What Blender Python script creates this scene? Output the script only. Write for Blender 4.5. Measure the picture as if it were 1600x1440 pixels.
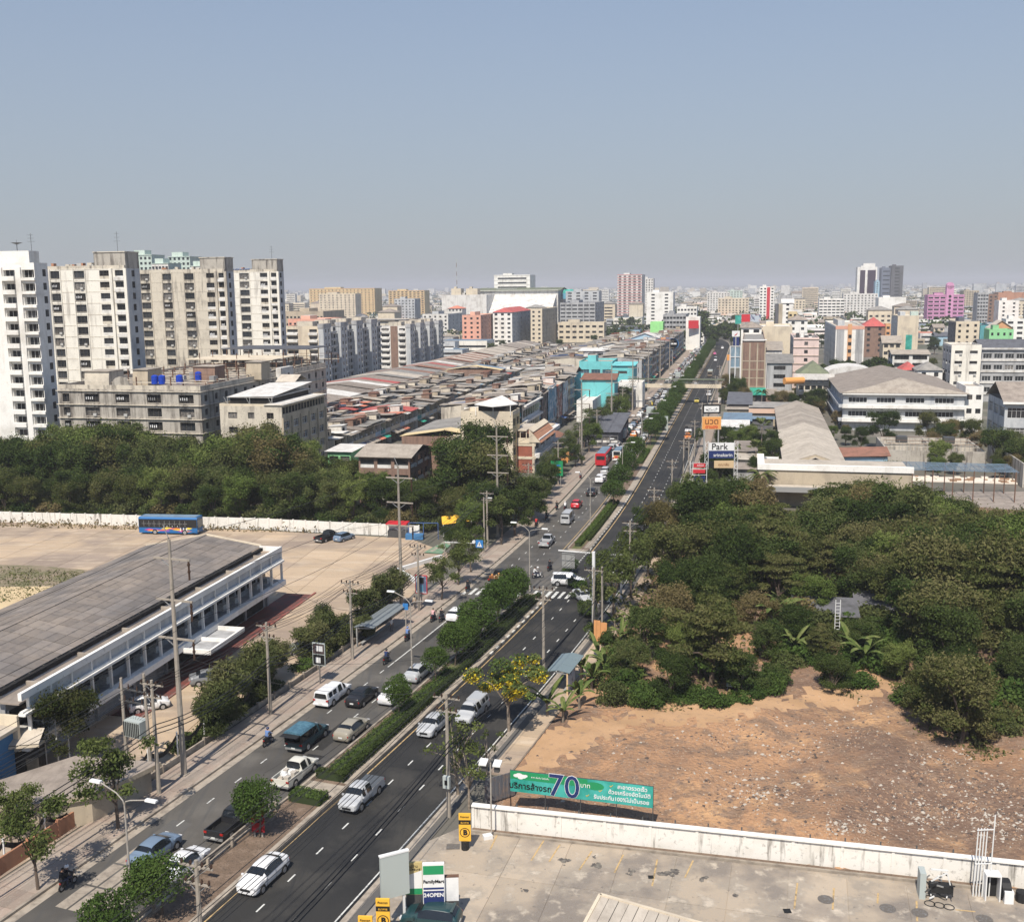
import bpy,bmesh,math,random
import numpy as np
from mathutils import Matrix,Vector
random.seed(11);rng=np.random.default_rng(5)
SC=bpy.context.scene;COL=SC.collection
for o in list(bpy.data.objects):bpy.data.objects.remove(o)
R_=math.radians
HAZE=0.00017
#  camera
H=42.0;F=1655.0;PITCH=math.atan(274/F);ROLL=R_(0.63)
cam=bpy.data.cameras.new('camera');camo=bpy.data.objects.new('camera',cam);COL.objects.link(camo)
cam.sensor_width=36;cam.lens=36*F/1600;cam.clip_end=60000;cam.clip_start=0.5
camo.matrix_world=Matrix.Translation((0,0,H))@Matrix.Rotation(math.pi/2-PITCH,4,'X')@Matrix.Rotation(-ROLL,4,'Z')
SC.camera=camo
#  sky and sun (sun stands behind the viewer, shadows run up the road)
SUN_AZ=R_(16.0)
SUN_EL=R_(54.0)
W=bpy.data.worlds.new('World');SC.world=W;W.use_nodes=True
nt=W.node_tree;bg=nt.nodes['Background']
sky=nt.nodes.new('ShaderNodeTexSky');sky.sky_type='NISHITA';sky.sun_disc=False
sky.sun_elevation=SUN_EL;sky.sun_rotation=SUN_AZ+math.pi
sky.air_density=1.0;sky.dust_density=0.4;sky.ozone_density=3.0;sky.altitude=50
tc=nt.nodes.new('ShaderNodeTexCoord');sx=nt.nodes.new('ShaderNodeSeparateXYZ');nt.links.new(tc.outputs['Generated'],sx.inputs[0])
mr=nt.nodes.new('ShaderNodeMapRange');mr.interpolation_type='SMOOTHERSTEP';mr.inputs[1].default_value=-.22;mr.inputs[2].default_value=.7;mr.inputs[3].default_value=1.0;mr.inputs[4].default_value=.1
nt.links.new(sx.outputs['Z'],mr.inputs[0]);mx=nt.nodes.new('ShaderNodeMix');mx.data_type='RGBA';nt.links.new(mr.outputs[0],mx.inputs['Factor'])
SKS=0.125
nt.links.new(sky.outputs[0],mx.inputs['A']);mx.inputs['B'].default_value=(.325/SKS,.348/SKS,.392/SKS,1);nt.links.new(mx.outputs['Result'],bg.inputs[0]);bg.inputs[1].default_value=SKS
sl=bpy.data.lights.new('sun','SUN');sl.energy=5.0;sl.angle=R_(0.55);sl.color=(1.0,0.925,0.82)
slo=bpy.data.objects.new('sun',sl);COL.objects.link(slo)
slo.rotation_euler=Vector((math.sin(SUN_AZ)*math.cos(SUN_EL),math.cos(SUN_AZ)*math.cos(SUN_EL),-math.sin(SUN_EL))).to_track_quat('-Z','Y').to_euler()
SC.view_settings.view_transform='Standard';SC.view_settings.look='None'
SC.view_settings.exposure=0.16;SC.view_settings.gamma=1.0;SC.view_settings.use_curve_mapping=False
SC.cycles.use_denoising=True;SC.cycles.max_bounces=5;SC.cycles.diffuse_bounces=2;SC.cycles.glossy_bounces=2
SC.cycles.transmission_bounces=3;SC.cycles.transparent_max_bounces=6;SC.cycles.volume_bounces=0
SC.cycles.use_adaptive_sampling=True;SC.cycles.sample_clamp_indirect=4
#  photograph > place
def uv(x,y):
 a=(x-800)/F;b=(y-720)/F
 return a*math.cos(ROLL)-b*math.sin(ROLL),a*math.sin(ROLL)+b*math.cos(ROLL)
def G(x,y,z=0.0):
 u,v=uv(x,y);d=math.sin(PITCH)+v*math.cos(PITCH);f=math.cos(PITCH)-v*math.sin(PITCH)
 k=(H-z)/d;return(u*k,f*k)
def PX(X,Y,z):
 dep=Y*math.cos(PITCH)+(H-z)*math.sin(PITCH);dn=-Y*math.sin(PITCH)+(H-z)*math.cos(PITCH)
 u=X/dep;v=dn/dep
 return(800+F*(u*math.cos(ROLL)+v*math.sin(ROLL)),720+F*(-u*math.sin(ROLL)+v*math.cos(ROLL)))
def ZY(x,y,Y):
 u,v=uv(x,y);d=math.sin(PITCH)+v*math.cos(PITCH);f=math.cos(PITCH)-v*math.sin(PITCH)
 k=Y/f;return u*k,H-d*k
def bear(s):
 x=min(max(s/180,0),1);x=x*x*(3-2*x);q=min(max((s-640)/220,0),1);return R_(20.5-7.8*x-38*q*q)
_S={0:(-20.4,67.9)};_x,_y=_S[0]
for i in range(0,2600):
 b=bear(i+.5);_x+=math.sin(b);_y+=math.cos(b);_S[i+1]=(_x,_y)
_x,_y=_S[0]
for i in range(0,-120,-1):
 b=bear(i-.5);_x-=math.sin(b);_y-=math.cos(b);_S[i-1]=(_x,_y)
def CL(s):
 i=math.floor(s);a=_S[i];b=_S[i+1];k=s-i
 return a[0]+(b[0]-a[0])*k,a[1]+(b[1]-a[1])*k
def RD(s,t):
 c=CL(s);b=bear(s);return c[0]+t*math.cos(b),c[1]-t*math.sin(b)
_K=np.array(sorted(_S));_KP=np.array([_S[k]for k in _K])
def ST(X,Y):
 i=int(np.argmin((_KP[:,0]-X)**2+(_KP[:,1]-Y)**2));s=float(_K[i])
 c=_S[int(s)];b=bear(s);dx,dy=X-c[0],Y-c[1]
 return s+dx*math.sin(b)+dy*math.cos(b),dx*math.cos(b)-dy*math.sin(b)
YAW=R_(12.7)
def inside(p,poly):
 x,y=p;c=False;n=len(poly)
 for i in range(n):
  x1,y1=poly[i];x2,y2=poly[(i+1)%n]
  if(y1>y)!=(y2>y)and x<(x2-x1)*(y-y1)/(y2-y1)+x1:c=not c
 return c
#  mesh builder
class MB:
 def __init__(s):s.v=[];s.f=[];s.m=[];s.mats=[];s.smooth=False
 def mi(s,m):
  if m not in s.mats:s.mats.append(m)
  return s.mats.index(m)
 def add(s,vs,fs,m):
  o=len(s.v);k=s.mi(m);s.v+=[tuple(v)for v in vs]
  for f in fs:s.f.append(tuple(i+o for i in f));s.m.append(k)
 def quad(s,a,b,c,d,m):s.add([a,b,c,d],[(0,1,2,3)],m)
 def poly(s,pts,m):s.add(pts,[tuple(range(len(pts)))],m)
 def box(s,x0,x1,y0,y1,z0,z1,m,top=None):
  vs=[(x0,y0,z0),(x1,y0,z0),(x1,y1,z0),(x0,y1,z0),(x0,y0,z1),(x1,y0,z1),(x1,y1,z1),(x0,y1,z1)]
  s.add(vs,[(0,3,2,1),(0,1,5,4),(1,2,6,5),(2,3,7,6),(3,0,4,7)],m)
  s.add(vs[4:],[(0,1,2,3)],top or m)
 def bar(s,a,b,w,h,m):
  a=Vector(a);b=Vector(b);d=b-a
  if d.length<1e-6:return
  d.normalize();up=Vector((0,0,1))if abs(d.z)<.9 else Vector((0,1,0))
  x=d.cross(up).normalized()*w/2;y=x.cross(d).normalized()*h/2
  vs=[a-x-y,a+x-y,a+x+y,a-x+y,b-x-y,b+x-y,b+x+y,b-x+y]
  s.add(vs,[(0,3,2,1),(4,5,6,7),(0,1,5,4),(1,2,6,5),(2,3,7,6),(3,0,4,7)],m)
 def tube(s,pts,rs,m,n=6,caps=True):
  pts=[Vector(p)for p in pts];vs=[]
  if not isinstance(rs,(list,tuple)):rs=[rs]*len(pts)
  for i,p in enumerate(pts):
   d=(pts[min(i+1,len(pts)-1)]-pts[max(i-1,0)]).normalized()
   up=Vector((0,0,1))if abs(d.z)<.9 else Vector((0,1,0))
   x=d.cross(up).normalized();y=x.cross(d).normalized()
   for k in range(n):
    a=2*math.pi*k/n;vs.append(p+(x*math.cos(a)+y*math.sin(a))*rs[i])
  fs=[(i*n+k,i*n+(k+1)%n,(i+1)*n+(k+1)%n,(i+1)*n+k)for i in range(len(pts)-1)for k in range(n)]
  if caps:fs+=[tuple(range(n))[::-1],tuple((len(pts)-1)*n+k for k in range(n))]
  s.add(vs,fs,m)
 def prism(s,pts,z0,z1,m,top=None):
  n=len(pts);vs=[(x,y,z0)for x,y in pts]+[(x,y,z1)for x,y in pts]
  s.add(vs,[(i,(i+1)%n,n+(i+1)%n,n+i)for i in range(n)],m)
  s.add(vs[n:],[tuple(range(n))],top or m)
 def ext(s,prof,x0,x1,m,axis='x'):
  n=len(prof)
  if axis=='x':vs=[(x0,a,z)for a,z in prof]+[(x1,a,z)for a,z in prof]
  else:vs=[(a,x0,z)for a,z in prof]+[(a,x1,z)for a,z in prof]
  s.add(vs,[(i,(i+1)%n,n+(i+1)%n,n+i)for i in range(n)]+[tuple(range(n))[::-1],tuple(range(n,2*n))],m)
 def xf(s,mat,i0=0):
  for i in range(i0,len(s.v)):s.v[i]=tuple(mat@Vector(s.v[i]))
  return s
 def mesh(s,name):
  me=bpy.data.meshes.new(name);me.from_pydata(s.v,[],s.f)
  for m in s.mats:me.materials.append(m)
  if s.m:me.polygons.foreach_set('material_index',s.m)
  if s.smooth:sharp(me,s.smooth)
  me.update();return me
def sharp(me,ang):
 bm=bmesh.new();bm.from_mesh(me);bmesh.ops.remove_doubles(bm,verts=bm.verts,dist=1e-4)
 bmesh.ops.recalc_face_normals(bm,faces=bm.faces);bm.to_mesh(me);bm.free()
 me.polygons.foreach_set('use_smooth',[True]*len(me.polygons));me.set_sharp_from_angle(angle=R_(ang))
def ob(name,me,parent=None,loc=(0,0,0),rz=0.0,rot=None,sc=None):
 if isinstance(me,MB):me=me.mesh(name)
 o=bpy.data.objects.new(name,me);COL.objects.link(o)
 if parent is not None:o.parent=parent
 o.location=loc;o.rotation_euler=rot or(0,0,rz)
 if sc is not None:o.scale=(sc,sc,sc)if not isinstance(sc,(tuple,list))else sc
 return o
def tag(o,label,cat,group=None,kind=None):
 o['label']=label;o['category']=cat
 if group:o['group']=group
 if kind:o['kind']=kind
 return o
def thing(name,label,cat,loc=(0,0,0),rz=0.0,group=None):
 o=ob(name,None,None,loc,rz);return tag(o,label,cat,group)
def setting(name,me,parent=None,**k):
 o=ob(name,me,parent,**k)
 if parent is None:o['kind']='structure'
 return o
def stuff(o):o['kind']='stuff';return o
#  materials
def rgb(c):
 if isinstance(c,str):
  c=c.lstrip('#');c=[int(c[i:i+2],16)/255 for i in(0,2,4)]
  c=[x/12.92 if x<=.04045 else((x+.055)/1.055)**2.4 for x in c]
 if not isinstance(c,(tuple,list)):c=(c,c,c)
 return(c[0],c[1],c[2],1)
def mat(name,base,rough=.85,layers=(),bump=None,rnd=0.0,metal=0.0,spec=.3,objcol=False,local=False):
 m=bpy.data.materials.new(name);m.use_nodes=True;n=m.node_tree;L=n.links.new
 bs=n.nodes['Principled BSDF'];bs.inputs['Roughness'].default_value=rough;bs.inputs['Metallic'].default_value=metal
 bs.inputs['Specular IOR Level'].default_value=spec
 pos=n.nodes.new('ShaderNodeNewGeometry').outputs['Position']
 if local:pos=n.nodes.new('ShaderNodeTexCoord').outputs['Object']
 if objcol:
  oi=n.nodes.new('ShaderNodeObjectInfo');col=oi.outputs['Color']
 else:
  rg=n.nodes.new('ShaderNodeRGB');rg.outputs[0].default_value=rgb(base);col=rg.outputs[0]
 for ly in layers:
  sc,c2,lo,hi=ly[:4];st=ly[4]if len(ly)>4 else(1,1,1);det=ly[5]if len(ly)>5 else 5
  mp=n.nodes.new('ShaderNodeMapping');mp.inputs['Scale'].default_value=(sc*st[0],sc*st[1],sc*st[2])
  if len(ly)>6:mp.inputs['Rotation'].default_value=(0,0,ly[6])
  L(pos,mp.inputs[0]);no=n.nodes.new('ShaderNodeTexNoise');no.inputs['Scale'].default_value=1
  no.inputs['Detail'].default_value=det;no.inputs['Roughness'].default_value=.6;L(mp.outputs[0],no.inputs[0])
  mr=n.nodes.new('ShaderNodeMapRange');mr.inputs[1].default_value=lo;mr.inputs[2].default_value=hi;L(no.outputs[0],mr.inputs[0])
  mx=n.nodes.new('ShaderNodeMix');mx.data_type='RGBA';L(mr.outputs[0],mx.inputs['Factor'])
  L(col,mx.inputs['A']);mx.inputs['B'].default_value=rgb(c2);col=mx.outputs['Result']
 if rnd:
  oi=n.nodes.new('ShaderNodeObjectInfo');mr=n.nodes.new('ShaderNodeMapRange');mr.inputs[3].default_value=1-rnd;mr.inputs[4].default_value=1+rnd
  L(oi.outputs['Random'],mr.inputs[0]);vm=n.nodes.new('ShaderNodeVectorMath');vm.operation='SCALE'
  L(col,vm.inputs[0]);L(mr.outputs[0],vm.inputs['Scale']);col=vm.outputs[0]
 L(col,bs.inputs['Base Color'])
 if bump:
  no=n.nodes.new('ShaderNodeTexNoise');no.inputs['Scale'].default_value=bump[0];no.inputs['Detail'].default_value=6;L(pos,no.inputs[0])
  bp=n.nodes.new('ShaderNodeBump');bp.inputs['Strength'].default_value=bump[1];bp.inputs['Distance'].default_value=bump[2]if len(bump)>2 else .05
  L(no.outputs[0],bp.inputs['Height']);L(bp.outputs[0],bs.inputs['Normal'])
 return m
def leafmat(name,cols,rnd=.25,trans=.15):
 m=bpy.data.materials.new(name);m.use_nodes=True;n=m.node_tree;L=n.links.new
 n.nodes.remove(n.nodes['Principled BSDF']);out=n.nodes['Material Output']
 at=n.nodes.new('ShaderNodeAttribute');at.attribute_name='tint'
 cr=n.nodes.new('ShaderNodeValToRGB');cr.color_ramp.elements[0].color=rgb(cols[0]);cr.color_ramp.elements[1].color=rgb(cols[-1])
 for i,c in enumerate(cols[1:-1]):cr.color_ramp.elements.new((i+1)/(len(cols)-1)).color=rgb(c)
 oi=n.nodes.new('ShaderNodeObjectInfo');ad=n.nodes.new('ShaderNodeMath');ad.operation='MULTIPLY_ADD'
 ad.inputs[1].default_value=rnd+.15;L(oi.outputs['Random'],ad.inputs[0]);L(at.outputs['Fac'],ad.inputs[2]);L(ad.outputs[0],cr.inputs[0])
 d=n.nodes.new('ShaderNodeBsdfDiffuse');t=n.nodes.new('ShaderNodeBsdfTranslucent');L(cr.outputs[0],d.inputs[0]);L(cr.outputs[0],t.inputs[0])
 mx=n.nodes.new('ShaderNodeMixShader');mx.inputs[0].default_value=trans;L(d.outputs[0],mx.inputs[1]);L(t.outputs[0],mx.inputs[2]);L(mx.outputs[0],out.inputs[0])
 return m
STK=(1,1,.12)
def wall(name,base,stain,lo=.48,hi=.75,sc=.5,big=None,rnd=0.0):
 return mat(name,base,.9,[(sc*.35,big or stain,.5,.8),(sc,stain,lo,hi,STK,8),(3.0,stain,.58,.8)],rnd=rnd)
asphalt_new=mat('asphalt_dark',(.030,.029,.027),.8,[(.07,.02,.45,.56),(.16,(.048,.045,.04),.5,.62),(.5,.026,.5,.75,(3,.25,1),4,R_(15)),(25,.055,.55,.7)],(60,.25))
asphalt_old=mat('asphalt_grey',(.098,.09,.079),.85,[(.06,(.07,.065,.058),.45,.56),(.14,(.128,.118,.103),.5,.62),(.5,.070,.5,.75,(3,.2,1),4,R_(15)),(25,.13,.55,.75)],(60,.25))
asphalt_mid=mat('asphalt_junction',(.125,.115,.1),.9,[(.3,.085,.4,.7),(20,.15,.55,.7)])
paint_white=mat('road_paint',(.62,.62,.58),.7,[(3,.2,.5,.68)])
paint_yellow=mat('yellow_line',(.52,.36,.17),.7,[(2.5,(.22,.17,.1),.48,.66)])
W_grime=wall('grimy_white_wall',(.76,.73,.67),(.25,.23,.2),.56,.68,1.5,(.6,.57,.5))
kerb_c=mat('kerb_concrete',(.36,.31,.25),.9,[(1.2,(.2,.17,.14),.45,.7)],rnd=.15)
kerb_black=mat('kerb_black',(.17,.15,.12),.8,rnd=.2);kerb_white=mat('kerb_white',(.62,.6,.54),.8,rnd=.15)
paver=mat('sidewalk_paver',(.33,.275,.225),.9,[(.35,(.33,.255,.205),.45,.6),(1.3,(.29,.24,.19),.5,.75),(9,(.46,.4,.34),.55,.75)],(12,.25),rnd=.12)
concrete_lot=mat('yard_concrete',(.46,.35,.24),.9,[(.045,(.30,.235,.185),.47,.58),(.12,(.36,.28,.21),.5,.62,(.5,1.6,1)),(.5,(.52,.42,.31),.52,.72,(.35,1,1)),(3,(.36,.29,.22),.55,.75)],(15,.2),rnd=.1)
concrete_pump=mat('forecourt_concrete',(.43,.35,.26),.85,[(.12,(.23,.195,.16),.45,.58),(.4,(.33,.28,.22),.5,.6),(.8,(.54,.46,.36),.56,.7),(2.2,(.16,.14,.12),.62,.74),(14,.3,.5,.8)],(10,.25),rnd=.08)
dirt_track=mat('worn_dirt_track',(.47,.295,.165),.95,[(.2,(.42,.26,.14),.45,.6),(1.5,(.3,.2,.13),.56,.7)],(4,.5,.1))
dirt=mat('bare_dirt',(.42,.24,.13),.95,[(.04,(.19,.12,.082),.45,.56),(.11,(.52,.31,.16),.54,.64),(.35,(.24,.155,.10),.54,.64),(1.0,(.26,.175,.12),.52,.66),(2.2,(.14,.10,.075),.55,.72),(5,(.46,.37,.28),.6,.7),(13,(.10,.075,.06),.6,.72)],(3,1.0,.25))
land=mat('city_ground',(.13,.12,.10),.95,[(.008,(.09,.10,.065),.45,.6),(.05,(.25,.22,.19),.5,.7),(.4,(.12,.11,.09),.5,.7)])
sand=mat('yellow_sand',(.6,.47,.28),.95,[(.3,(.5,.38,.23),.4,.7)],(5,.5,.1))
scrub=mat('scrub_ground',(.25,.2,.14),.95,[(.3,(.16,.15,.08),.45,.6),(2,(.4,.34,.27),.6,.75)],(4,.7,.12))
soil=mat('median_soil',(.17,.12,.085),.95,[(.8,(.26,.19,.14),.5,.7),(5,(.1,.075,.055),.5,.7)],(8,.8,.1))
grassm=mat('dry_lawn',(.12,.13,.05),.95,[(.8,(.19,.16,.08),.45,.65),(6,(.08,.1,.035),.45,.65)],(20,.6,.05))
W_white=wall('white_render',(.82,.80,.75),(.5,.47,.41),.55,.82)
W_white2=wall('white_paint_wall',(.70,.68,.64),(.36,.33,.29),.5,.78,.6)
W_cream=wall('cream_render',(.66,.57,.43),(.4,.34,.27),.52,.8)
W_old=wall('weathered_render',(.80,.76,.67),(.36,.33,.29),.54,.72,.55,(.60,.56,.49))
W_older=wall('mouldy_render',(.60,.54,.44),(.17,.15,.13),.52,.68,.7,(.33,.295,.245))
W_conc=wall('bare_concrete',(.44,.405,.35),(.13,.115,.1),.5,.66,.8,(.23,.205,.175))
W_grey=wall('grey_render',(.42,.42,.42),(.2,.2,.2),.46,.72,.5)
W_bluegrey=wall('bluegrey_and_shade_wall',(.50,.51,.51),(.25,.27,.3),.5,.75)  # real blue grey walls, plus shade painted onto some building flanks
W_dark=wall('dark_cladding',(.13,.13,.14),(.07,.07,.07),.5,.7)
W_beige=wall('beige_side',(.46,.39,.29),(.26,.22,.17),.5,.75)
W_peach=wall('peach_render',(.68,.36,.26),(.5,.3,.24),.55,.8)
W_pink=wall('pale_pink',(.70,.55,.50),(.5,.4,.36),.55,.8)
W_hotpink=wall('hot_pink',(.62,.30,.47),(.45,.2,.34),.55,.8)
W_turq=wall('turquoise_paint',(.17,.55,.56),(.12,.36,.37),.55,.8)
W_sky=wall('light_blue_paint',(.38,.55,.66),(.26,.38,.45),.55,.8)
W_green=wall('green_paint',(.28,.6,.3),(.2,.4,.2),.55,.8)
W_lime=wall('lime_paint',(.3,.66,.25),(.2,.4,.2),.55,.8)
W_mint=wall('mint_paint',(.52,.6,.54),(.34,.42,.36),.55,.8)
W_yellow=wall('yellow_paint',(.65,.52,.3),(.45,.34,.2),.55,.8)
W_orange=wall('orange_paint',(.66,.36,.18),(.5,.28,.16),.55,.8)
W_brick=wall('brick_red',(.34,.11,.07),(.2,.08,.05),.5,.75,1.2)
W_terra=wall('terracotta',(.45,.22,.13),(.3,.16,.1),.5,.7)
W_brownblk=wall('brown_block',(.25,.16,.12),(.15,.1,.08),.5,.7,1.5)
W_blue=wall('blue_shutter',(.06,.18,.36),(.04,.12,.24),.5,.75)
W_teal=wall('teal_paint',(.1,.34,.36),(.08,.2,.22),.5,.75)
COR=(1,1,1)
def roofm(name,base,st,rnd=.14,k=.5):return mat(name,base,.85,[(k,st,.42,.68,(1,1,1)),(2.2,st,.5,.75,(1,.3,1),6),(9,base,.5,.8)],rnd=rnd)
Rf_brown=roofm('roof_brown',(.30,.255,.215),(.19,.16,.135));Rf_grey=roofm('roof_grey',(.29,.275,.25),(.18,.17,.16))
Rf_tan=roofm('roof_tan',(.40,.35,.29),(.27,.23,.19));Rf_cream=roofm('roof_cream',(.52,.46,.38),(.38,.33,.27),.08)
Rf_white=roofm('roof_white',(.72,.7,.66),(.5,.47,.43),.06);Rf_red=roofm('roof_red',(.48,.1,.09),(.3,.09,.08))
Rf_salmon=roofm('roof_salmon',(.6,.2,.12),(.42,.17,.12));Rf_blue=roofm('roof_blue',(.07,.13,.3),(.06,.1,.2));Rf_rust=roofm('roof_rust',(.27,.13,.09),(.17,.09,.06))
Rf_green=roofm('roof_greentile',(.17,.19,.12),(.12,.13,.09));Rf_station=mat('roof_station',(.25,.21,.175),.9,[(.15,(.165,.15,.14),.4,.65),(1.5,(.14,.125,.115),.52,.75),(6,(.27,.235,.21),.6,.8)],(25,.2,.02),rnd=.16)
Rf_slate=roofm('roof_slate',(.12,.125,.14),(.08,.08,.09));Rf_steel=roofm('roof_bluesteel',(.17,.25,.33),(.13,.17,.22))
glass=mat('dark_glass',(.022,.026,.03),.12,[(.5,(.05,.05,.052),.4,.7)],spec=.5,rnd=.5);glass_cur=mat('curtained_glass',(.10,.095,.09),.3,[(2,(.2,.18,.16),.5,.6)],spec=.5,rnd=.5)
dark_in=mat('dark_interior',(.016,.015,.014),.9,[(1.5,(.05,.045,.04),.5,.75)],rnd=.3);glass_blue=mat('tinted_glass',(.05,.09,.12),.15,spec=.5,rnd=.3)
frame_w=mat('white_frame',(.66,.66,.64),.6,rnd=.1);frame_d=mat('dark_frame',(.1,.09,.08),.6);frame_g=mat('grey_frame',(.3,.3,.29),.6,rnd=.1)
ac_m=mat('air_con_unit',(.5,.49,.46),.6,[(5,.25,.5,.7)]);cloth_m=mat('washing',(.5,.5,.5),.9,objcol=False,rnd=.6)
steel=mat('galvanised_steel',(.38,.38,.37),.45,metal=.5);steel_d=mat('dark_steel',(.07,.07,.07),.5);steel_w=mat('white_steel',(.68,.68,.66),.5)
pole_c=mat('concrete_pole',(.33,.29,.24),.9,[(2,(.22,.2,.17),.5,.75)]);pole_g=mat('painted_pole',(.36,.33,.29),.6,[(3,(.25,.2,.15),.5,.75)])
rust=mat('rusted_steel',(.16,.09,.06),.9,[(3,(.08,.05,.04),.5,.7)]);insul=mat('insulator_brown',(.06,.035,.025),.4);wire_m=mat('cable_black',(.02,.02,.02),.6)
bark=mat('bark',(.14,.105,.08),.95,[(4,(.07,.055,.045),.45,.65,STK)]);bark_l=mat('pale_bark',(.28,.23,.18),.95,[(4,(.16,.13,.1),.45,.65)])
lampglass=mat('lamp_cover',(.7,.7,.68),.3)
paint=mat('car_paint',.5,.28,spec=.6,objcol=True);tyre=mat('tyre',(.018,.018,.018),.85);rim=mat('alloy_rim',(.45,.45,.46),.35,metal=.6);cglass=mat('car_glass',(.012,.015,.018),.08,spec=.7)
trim=mat('black_trim',(.02,.02,.02),.6);tail=mat('tail_lamp',(.38,.02,.015),.25,spec=.6);head=mat('head_lamp',(.6,.6,.6),.15,spec=.7);plate=mat('licence_plate',(.65,.65,.62),.5)
M_orange=mat('orange_panel',(.72,.33,.1),.6);M_navy=mat('navy_panel',(.02,.035,.13),.5);M_whitep=mat('white_panel',(.75,.75,.73),.5,[(1,.6,.5,.8)]);M_black=mat('black_panel',(.015,.015,.015),.5)
M_red=mat('red_panel',(.55,.03,.04),.5);M_green=mat('green_panel',(.02,.26,.1),.5);M_teal=mat('teal_panel',(.07,.42,.36),.5,[(.4,(.02,.26,.2),.4,.6)]);M_yellow=mat('yellow_panel',(.8,.45,.05),.5)
M_greyp=mat('pale_grey_panel',(.40,.44,.42),.6);M_bluep=mat('blue_panel',(.04,.2,.5),.5);M_beigep=mat('beige_panel',(.62,.45,.26),.6);M_gold=mat('gold_panel',(.5,.4,.18),.6);M_brownl=mat('brown_letter',(.25,.1,.04),.6)
tarp_b=mat('blue_tarp',(.05,.12,.17),.7,[(3,(.09,.2,.26),.4,.7)]);tarp_g=mat('green_tarp',(.03,.3,.2),.7,[(2,(.05,.4,.28),.4,.7)])
M_corten=mat('orange_hoarding',(.62,.3,.12),.8,[(2,(.5,.24,.1),.5,.7)]);tank_blue=mat('blue_tank',(.01,.05,.4),.4)
#  ground, roads, markings
def sheet(name,pts,z,m,parent=None):
 b=MB();b.poly([(x,y,z)for x,y in pts],m);return setting(name,b,parent)
def ribbon(b,s0,s1,t0,t1,z,m,ds=4.0,skirt=None,off=None):
 n=max(1,int(round((s1-s0)/ds)));P=[]
 for i in range(n+1):
  s=s0+(s1-s0)*i/n;P.append((RD(s,t0),RD(s,t1)))
 for i in range(n):
  a,d=P[i];a2,d2=P[i+1]
  b.quad((*a,z),(*d,z),(*d2,z),(*a2,z),m)
  if skirt is not None:
   b.quad((*a,skirt),(*a,z),(*a2,z),(*a2,skirt),m);b.quad((*d,skirt),(*d2,skirt),(*d2,z),(*d,z),m)
 if skirt is not None:
  for a,d in(P[0],P[-1]):b.quad((*a,skirt),(*d,skirt),(*d,z),(*a,z),m)
gb=MB();N=26000
gb.quad((-N,-2000,-.06),(N,-2000,-.06),(N,2*N,-.06),(-N,2*N,-.06),land);setting('ground',gb)
TL0,TL1=-12.6,-3.9
TR0,TR1=0.0,8.9
b=MB();ribbon(b,-60,1500,TL0,TL1,0,asphalt_old,6);ribbon(b,76,101,TL1,0,-.004,asphalt_mid,3);setting('left_carriageway',b)
b=MB();ribbon(b,-60,1500,TR0-.05,TR1,.001,asphalt_new,6);setting('right_carriageway',b)
b=MB();ribbon(b,-60,1500,TL0-.0,TL0+.75,.005,kerb_c,6);ribbon(b,-60,1500,TR1-.0,TR1+.55,.006,kerb_c,6);setting('gutter_strip',b)
b=MB();ribbon(b,-60,400,TR1+.55,TR1+1.3,.012,asphalt_mid,6);setting('road_shoulder',b)
asphalt_wear=mat('asphalt_worn',(.04,.038,.035),.85,[(1.5,.03,.45,.6),(20,.06,.55,.7)])
b=MB()
def dashes(b,t,s0,s1,w=.12,ln=1.0,gap=2.95,m=paint_white,skip=None):
 s=s0
 while s<s1:
  if not(skip and skip[0]<s<skip[1]):
   p=[RD(s,t-w/2),RD(s,t+w/2),RD(s+ln,t+w/2),RD(s+ln,t-w/2)]
   b.poly([(*q,.009)for q in p],m)
  s+=ln+gap
for t in(-9.75,-6.75):dashes(b,t,-40,620,skip=(70,84))
for t in(2.95,5.9):dashes(b,t,-40,620,w=.13)
dashes(b,-.3,77,101,.16,.6,.6);dashes(b,8.65,60,400,.12,.5,.5)
ribbon(b,45,66,-9.82,-9.68,.0092,paint_white);ribbon(b,-60,500,8.55,8.67,.009,paint_white,6)
setting('lane_marking',b)
b=MB();ribbon(b,-60,76,.25,.37,.009,paint_yellow,4);ribbon(b,101,640,.25,.40,.009,paint_yellow,6);ribbon(b,101,640,-4.5,-4.38,.009,paint_yellow,6);setting('yellow_edge_line',b)
zb=MB()
for i in range(16):
 t=-12.1+i*.95
 if-4.0<t<-3.0:continue
 s0=74.2+(t+12)*.12;p=[RD(s0,t),RD(s0,t+.45),RD(s0+3.2,t+.45),RD(s0+3.2,t)]
 zb.poly([(*q,.013)for q in p],paint_white)
for i in range(5):
 t=4.2+i*.95;p=[RD(76,t),RD(76,t+.45),RD(79.2,t+.45),RD(79.2,t)];zb.poly([(*q,.013)for q in p],paint_white)
setting('crosswalk',zb)
b=MB()
for i in range(3):
 for j in range(4):
  t=-10.6+j*1.12;s=-4.6+i*3.0
  p=[RD(s,t),RD(s,t+.95),RD(s+2.8,t+.95),RD(s+2.8,t)];b.poly([(*q,.011)for q in p],kerb_c)
setting('rumble_patch',b)
def slabs(name,t0,t1,s0,s1,n_t,ls,z,m,skip=None):
 root=setting(name,None);w=(t1-t0)/n_t;cache={}
 s=s0
 while s<s1:
  if not(skip and skip[0]<s<skip[1]):
   for j in range(n_t):
    me=cache.get('m')
    if not me:
     q=MB();q.box(-w/2+.02,w/2-.02,0,ls-.04,-.2,0,m);me=cache['m']=q.mesh('paving_slab')
    x,y=RD(s,t0+w*(j+.5));ob('paving_slab',me,root,(x,y,z+random.uniform(-.008,.008)),-bear(s+ls/2))
  s+=ls
 return root
slabs('sidewalk',-16.6,TL0-.22,-14,128,2,2.0,.16,paver)
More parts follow.
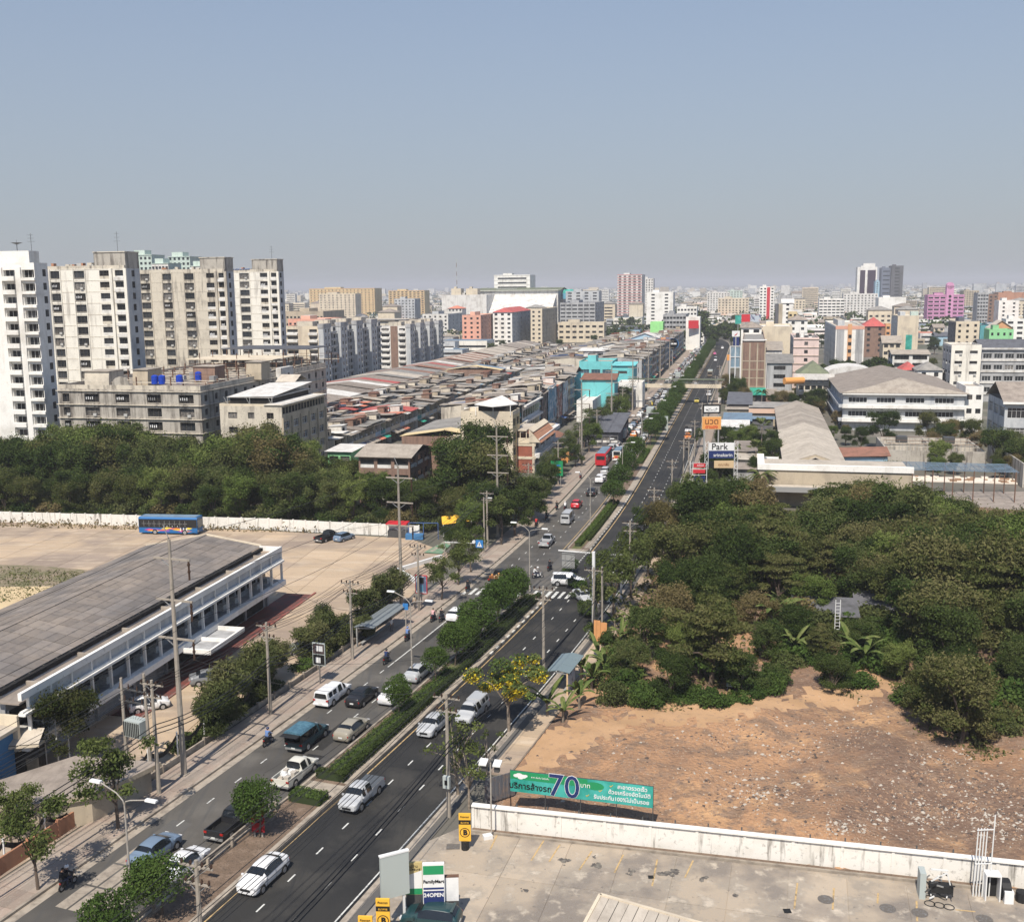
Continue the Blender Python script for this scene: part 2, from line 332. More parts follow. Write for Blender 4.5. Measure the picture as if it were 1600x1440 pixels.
b=MB();ribbon(b,-14,128,-16.65,TL0-.2,.10,kerb_c,4,-.05);ribbon(b,128,700,-16.9,TL0-.2,.15,paver,6,-.05);ribbon(b,-60,-14,-16.9,TL0-.2,.15,paver,6,-.05);setting('sidewalk_base',b)
slabs('sidewalk',10.3,12.2,24,128,1,2.0,.16,concrete_lot)
b=MB();ribbon(b,24,128,10.25,12.25,.10,kerb_c,4,-.05);ribbon(b,128,560,10.25,13.0,.15,paver,6,-.05);setting('sidewalk_base',b)
b=MB();ribbon(b,-60,75.2,-3.65,-.25,.12,soil,4,-.05)
ribbon(b,102.6,640,-3.65,-.25,.12,soil,6,-.05)
ribbon(b,15.6,17.6,-3.66,-.24,.135,kerb_c,2,.0);ribbon(b,102.6,140,-3.2,-1.7,.15,grassm,4);ribbon(b,190,640,-3.2,-1.5,.15,grassm,6);ribbon(b,20,75,-3.2,-1.0,.15,grassm,4)
ribbon(b,103.5,640,-1.35,-.28,.14,kerb_c,6);ribbon(b,18,74,-.95,-.28,.14,kerb_c,4);ribbon(b,-60,15,-.6,-.28,.135,kerb_c,4)
for sc_,sg in((75.2,1),(102.6,-1)):
 pts=[RD(sc_+sg*1.7*math.sin(a),-1.95-1.7*math.cos(a))for a in np.linspace(0,math.pi,9)]
 b.prism(pts,-.05,.121,kerb_c)
setting('median',b)
kw=MB();kw.box(-.12,.12,0,.97,-.05,.2,kerb_c);kwm=kw.mesh('kerb_stone');kw=MB();kw.box(-.12,.12,0,.97,-.05,.2,kerb_black);kbm=kw.mesh('kerb_stone');kw=MB();kw.box(-.12,.12,0,.97,-.05,.2,kerb_white);kww=kw.mesh('kerb_stone')
def kerb(t,s0,s1,step=1.0,bw=None,off=0):
 root=setting('kerb',None);s=s0;i=0
 while s<s1:
  painted=bw and bw[0]<s<bw[1]
  me=(kbm if(i//1)%2 else kww)if painted else kwm
  x,y=RD(s,t);o=ob('kerb_stone',me,root,(x,y,0),-bear(s+.5));s+=step;i+=1
kerb(TL0-.1,-13,128,1.0);kerb(-.13,-14,75,1.0,(50,75));kerb(-3.78,-14,75,1.0);kerb(-.13,103,150,1.0,(100,150));kerb(-3.78,103,150,1.0)
b=MB()
for i,s in enumerate(np.arange(150,640,2.0)):
 for t in(-.13,-3.78):
  p=RD(s,t);q=RD(s+1.94,t);b.bar((*p,.07),(*q,.07),.24,.25,kerb_c)
setting('far_kerb',b)
b=MB();rp=random.Random(3)
for k in range(34):
 s,t=rp.uniform(-10,260),rp.choice((rp.uniform(.6,7.2),rp.uniform(-12,-5.5)));l,w_=rp.uniform(1.5,9),rp.uniform(.6,2.2);m=(asphalt_new if t<0 else asphalt_old)if rp.random()<.35 else(asphalt_mid if t<0 else asphalt_wear)
 b.poly([(*RD(s,t),.0055),(*RD(s,t+w_),.0055),(*RD(s+l,t+w_*rp.uniform(.9,1.1)),.0055),(*RD(s+l,t),.0055)],m)
setting('asphalt_patch',b);b=MB()
for k in range(26):
 s,t=rp.uniform(-8,150),rp.choice((rp.uniform(.6,8),rp.uniform(-12,-4.5)));
 for q_ in range(9):s2,t2=s+rp.uniform(.4,1.2),t+rp.uniform(-.22,.22);p0,p1=RD(s,t),RD(s2,t2);d_=.018;b.quad((p0[0]-d_,p0[1],.0075),(p0[0]+d_,p0[1],.0075),(p1[0]+d_,p1[1],.0075),(p1[0]-d_,p1[1],.0075),tyre);s,t=s2,t2
setting('asphalt_crack',b)
yard_edge=[G(0,812),G(220,822),G(400,828),G(640,841)]
yard=[(-240,215),(-130,191)]+yard_edge[0:]+[RD(95,-21),RD(60,-17),RD(20,-17),RD(-30,-17),(-240,40)]
sheet('station_yard',yard,.0,concrete_lot)
root=setting('yard_paving',None);q=MB();q.box(.03,5.97,.03,4.97,-.2,0,concrete_lot);sm=q.mesh('concrete_slab')
YR=R_(9);cx,sx=math.cos(YR),math.sin(YR)
for i in range(-30,12):
 for j in range(-4,26):
  lx,ly=i*6.0,j*5.0;ox,oy=-60,70
  cs=[(ox+(lx+a)*cx+(ly+c)*sx,oy-(lx+a)*sx+(ly+c)*cx)for a in(0,6)for c in(0,5)]
  if all(inside(c,yard)for c in cs):
   px=PX(cs[0][0]+3,cs[0][1],0)
   if-60<px[0]<1660 and px[1]<1500:ob('concrete_slab',sm,root,(cs[0][0],cs[0][1],.05+random.uniform(0,.012)),-YR)
sheet('scrub_patch',[G(-40,882),G(60,884),G(200,897),G(180,925),G(90,940),G(-40,950)],.075,scrub)
sheet('sand_patch',[G(-40,918),G(100,916),G(150,925),G(60,960),G(-40,975)],.085,sand)
wA=G(740,1292);wB=G(1640,1392)
fore=[RD(-60,10.2),RD(22,10.2),(wA[0]-.3,wA[1]-.3),(wB[0],wB[1]-.3),(wB[0]+20,20),(-60,20)]
sheet('forecourt',[RD(-40,10.2),RD(-10,10.2),RD(12,10.2),(wA[0]-1,wA[1]),wA,wB,(60,30),(-20,20)],.02,concrete_pump)
root=setting('forecourt_paving',None);q=MB();q.box(.02,3.98,.02,5.98,-.15,0,concrete_pump);sm2=q.mesh('concrete_slab')
FR=R_(15.6);cf,sf=math.cos(FR),math.sin(FR)
for i in range(-6,14):
 for j in range(-9,0):
  lx,ly=i*4.0,j*6.0-.4;cs=[(wA[0]+(lx+a)*cf+(ly+c)*sf,wA[1]-(lx+a)*sf+(ly+c)*cf)for a in(0,4)for c in(0,6)]
  if all(ST(*c)[1]>10.4 for c in cs):ob('concrete_slab',sm2,root,(cs[0][0],cs[0][1],.06+random.uniform(0,.008)),-FR)
lot=[RD(22,12.2),RD(60,12.2),RD(120,13),(60,192),(160,192),(130,40),wB,wA]
sheet('lot_fringe',lot,-.012,dirt)
def hump(x,y):return .3*math.sin(x*.31+1)*math.sin(y*.27)+.17*math.sin(x*.9+y*.6)*math.sin(y*.8-x*.2)+.05*math.sin(x*2.3)*math.sin(y*2.1+x)
b=MB();gx,gy=170,190
def ring(x,y):return min(1.0,max(0.0,(ST(x,y)[1]-12.4)/4))*min(1.0,max(0.0,((y-wA[1])*cf+(x-wA[0])*sf)/4))
vs,fs=[],[];idx={}
for i in range(180):
 for j in range(190):
  x,y=-12+i*.75,50+j*.9;idx[i,j]=len(vs);vs.append((x+random.uniform(-.25,.25),y+random.uniform(-.3,.3),(-.02+(hump(x,y)+.5)*ring(x,y))if inside((x,y),lot)else-.04))
TRK=[G(770,1205),G(860,1165),G(1000,1128),G(1120,1118),G(1220,1108),G(1310,1092),G(1370,1068),G(1400,1040)]
def dtrk(x,y):
 m_=9e9
 for(x1,y1),(x2,y2)in zip(TRK,TRK[1:]):
  l2=(x2-x1)**2+(y2-y1)**2;t=max(0,min(1,((x-x1)*(x2-x1)+(y-y1)*(y2-y1))/l2));m_=min(m_,math.hypot(x-x1-t*(x2-x1),y-y1-t*(y2-y1)))
 return m_
tf=[]
for i in range(179):
 for j in range(189):
  x,y=-12+i*.75,50+j*.9
  if inside((x+.35,y+.45),lot):(tf if dtrk(x,y)+random.uniform(-.9,.9)<2.3+math.sin(x*.4)else fs).append((idx[i,j],idx[i+1,j],idx[i+1,j+1],idx[i,j+1]))
b.add(vs,fs,dirt);b.f+=tf;b.m+=[b.mi(dirt_track)]*len(tf);b.smooth=80;setting('vacant_lot',b)
b=MB()
for(x0,y0,x1,y1)in((766,1328,778,1302),(830,1345,852,1310),(858,1347,875,1320),(905,1360,925,1330),(960,1364,974,1336),(1019,1385,1027,1343),(1070,1372,1083,1345),(1241,1420,1246,1380),(1301,1422,1303,1388),(1371,1412,1372,1396),(1433,1440,1432,1408),(1493,1422,1524,1425)):
 A=Vector(G(x0,y0));B=Vector(G(x1,y1));d=(B-A).normalized();n=Vector((d.y,-d.x))*.06
 b.quad((*(A-n),.074),(*(A+n),.074),(*(B+n),.074),(*(B-n),.074),paint_yellow)
setting('bay_marking',b)
oil=mat('oil_stain',(.09,.08,.072),.6,[(3,(.2,.18,.15),.45,.6)]);drain=mat('manhole_iron',(.13,.115,.1),.8,[(8,.2,.5,.7)])
def disc(b,x,y,r,z,m,n=14,wob=0):
 b.poly([(x+r*(1+random.uniform(-wob,wob))*math.cos(6.2832*k/n),y+r*(1+random.uniform(-wob,wob))*math.sin(6.2832*k/n),z)for k in range(n)],m)
b=MB()
for(x,y,r)in((884,1348,.5),(935,1352,.42),(985,1362,.5),(1046,1367,.62),(1100,1374,.35),(930,1340,.2),(1150,1400,.25),(820,1390,.3)):
 X,Y=G(x,y)
 for q_ in range(7):disc(b,X+random.gauss(0,r*.5),Y+random.gauss(0,r*.4),r*random.uniform(.15,.6),.0725+q_*.0004,oil,wob=.45)
setting('oil_stain',b)
for(x,y)in((1290,1406),(1387,1420),(1437,1427),(1538,1437)):
 b=MB();c=G(x,y);disc(b,*c,.55,.082,drain);o=setting('manhole_cover',b)
b=MB();c=G(1230,1424);b.box(c[0]-.25,c[0]+.25,c[1]-.25,c[1]+.25,.06,.09,M_black);c=G(1017,1371);b.box(c[0]-.2,c[0]+.2,c[1]-.2,c[1]+.2,.06,.09,M_black);c=G(708,1323);b.box(c[0]-.5,c[0]+.5,c[1]-.35,c[1]+.35,.05,.08,drain);setting('drain_grate',b)
rb_w=mat('rubble_pale',(.6,.54,.46),.9,rnd=.3);rb_d=mat('rubble_dark',(.09,.07,.06),.9);rb_b=mat('rubble_brown',(.3,.19,.12),.9)
lotv=[G(760,1250),G(830,1160),G(900,1105),G(1100,1130),G(1300,1070),G(1420,1090),G(1400,1160),G(1600,1190),G(1640,1360),G(1100,1310)]
b=MB();xs=[p[0]for p in lotv];ys=[p[1]for p in lotv];cnt=0
clus=[(random.uniform(min(xs),max(xs)),random.uniform(min(ys),max(ys)),random.uniform(1.5,5))for _ in range(34)]
clus=[(*G(x,y),r_)for x,y,r_ in((1130,1225,2.2),(1190,1245,2.0),(1160,1262,1.4),(1390,1265,2.6),(1450,1230,2.4),(1500,1280,2.2),(1560,1240,2.6),(1330,1300,1.6),(1470,1190,2),(1240,1180,1.6),(1580,1300,2))]+clus[:12]
while cnt<15000:
 if random.random()<.75:c=random.choice(clus);x=random.gauss(c[0],c[2]);y=random.gauss(c[1],c[2]*.6)
 else:x=random.uniform(min(xs),max(xs));y=random.uniform(min(ys),max(ys))
 cnt+=1
 if x<18 and random.random()<.55:continue
 if dtrk(x,y)<2.6 and random.random()<.9:continue
 if not inside((x,y),lotv):continue
 r=random.choice((.03,.04,.05,.05,.07,.1,.17))*random.uniform(.7,1.3);m=random.choice((rb_w,rb_b,rb_b,rb_d))if x<22 or y>78 else random.choice((rb_w,rb_w,rb_b,rb_d));a=random.uniform(0,6.28);h=r*random.uniform(.3,.8)
 p=[(x+r*math.cos(a+k*1.57+random.uniform(-.4,.4))*random.uniform(.6,1.6),y+r*math.sin(a+k*1.57)*random.uniform(.6,1.3))for k in range(4)]
 zz=(hump(x,y)+.5)*ring(x,y)-.02;b.add([(q[0],q[1],zz-.03)for q in p]+[(x,y,zz+h)],[(0,1,4),(1,2,4),(2,3,4),(3,0,4)],m)
o=ob('rubble',b);tag(o,'pale and dark rubble and litter scattered over the bare brown lot','rubble',kind='stuff')
#  vehicles
def refine(st,k=4):
 out=[];n=len(st)
 for i in range(n-1):
  a,b,c,d=st[max(i-1,0)],st[i],st[i+1],st[min(i+2,n-1)]
  for j in range(k):
   t=j/k;row=[]
   for q in range(6):
    m1,m2=(c[q]-a[q])*.5,(d[q]-b[q])*.5;h=(2*t**3-3*t*t+1)*b[q]+(t**3-2*t*t+t)*m1+(-2*t**3+3*t*t)*c[q]+(t**3-t*t)*m2
    row.append(.55*h+.45*(b[q]+(c[q]-b[q])*t)if q else b[q]+(c[q]-b[q])*t)
   out.append(tuple(row))
 out.append(st[-1]);return out
def secpts(r):
 y,w,zb,zs,zt,wt=r;m=.5;h=[(w*.86,zb),(w*.97,zb+(zs-zb)*.18),(w,zb+(zs-zb)*.5),(w*.965,zs),(w*.965+(wt-w*.965)*.55,zs+(zt-zs)*.5),(wt,zt-(zt-zs)*.1-.015),(wt*.82,zt-.01),(wt*.4,zt+.012)]
 return[(-a,y,z)for a,z in h]+[(a,y,z)for a,z in h[::-1]]
def loft(b,st,m,k=4):
 sec=[secpts(r)for r in refine(st,k)];n=16;vs=[p for q in sec for p in q]
 fs=[(i*n+j,i*n+(j+1)%n,(i+1)*n+(j+1)%n,(i+1)*n+j)for i in range(len(sec)-1)for j in range(n)]
 fs+=[tuple(range(n)),tuple((len(sec)-1)*n+j for j in range(n))];b.add(vs,fs,m)
def skin(b,st,i0,i1,cols,m,out=.014,k=4):
 """a patch of the body surface (refined rows i0..i1, section columns) lifted slightly: glass that follows the shell"""
 sec=[secpts(r)for r in refine(st,k)]
 for i in range(i0,i1):
  for j in cols:
   q=[Vector(p)for p in(sec[i][j],sec[i][j+1],sec[i+1][j+1],sec[i+1][j])];c=sum(q,Vector())/4;cy=Vector((0,c.y,.8));n=(q[2]-q[0]).cross(q[3]-q[1])
   if n.length<1e-9:continue
   n.normalize();n=n if n.dot(c-cy)>0 else-n;b.add([p+n*out for p in q],[(0,1,2,3)],m)
def lerp(a,c,k):return tuple(a[i]+(c[i]-a[i])*k for i in range(len(a)))
def pane(b,q,m,inset=.06,out=.012,nrm=None):
 q=[Vector(p)for p in q];c=sum(q,Vector())/4
 n=nrm or(q[1]-q[0]).cross(q[2]-q[0]).normalized()
 r=[]
 for p in q:
  d=c-p;r.append(p+d.normalized()*min(inset*1.3,d.length*.4)+n*out)
 b.add(r,[(0,1,2,3)],m)
def wheel_mesh(r=.32,w=.2):
 b=MB();b.tube([(-w/2,0,0),(w/2,0,0)],r,tyre,14);b.tube([(w/2-.01,0,0),(w/2+.012,0,0)],r*.64,rim,10);b.tube([(-w/2-.012,0,0),(-w/2+.01,0,0)],r*.64,rim,10)
 b.smooth=40;return b.mesh('wheel')
def carproto(kind):
 P=[]
 L,Wd,ax,wr=4.6,1.76,(-1.36,1.4),.32;bed=None;extra=None
 if kind=='sedan':
  st=[(-2.25,.74,.34,.72,.88,.60),(-2.17,.83,.24,.84,1.06,.66),(-1.98,.87,.2,.93,1.12,.67),(-1.72,.885,.19,.96,1.15,.66),(-.85,.89,.19,.98,1.46,.57),(.25,.89,.19,.97,1.48,.575),(1.38,.885,.19,.93,1.02,.70),(1.85,.87,.2,.84,.94,.68),(2.12,.82,.22,.72,.83,.62),(2.25,.70,.28,.58,.68,.52)];cab=(3,4,5,6)
 elif kind=='hatch':
  L=4.0;ax=(-1.2,1.22);st=[(-1.98,.76,.32,.82,.95,.62),(-1.9,.83,.24,.9,1.08,.64),(-1.45,.86,.2,.96,1.46,.56),(.2,.86,.19,.95,1.5,.57),(1.2,.86,.19,.92,1.02,.67),(1.55,.84,.2,.82,.95,.65),(1.86,.78,.22,.70,.80,.58),(1.98,.68,.28,.58,.66,.48)];cab=(1,2,3,4)
 elif kind=='suv':
  L=4.8;ax=(-1.42,1.42);wr=.38;st=[(-2.38,.80,.42,.95,1.08,.70),(-2.3,.88,.34,1.05,1.2,.74),(-2.0,.92,.32,1.1,1.74,.64),(.45,.92,.3,1.1,1.78,.66),(1.35,.92,.3,1.06,1.16,.75),(1.8,.9,.32,1.0,1.1,.74),(2.25,.84,.34,.84,.95,.68),(2.38,.74,.42,.7,.8,.58)];cab=(1,2,3,4)
 elif kind in('pickup','pickup_canopy','pickup_loaded'):
  L=5.1;ax=(-1.5,1.6);wr=.37;st=[(-.42,.86,.36,1.05,1.14,.74),(-.30,.88,.34,1.07,1.70,.60),(.75,.88,.34,1.06,1.74,.62),(1.6,.88,.34,1.03,1.12,.74),(2.1,.88,.34,.97,1.05,.74),(2.42,.82,.36,.82,.92,.66),(2.55,.72,.42,.68,.78,.56)];cab=(0,1,2,3);bed=(-2.55,-.42)
 elif kind=='van':
  L=4.9;Wd=1.7;ax=(-1.35,1.6);wr=.33;st=[(-2.45,.82,.36,1.1,1.95,.70),(-2.38,.86,.3,1.12,2.18,.74),(1.25,.86,.28,1.08,2.2,.74),(2.05,.84,.28,.98,1.14,.76),(2.38,.78,.3,.8,.9,.68),(2.45,.7,.36,.66,.76,.6)];cab=(0,1,2,3)
 Wd=max(s[1]for s in st)*2
 b=MB();loft(b,st,paint)
 for y in ax:
  for sx in(-1,1):
   x=sx*(Wd/2+.004)
   b.poly([(x,y+(wr+.06)*math.cos(a),wr+(wr+.06)*math.sin(a))for a in np.linspace(-.35,math.pi+.35,12)],trim)
 y0,y1=st[0][0],st[-1][0]
 b.box(-Wd/2*.9,Wd/2*.9,(y0 if not bed else bed[0])+.15,y1-.25,.16,.30,trim)
 i0,i1,i2,i3=cab
 def cr(i,sx,top):
  y,w,zb,zs,zt,wt=st[i];return(sx*wt,y,zt-.03)if top else(sx*w*.985,y,zs)
 if bed:
  z0,z1=.62,1.08;w=.86;q=bed
  b.box(-w,w,q[0],q[1]+.1,.36,z0,paint);b.box(-w,-w+.07,q[0],q[1],z0,z1,paint);b.box(w-.07,w,q[0],q[1],z0,z1,paint);b.box(-w,w,q[0],q[0]+.07,z0,z1,paint)
  b.box(-w+.07,w-.07,q[0]+.07,q[1],z0,z0+.02,trim)
  b.box(-w,w,q[0]-.1,q[0],.4,.55,steel if kind!='pickup_canopy' else paint)
 b.smooth=42;P.append(('body',b.mesh('body'),(0,0,0)))
 K4=4;vanlike=kind=='van'
 g=MB();skin(g,st,i2*K4+(1 if not vanlike else 0),i3*K4-1+(1 if vanlike else 0),range(5,10),cglass,.016);P.append(('windshield',g.mesh('windshield'),(0,0,0)))
 g=MB();skin(g,st,i0*K4+1,i1*K4-1+(0 if kind in('sedan',)else 1),range(5,10)if kind!='van' else range(5,10),cglass,.016)
 if kind in('van','suv','hatch','pickup','pickup_canopy'):
  y_,w_,a_,zs_,zt_,wt_=st[i0];z1_=st[i1][4];g.add([(-wt_*.86,y_-.03,zs_+.1),(wt_*.86,y_-.03,zs_+.1),(st[i1][5]*.9,st[i1][0]-.03,z1_-.16),(-st[i1][5]*.9,st[i1][0]-.03,z1_-.16)],[(0,1,2,3)],cglass)
 P.append(('rear_window',g.mesh('rear_window'),(0,0,0)))
 a_,c_=i1*K4-(2 if kind in('sedan','hatch')else 0),i2*K4+2;mid=(a_+c_)//2
 for cols in((3,4),(10,11)):
  g=MB();skin(g,st,a_,mid,cols,cglass,.014);P.append(('side_window',g.mesh('side_window'),(0,0,0)));g=MB();skin(g,st,mid+(0 if kind in('sedan','hatch')else 1),c_,cols,cglass,.014)
  yb=(st[i1][0]+st[i2][0])/2;sg=-1 if cols[0]==3 else 1;ww_=max(q_[1]for q_ in st)
  P.append(('side_window',g.mesh('side_window'),(0,0,0)))
  for yy in(yb,st[i2][0]+.55):q=MB();q.box(sg*(ww_*.985)-.012,sg*(ww_*.985)+.012,yy-.008,yy+.008,.32,.9,trim);P.append(('door_seam',q.mesh('door_seam'),(0,0,0)))
 wm=wheel_mesh(wr)
 for y in ax:
  for sx in(-1,1):P.append(('wheel',wm,(sx*(Wd/2-.07),y,wr)))
 yr=bed[0]if bed else st[0][0];zr=.92 if bed else(st[1][3]*.86 if kind!='van' else 1.0)
 q=MB();q.box(-.13,.13,-.045,.045,-.08,.08,tail);tm=q.mesh('tail_light')
 q=MB();q.box(-.17,.17,-.06,.06,-.06,.06,head);hm=q.mesh('headlight')
 wr_=.74 if bed else st[1][1]*.82
 for sx in(-1,1):
  P.append(('tail_light',tm,(sx*wr_,yr+.0 if bed else yr+.06,zr)))
  P.append(('headlight',hm,(sx*st[-2][1]*.74,st[-2][0]+.06,st[-2][3]+.0)))
 q=MB();q.box(-.2,.2,-.015,.015,-.07,.07,plate);pm=q.mesh('licence_plate');P.append(('licence_plate',pm,(0,yr-(.11 if bed else .02),.58)))
 q=MB();q.box(-.4,.4,-.03,.03,-.09,.09,trim);P.append(('grille',q.mesh('grille'),(0,y1-.01,.56 if kind!='suv' else .66)))
 q=MB();q.box(-.09,.09,-.06,.06,-.06,.06,paint);mm=q.mesh('side_mirror')
 for sx in(-1,1):P.append(('side_mirror',mm,(sx*(Wd/2+.06),cr(i3,1,0)[1]-.25,cr(i3,1,0)[2]+.06)))
 if kind=='pickup_canopy':
  c=MB();loft(c,[(-2.55,.84,1.06,1.1,1.66,.70),(-2.45,.86,1.06,1.1,1.78,.72),(-.3,.86,1.06,1.1,1.80,.72)],paint)
  for sx in(-1,1):
   for y in(-2.3,-1.45):pane(c,[(sx*.85,y,1.15),(sx*.85,y+.75,1.15),(sx*.74,y+.75,1.68),(sx*.74,y,1.68)],cglass,.05,.015,Vector((sx,0,.2)))
  pane(c,[(-.8,-2.56,1.1),(.8,-2.56,1.1),(.68,-2.53,1.66),(-.68,-2.53,1.66)],cglass,.07,.02,Vector((0,-1,0)))
  P.append(('canopy',c.mesh('canopy'),(0,0,0)))
 if kind in('hatch','suv','van'):
  q=MB();q.box(-.55,.55,-.12,.06,-.02,.02,paint);z=st[2][4]if kind!='van' else 2.16;P.append(('spoiler',q.mesh('spoiler'),(0,st[2][0]-.05 if kind!='van' else-2.3,z)))
 return P
_cp={}
def lowcar(kind,col):
 pass
COLN={'white':(.72,.72,.72),'silver':(.42,.43,.44),'grey':(.18,.19,.20),'black':(.02,.02,.022),'red':(.5,.02,.03),'gold':(.32,.29,.23),'blue':(.16,.22,.30),'darkgreen':(.02,.05,.06),'cream':(.62,.6,.52),'yellow':(.7,.55,.08),'teal':(.014,.045,.05),'pink':(.6,.12,.28),'orange':(.62,.2,.04),'bronze':(.2,.16,.12),'green':(.06,.25,.1)}
def car(kind,colour,X,Y,rz,label,cat='car',group=None,name=None,z=.012,keep=None):
 if kind not in _cp:_cp[kind]=carproto(kind)
 nm=name or{'sedan':'sedan_car','hatch':'hatchback_car','suv':'suv_car','pickup':'pickup_truck','pickup_canopy':'pickup_truck','van':'passenger_van'}[kind]
 r=thing(nm,label,cat,(X,Y,z),-rz,group);c=COLN[colour]
 for pn,me,loc in _cp[kind]:
  if keep and pn in keep:continue
  o=ob(pn,me,r,loc);o.color=(*c,1)
 return r
def at(px,py):return G(px,py)
LG='vehicles driving away on the grey carriageway';RG='vehicles coming down the dark carriageway'
def onroad(kind,colour,px,py,label,cat='car',down=False,dh=0,lane=None,group=None,**k):
 X,Y=at(px,py);s,t=ST(X,Y)
 if lane is not None:t=lane;X,Y=RD(s,t)
 h=bear(s)+(math.pi if down else 0)+R_(dh)
 return car(kind,colour,X,Y,h,label,cat,group or(RG if down else LG),**k)
onroad('sedan','blue',243,1338,'blue grey sedan in the middle lane beside the tall double arm street lamp')
onroad('sedan','white',290,1362,'white sedan half hidden by the median tree next to the blue grey sedan',lane=-4.95)
onroad('pickup','black',365,1294,'black open pickup with an empty bed behind the round topiary tree','pickup',lane=-5.2)
r=onroad('pickup','cream',463,1216,'old cream and silver pickup carrying wrapped bundles in its bed','pickup')
onroad('sedan','gold',550,1147,'gold brown sedan next to the flower bed on the median')
onroad('pickup_canopy','white',521,1093,'white pickup with a white hard canopy over the bed','pickup')
onroad('sedan','black',566,1095,'glossy black sedan abreast of the white canopy pickup')
onroad('sedan','white',617,1092,'white sedan partly behind a small median tree, right of the black sedan',lane=-5.0)
onroad('sedan','silver',655,1058,'silver grey sedan hidden behind median trees below the lamp post',lane=-5.2)
onroad('hatch','white',714,966,'white hatchback just before the pedestrian crossing')
onroad('suv','black',698,1000,'black van peeking out behind the large median trees',lane=-5.6)
r2=onroad('pickup','black',780,908,'black pickup loaded with fruit standing on the zebra crossing','pickup')
onroad('sedan','blue',802,918,'pale blue sedan on the zebra crossing beside the loaded black pickup')
onroad('pickup','silver',855,851,'silver pickup with closed tailgate alone past the crossing','pickup')
onroad('van','silver',887,816,'grey passenger van with a high roof beside the second median')
onroad('hatch','red',901,792,'bright red hatchback ahead of the grey van')
onroad('sedan','black',925,773,'black sedan at the tail of the traffic jam')
onroad('suv','white',938,753,'white people carrier behind the silver one in the middle lane')
onroad('suv','silver',946,741,'silver people carrier behind the red bus')
onroad('van','white',967,737,'white van with a wide dark rear window near the median trees')
onroad('sedan','white',960,762,'white car mostly hidden by the median tree at the end of the queue',lane=-4.8)
c=onroad('sedan','white',412,1376,'white sedan heading down beside the concrete pole at the bottom of the photo',down=True)
c=onroad('pickup','silver',565,1251,'silver pickup with a dark bed cover driving down the dark carriageway','pickup',down=True)
q=MB();q.box(-.84,.84,-2.5,-.5,1.08,1.12,mat('bed_cover_grey',(.09,.1,.11),.5));ob('bed_cover',q,c)
c=onroad('sedan','silver',677,1140,'silver sedan beside the concrete pole with the sagging branch',down=True)
onroad('pickup_canopy','silver',738,1120,'silver grey pickup with tall canopy under the yellow blossom branches','pickup',down=True)
onroad('suv','white',888,914,'white four wheel drive turning across the junction through the median gap',dh=84,lane=None,group='vehicles at the junction')
onroad('sedan','silver',911,938,'silver white car half covered by roadside trees beside the blank back of a sign',down=True,dh=-35,group='vehicles at the junction')
onroad('sedan','yellow',1089,628,'bright yellow taxi alone on the dark carriageway','taxi',down=True)
onroad('pickup','white',1087,604,'white pickup passing below the footbridge','pickup',down=True)
def parked(kind,colour,px,py,hd,label,cat='car',**k):
 X,Y=at(px,py);return car(kind,colour,X,Y,R_(hd),label,cat,'vehicles parked off the road',**k)
parked('pickup','black',512,844,30,'black pickup parked in the yard left of the blue estate car','pickup')
parked('hatch','blue',538,844,32,'blue grey estate car parked in the yard right of the black pickup')
parked('hatch','white',233,1108,62,'white hatchback parked in the yard behind the transformer poles')
parked('sedan','grey',476,1019,245,'dark grey sedan nose out beside the yard bushes')
parked('sedan','white',545,992,20,'white car with a dark windscreen between two yard bushes')
parked('sedan','grey',330,1066,70,'dark car with a white bonnet in the shade between station and bushes')
parked('hatch','teal',674,1446,-78,'dark green small hatchback parked behind the green shop sign',z=.08)
parked('sedan','white',845,700,20,'white car parked under the awning of the brick shop')
for i,(px,py,cl,k)in enumerate(((818,668,'white','pickup'),(826,664,'black','sedan'),(834,660,'white','sedan'),(905,650,'silver','suv'),(893,655,'white','sedan'))):
 parked(k,cl,px,py,100-10*i,['white pickup in front of the billboard shophouses','black sedan in front of the billboard shophouses','small white car by the bakery awning','silver family car on the forecourt of the grey roofed showroom','white sedan on the forecourt of the grey roofed showroom'][i])
q=MB()
for i in range(26):
 x,y=random.uniform(-.6,.6),random.uniform(-2.35,-.6);r_=random.uniform(.12,.26)
 q.box(x-r_,x+r_,y-r_,y+r_,.62,1.0+random.uniform(0,.35),random.choice((rb_w,M_whitep,steel)))
o=ob('wrapped_bundle',q,None,r.location,r.rotation_euler.z);tag(o,'pale wrapped bundles heaped in the bed of the old cream pickup','load',kind='stuff')
q=MB()
for i in range(30):
 x,y=random.uniform(-.7,.7),random.uniform(-2.4,-.6);r_=random.uniform(.1,.2)
 q.box(x-r_,x+r_,y-r_,y+r_,.7,1.15+random.uniform(0,.3),random.choice((M_beigep,M_orange,rb_w,M_brownl)))
o=ob('fruit_pile',q,None,r2.location,r2.rotation_euler.z);tag(o,'heap of orange and pale fruit in the black pickup on the zebra crossing','fruit',kind='stuff')
r=onroad('pickup','darkgreen',482,1160,'black pickup bus with a high cage and blue tarpaulin roof, rear flap up','pickup bus',name='pickup_bus')
q=MB();q.box(-.85,-.79,-2.7,-.4,1.08,1.95,trim);q.box(.79,.85,-2.7,-.4,1.08,1.95,trim);q.box(-.85,.85,-.5,-.4,1.05,1.95,trim)
for sx in(-1,1):pane(q,[(sx*.86,-2.5,1.2),(sx*.86,-.6,1.2),(sx*.86,-.6,1.8),(sx*.86,-2.5,1.8)],cglass,.06,.01,Vector((sx,0,0)))
ob('cage',q,r);q=MB();q.ext([(-.92,1.95),(-.8,2.12),(0,2.22),(.8,2.12),(.92,1.95)],-2.75,-.2,tarp_b,axis='y');ob('tarpaulin_roof',q,r)
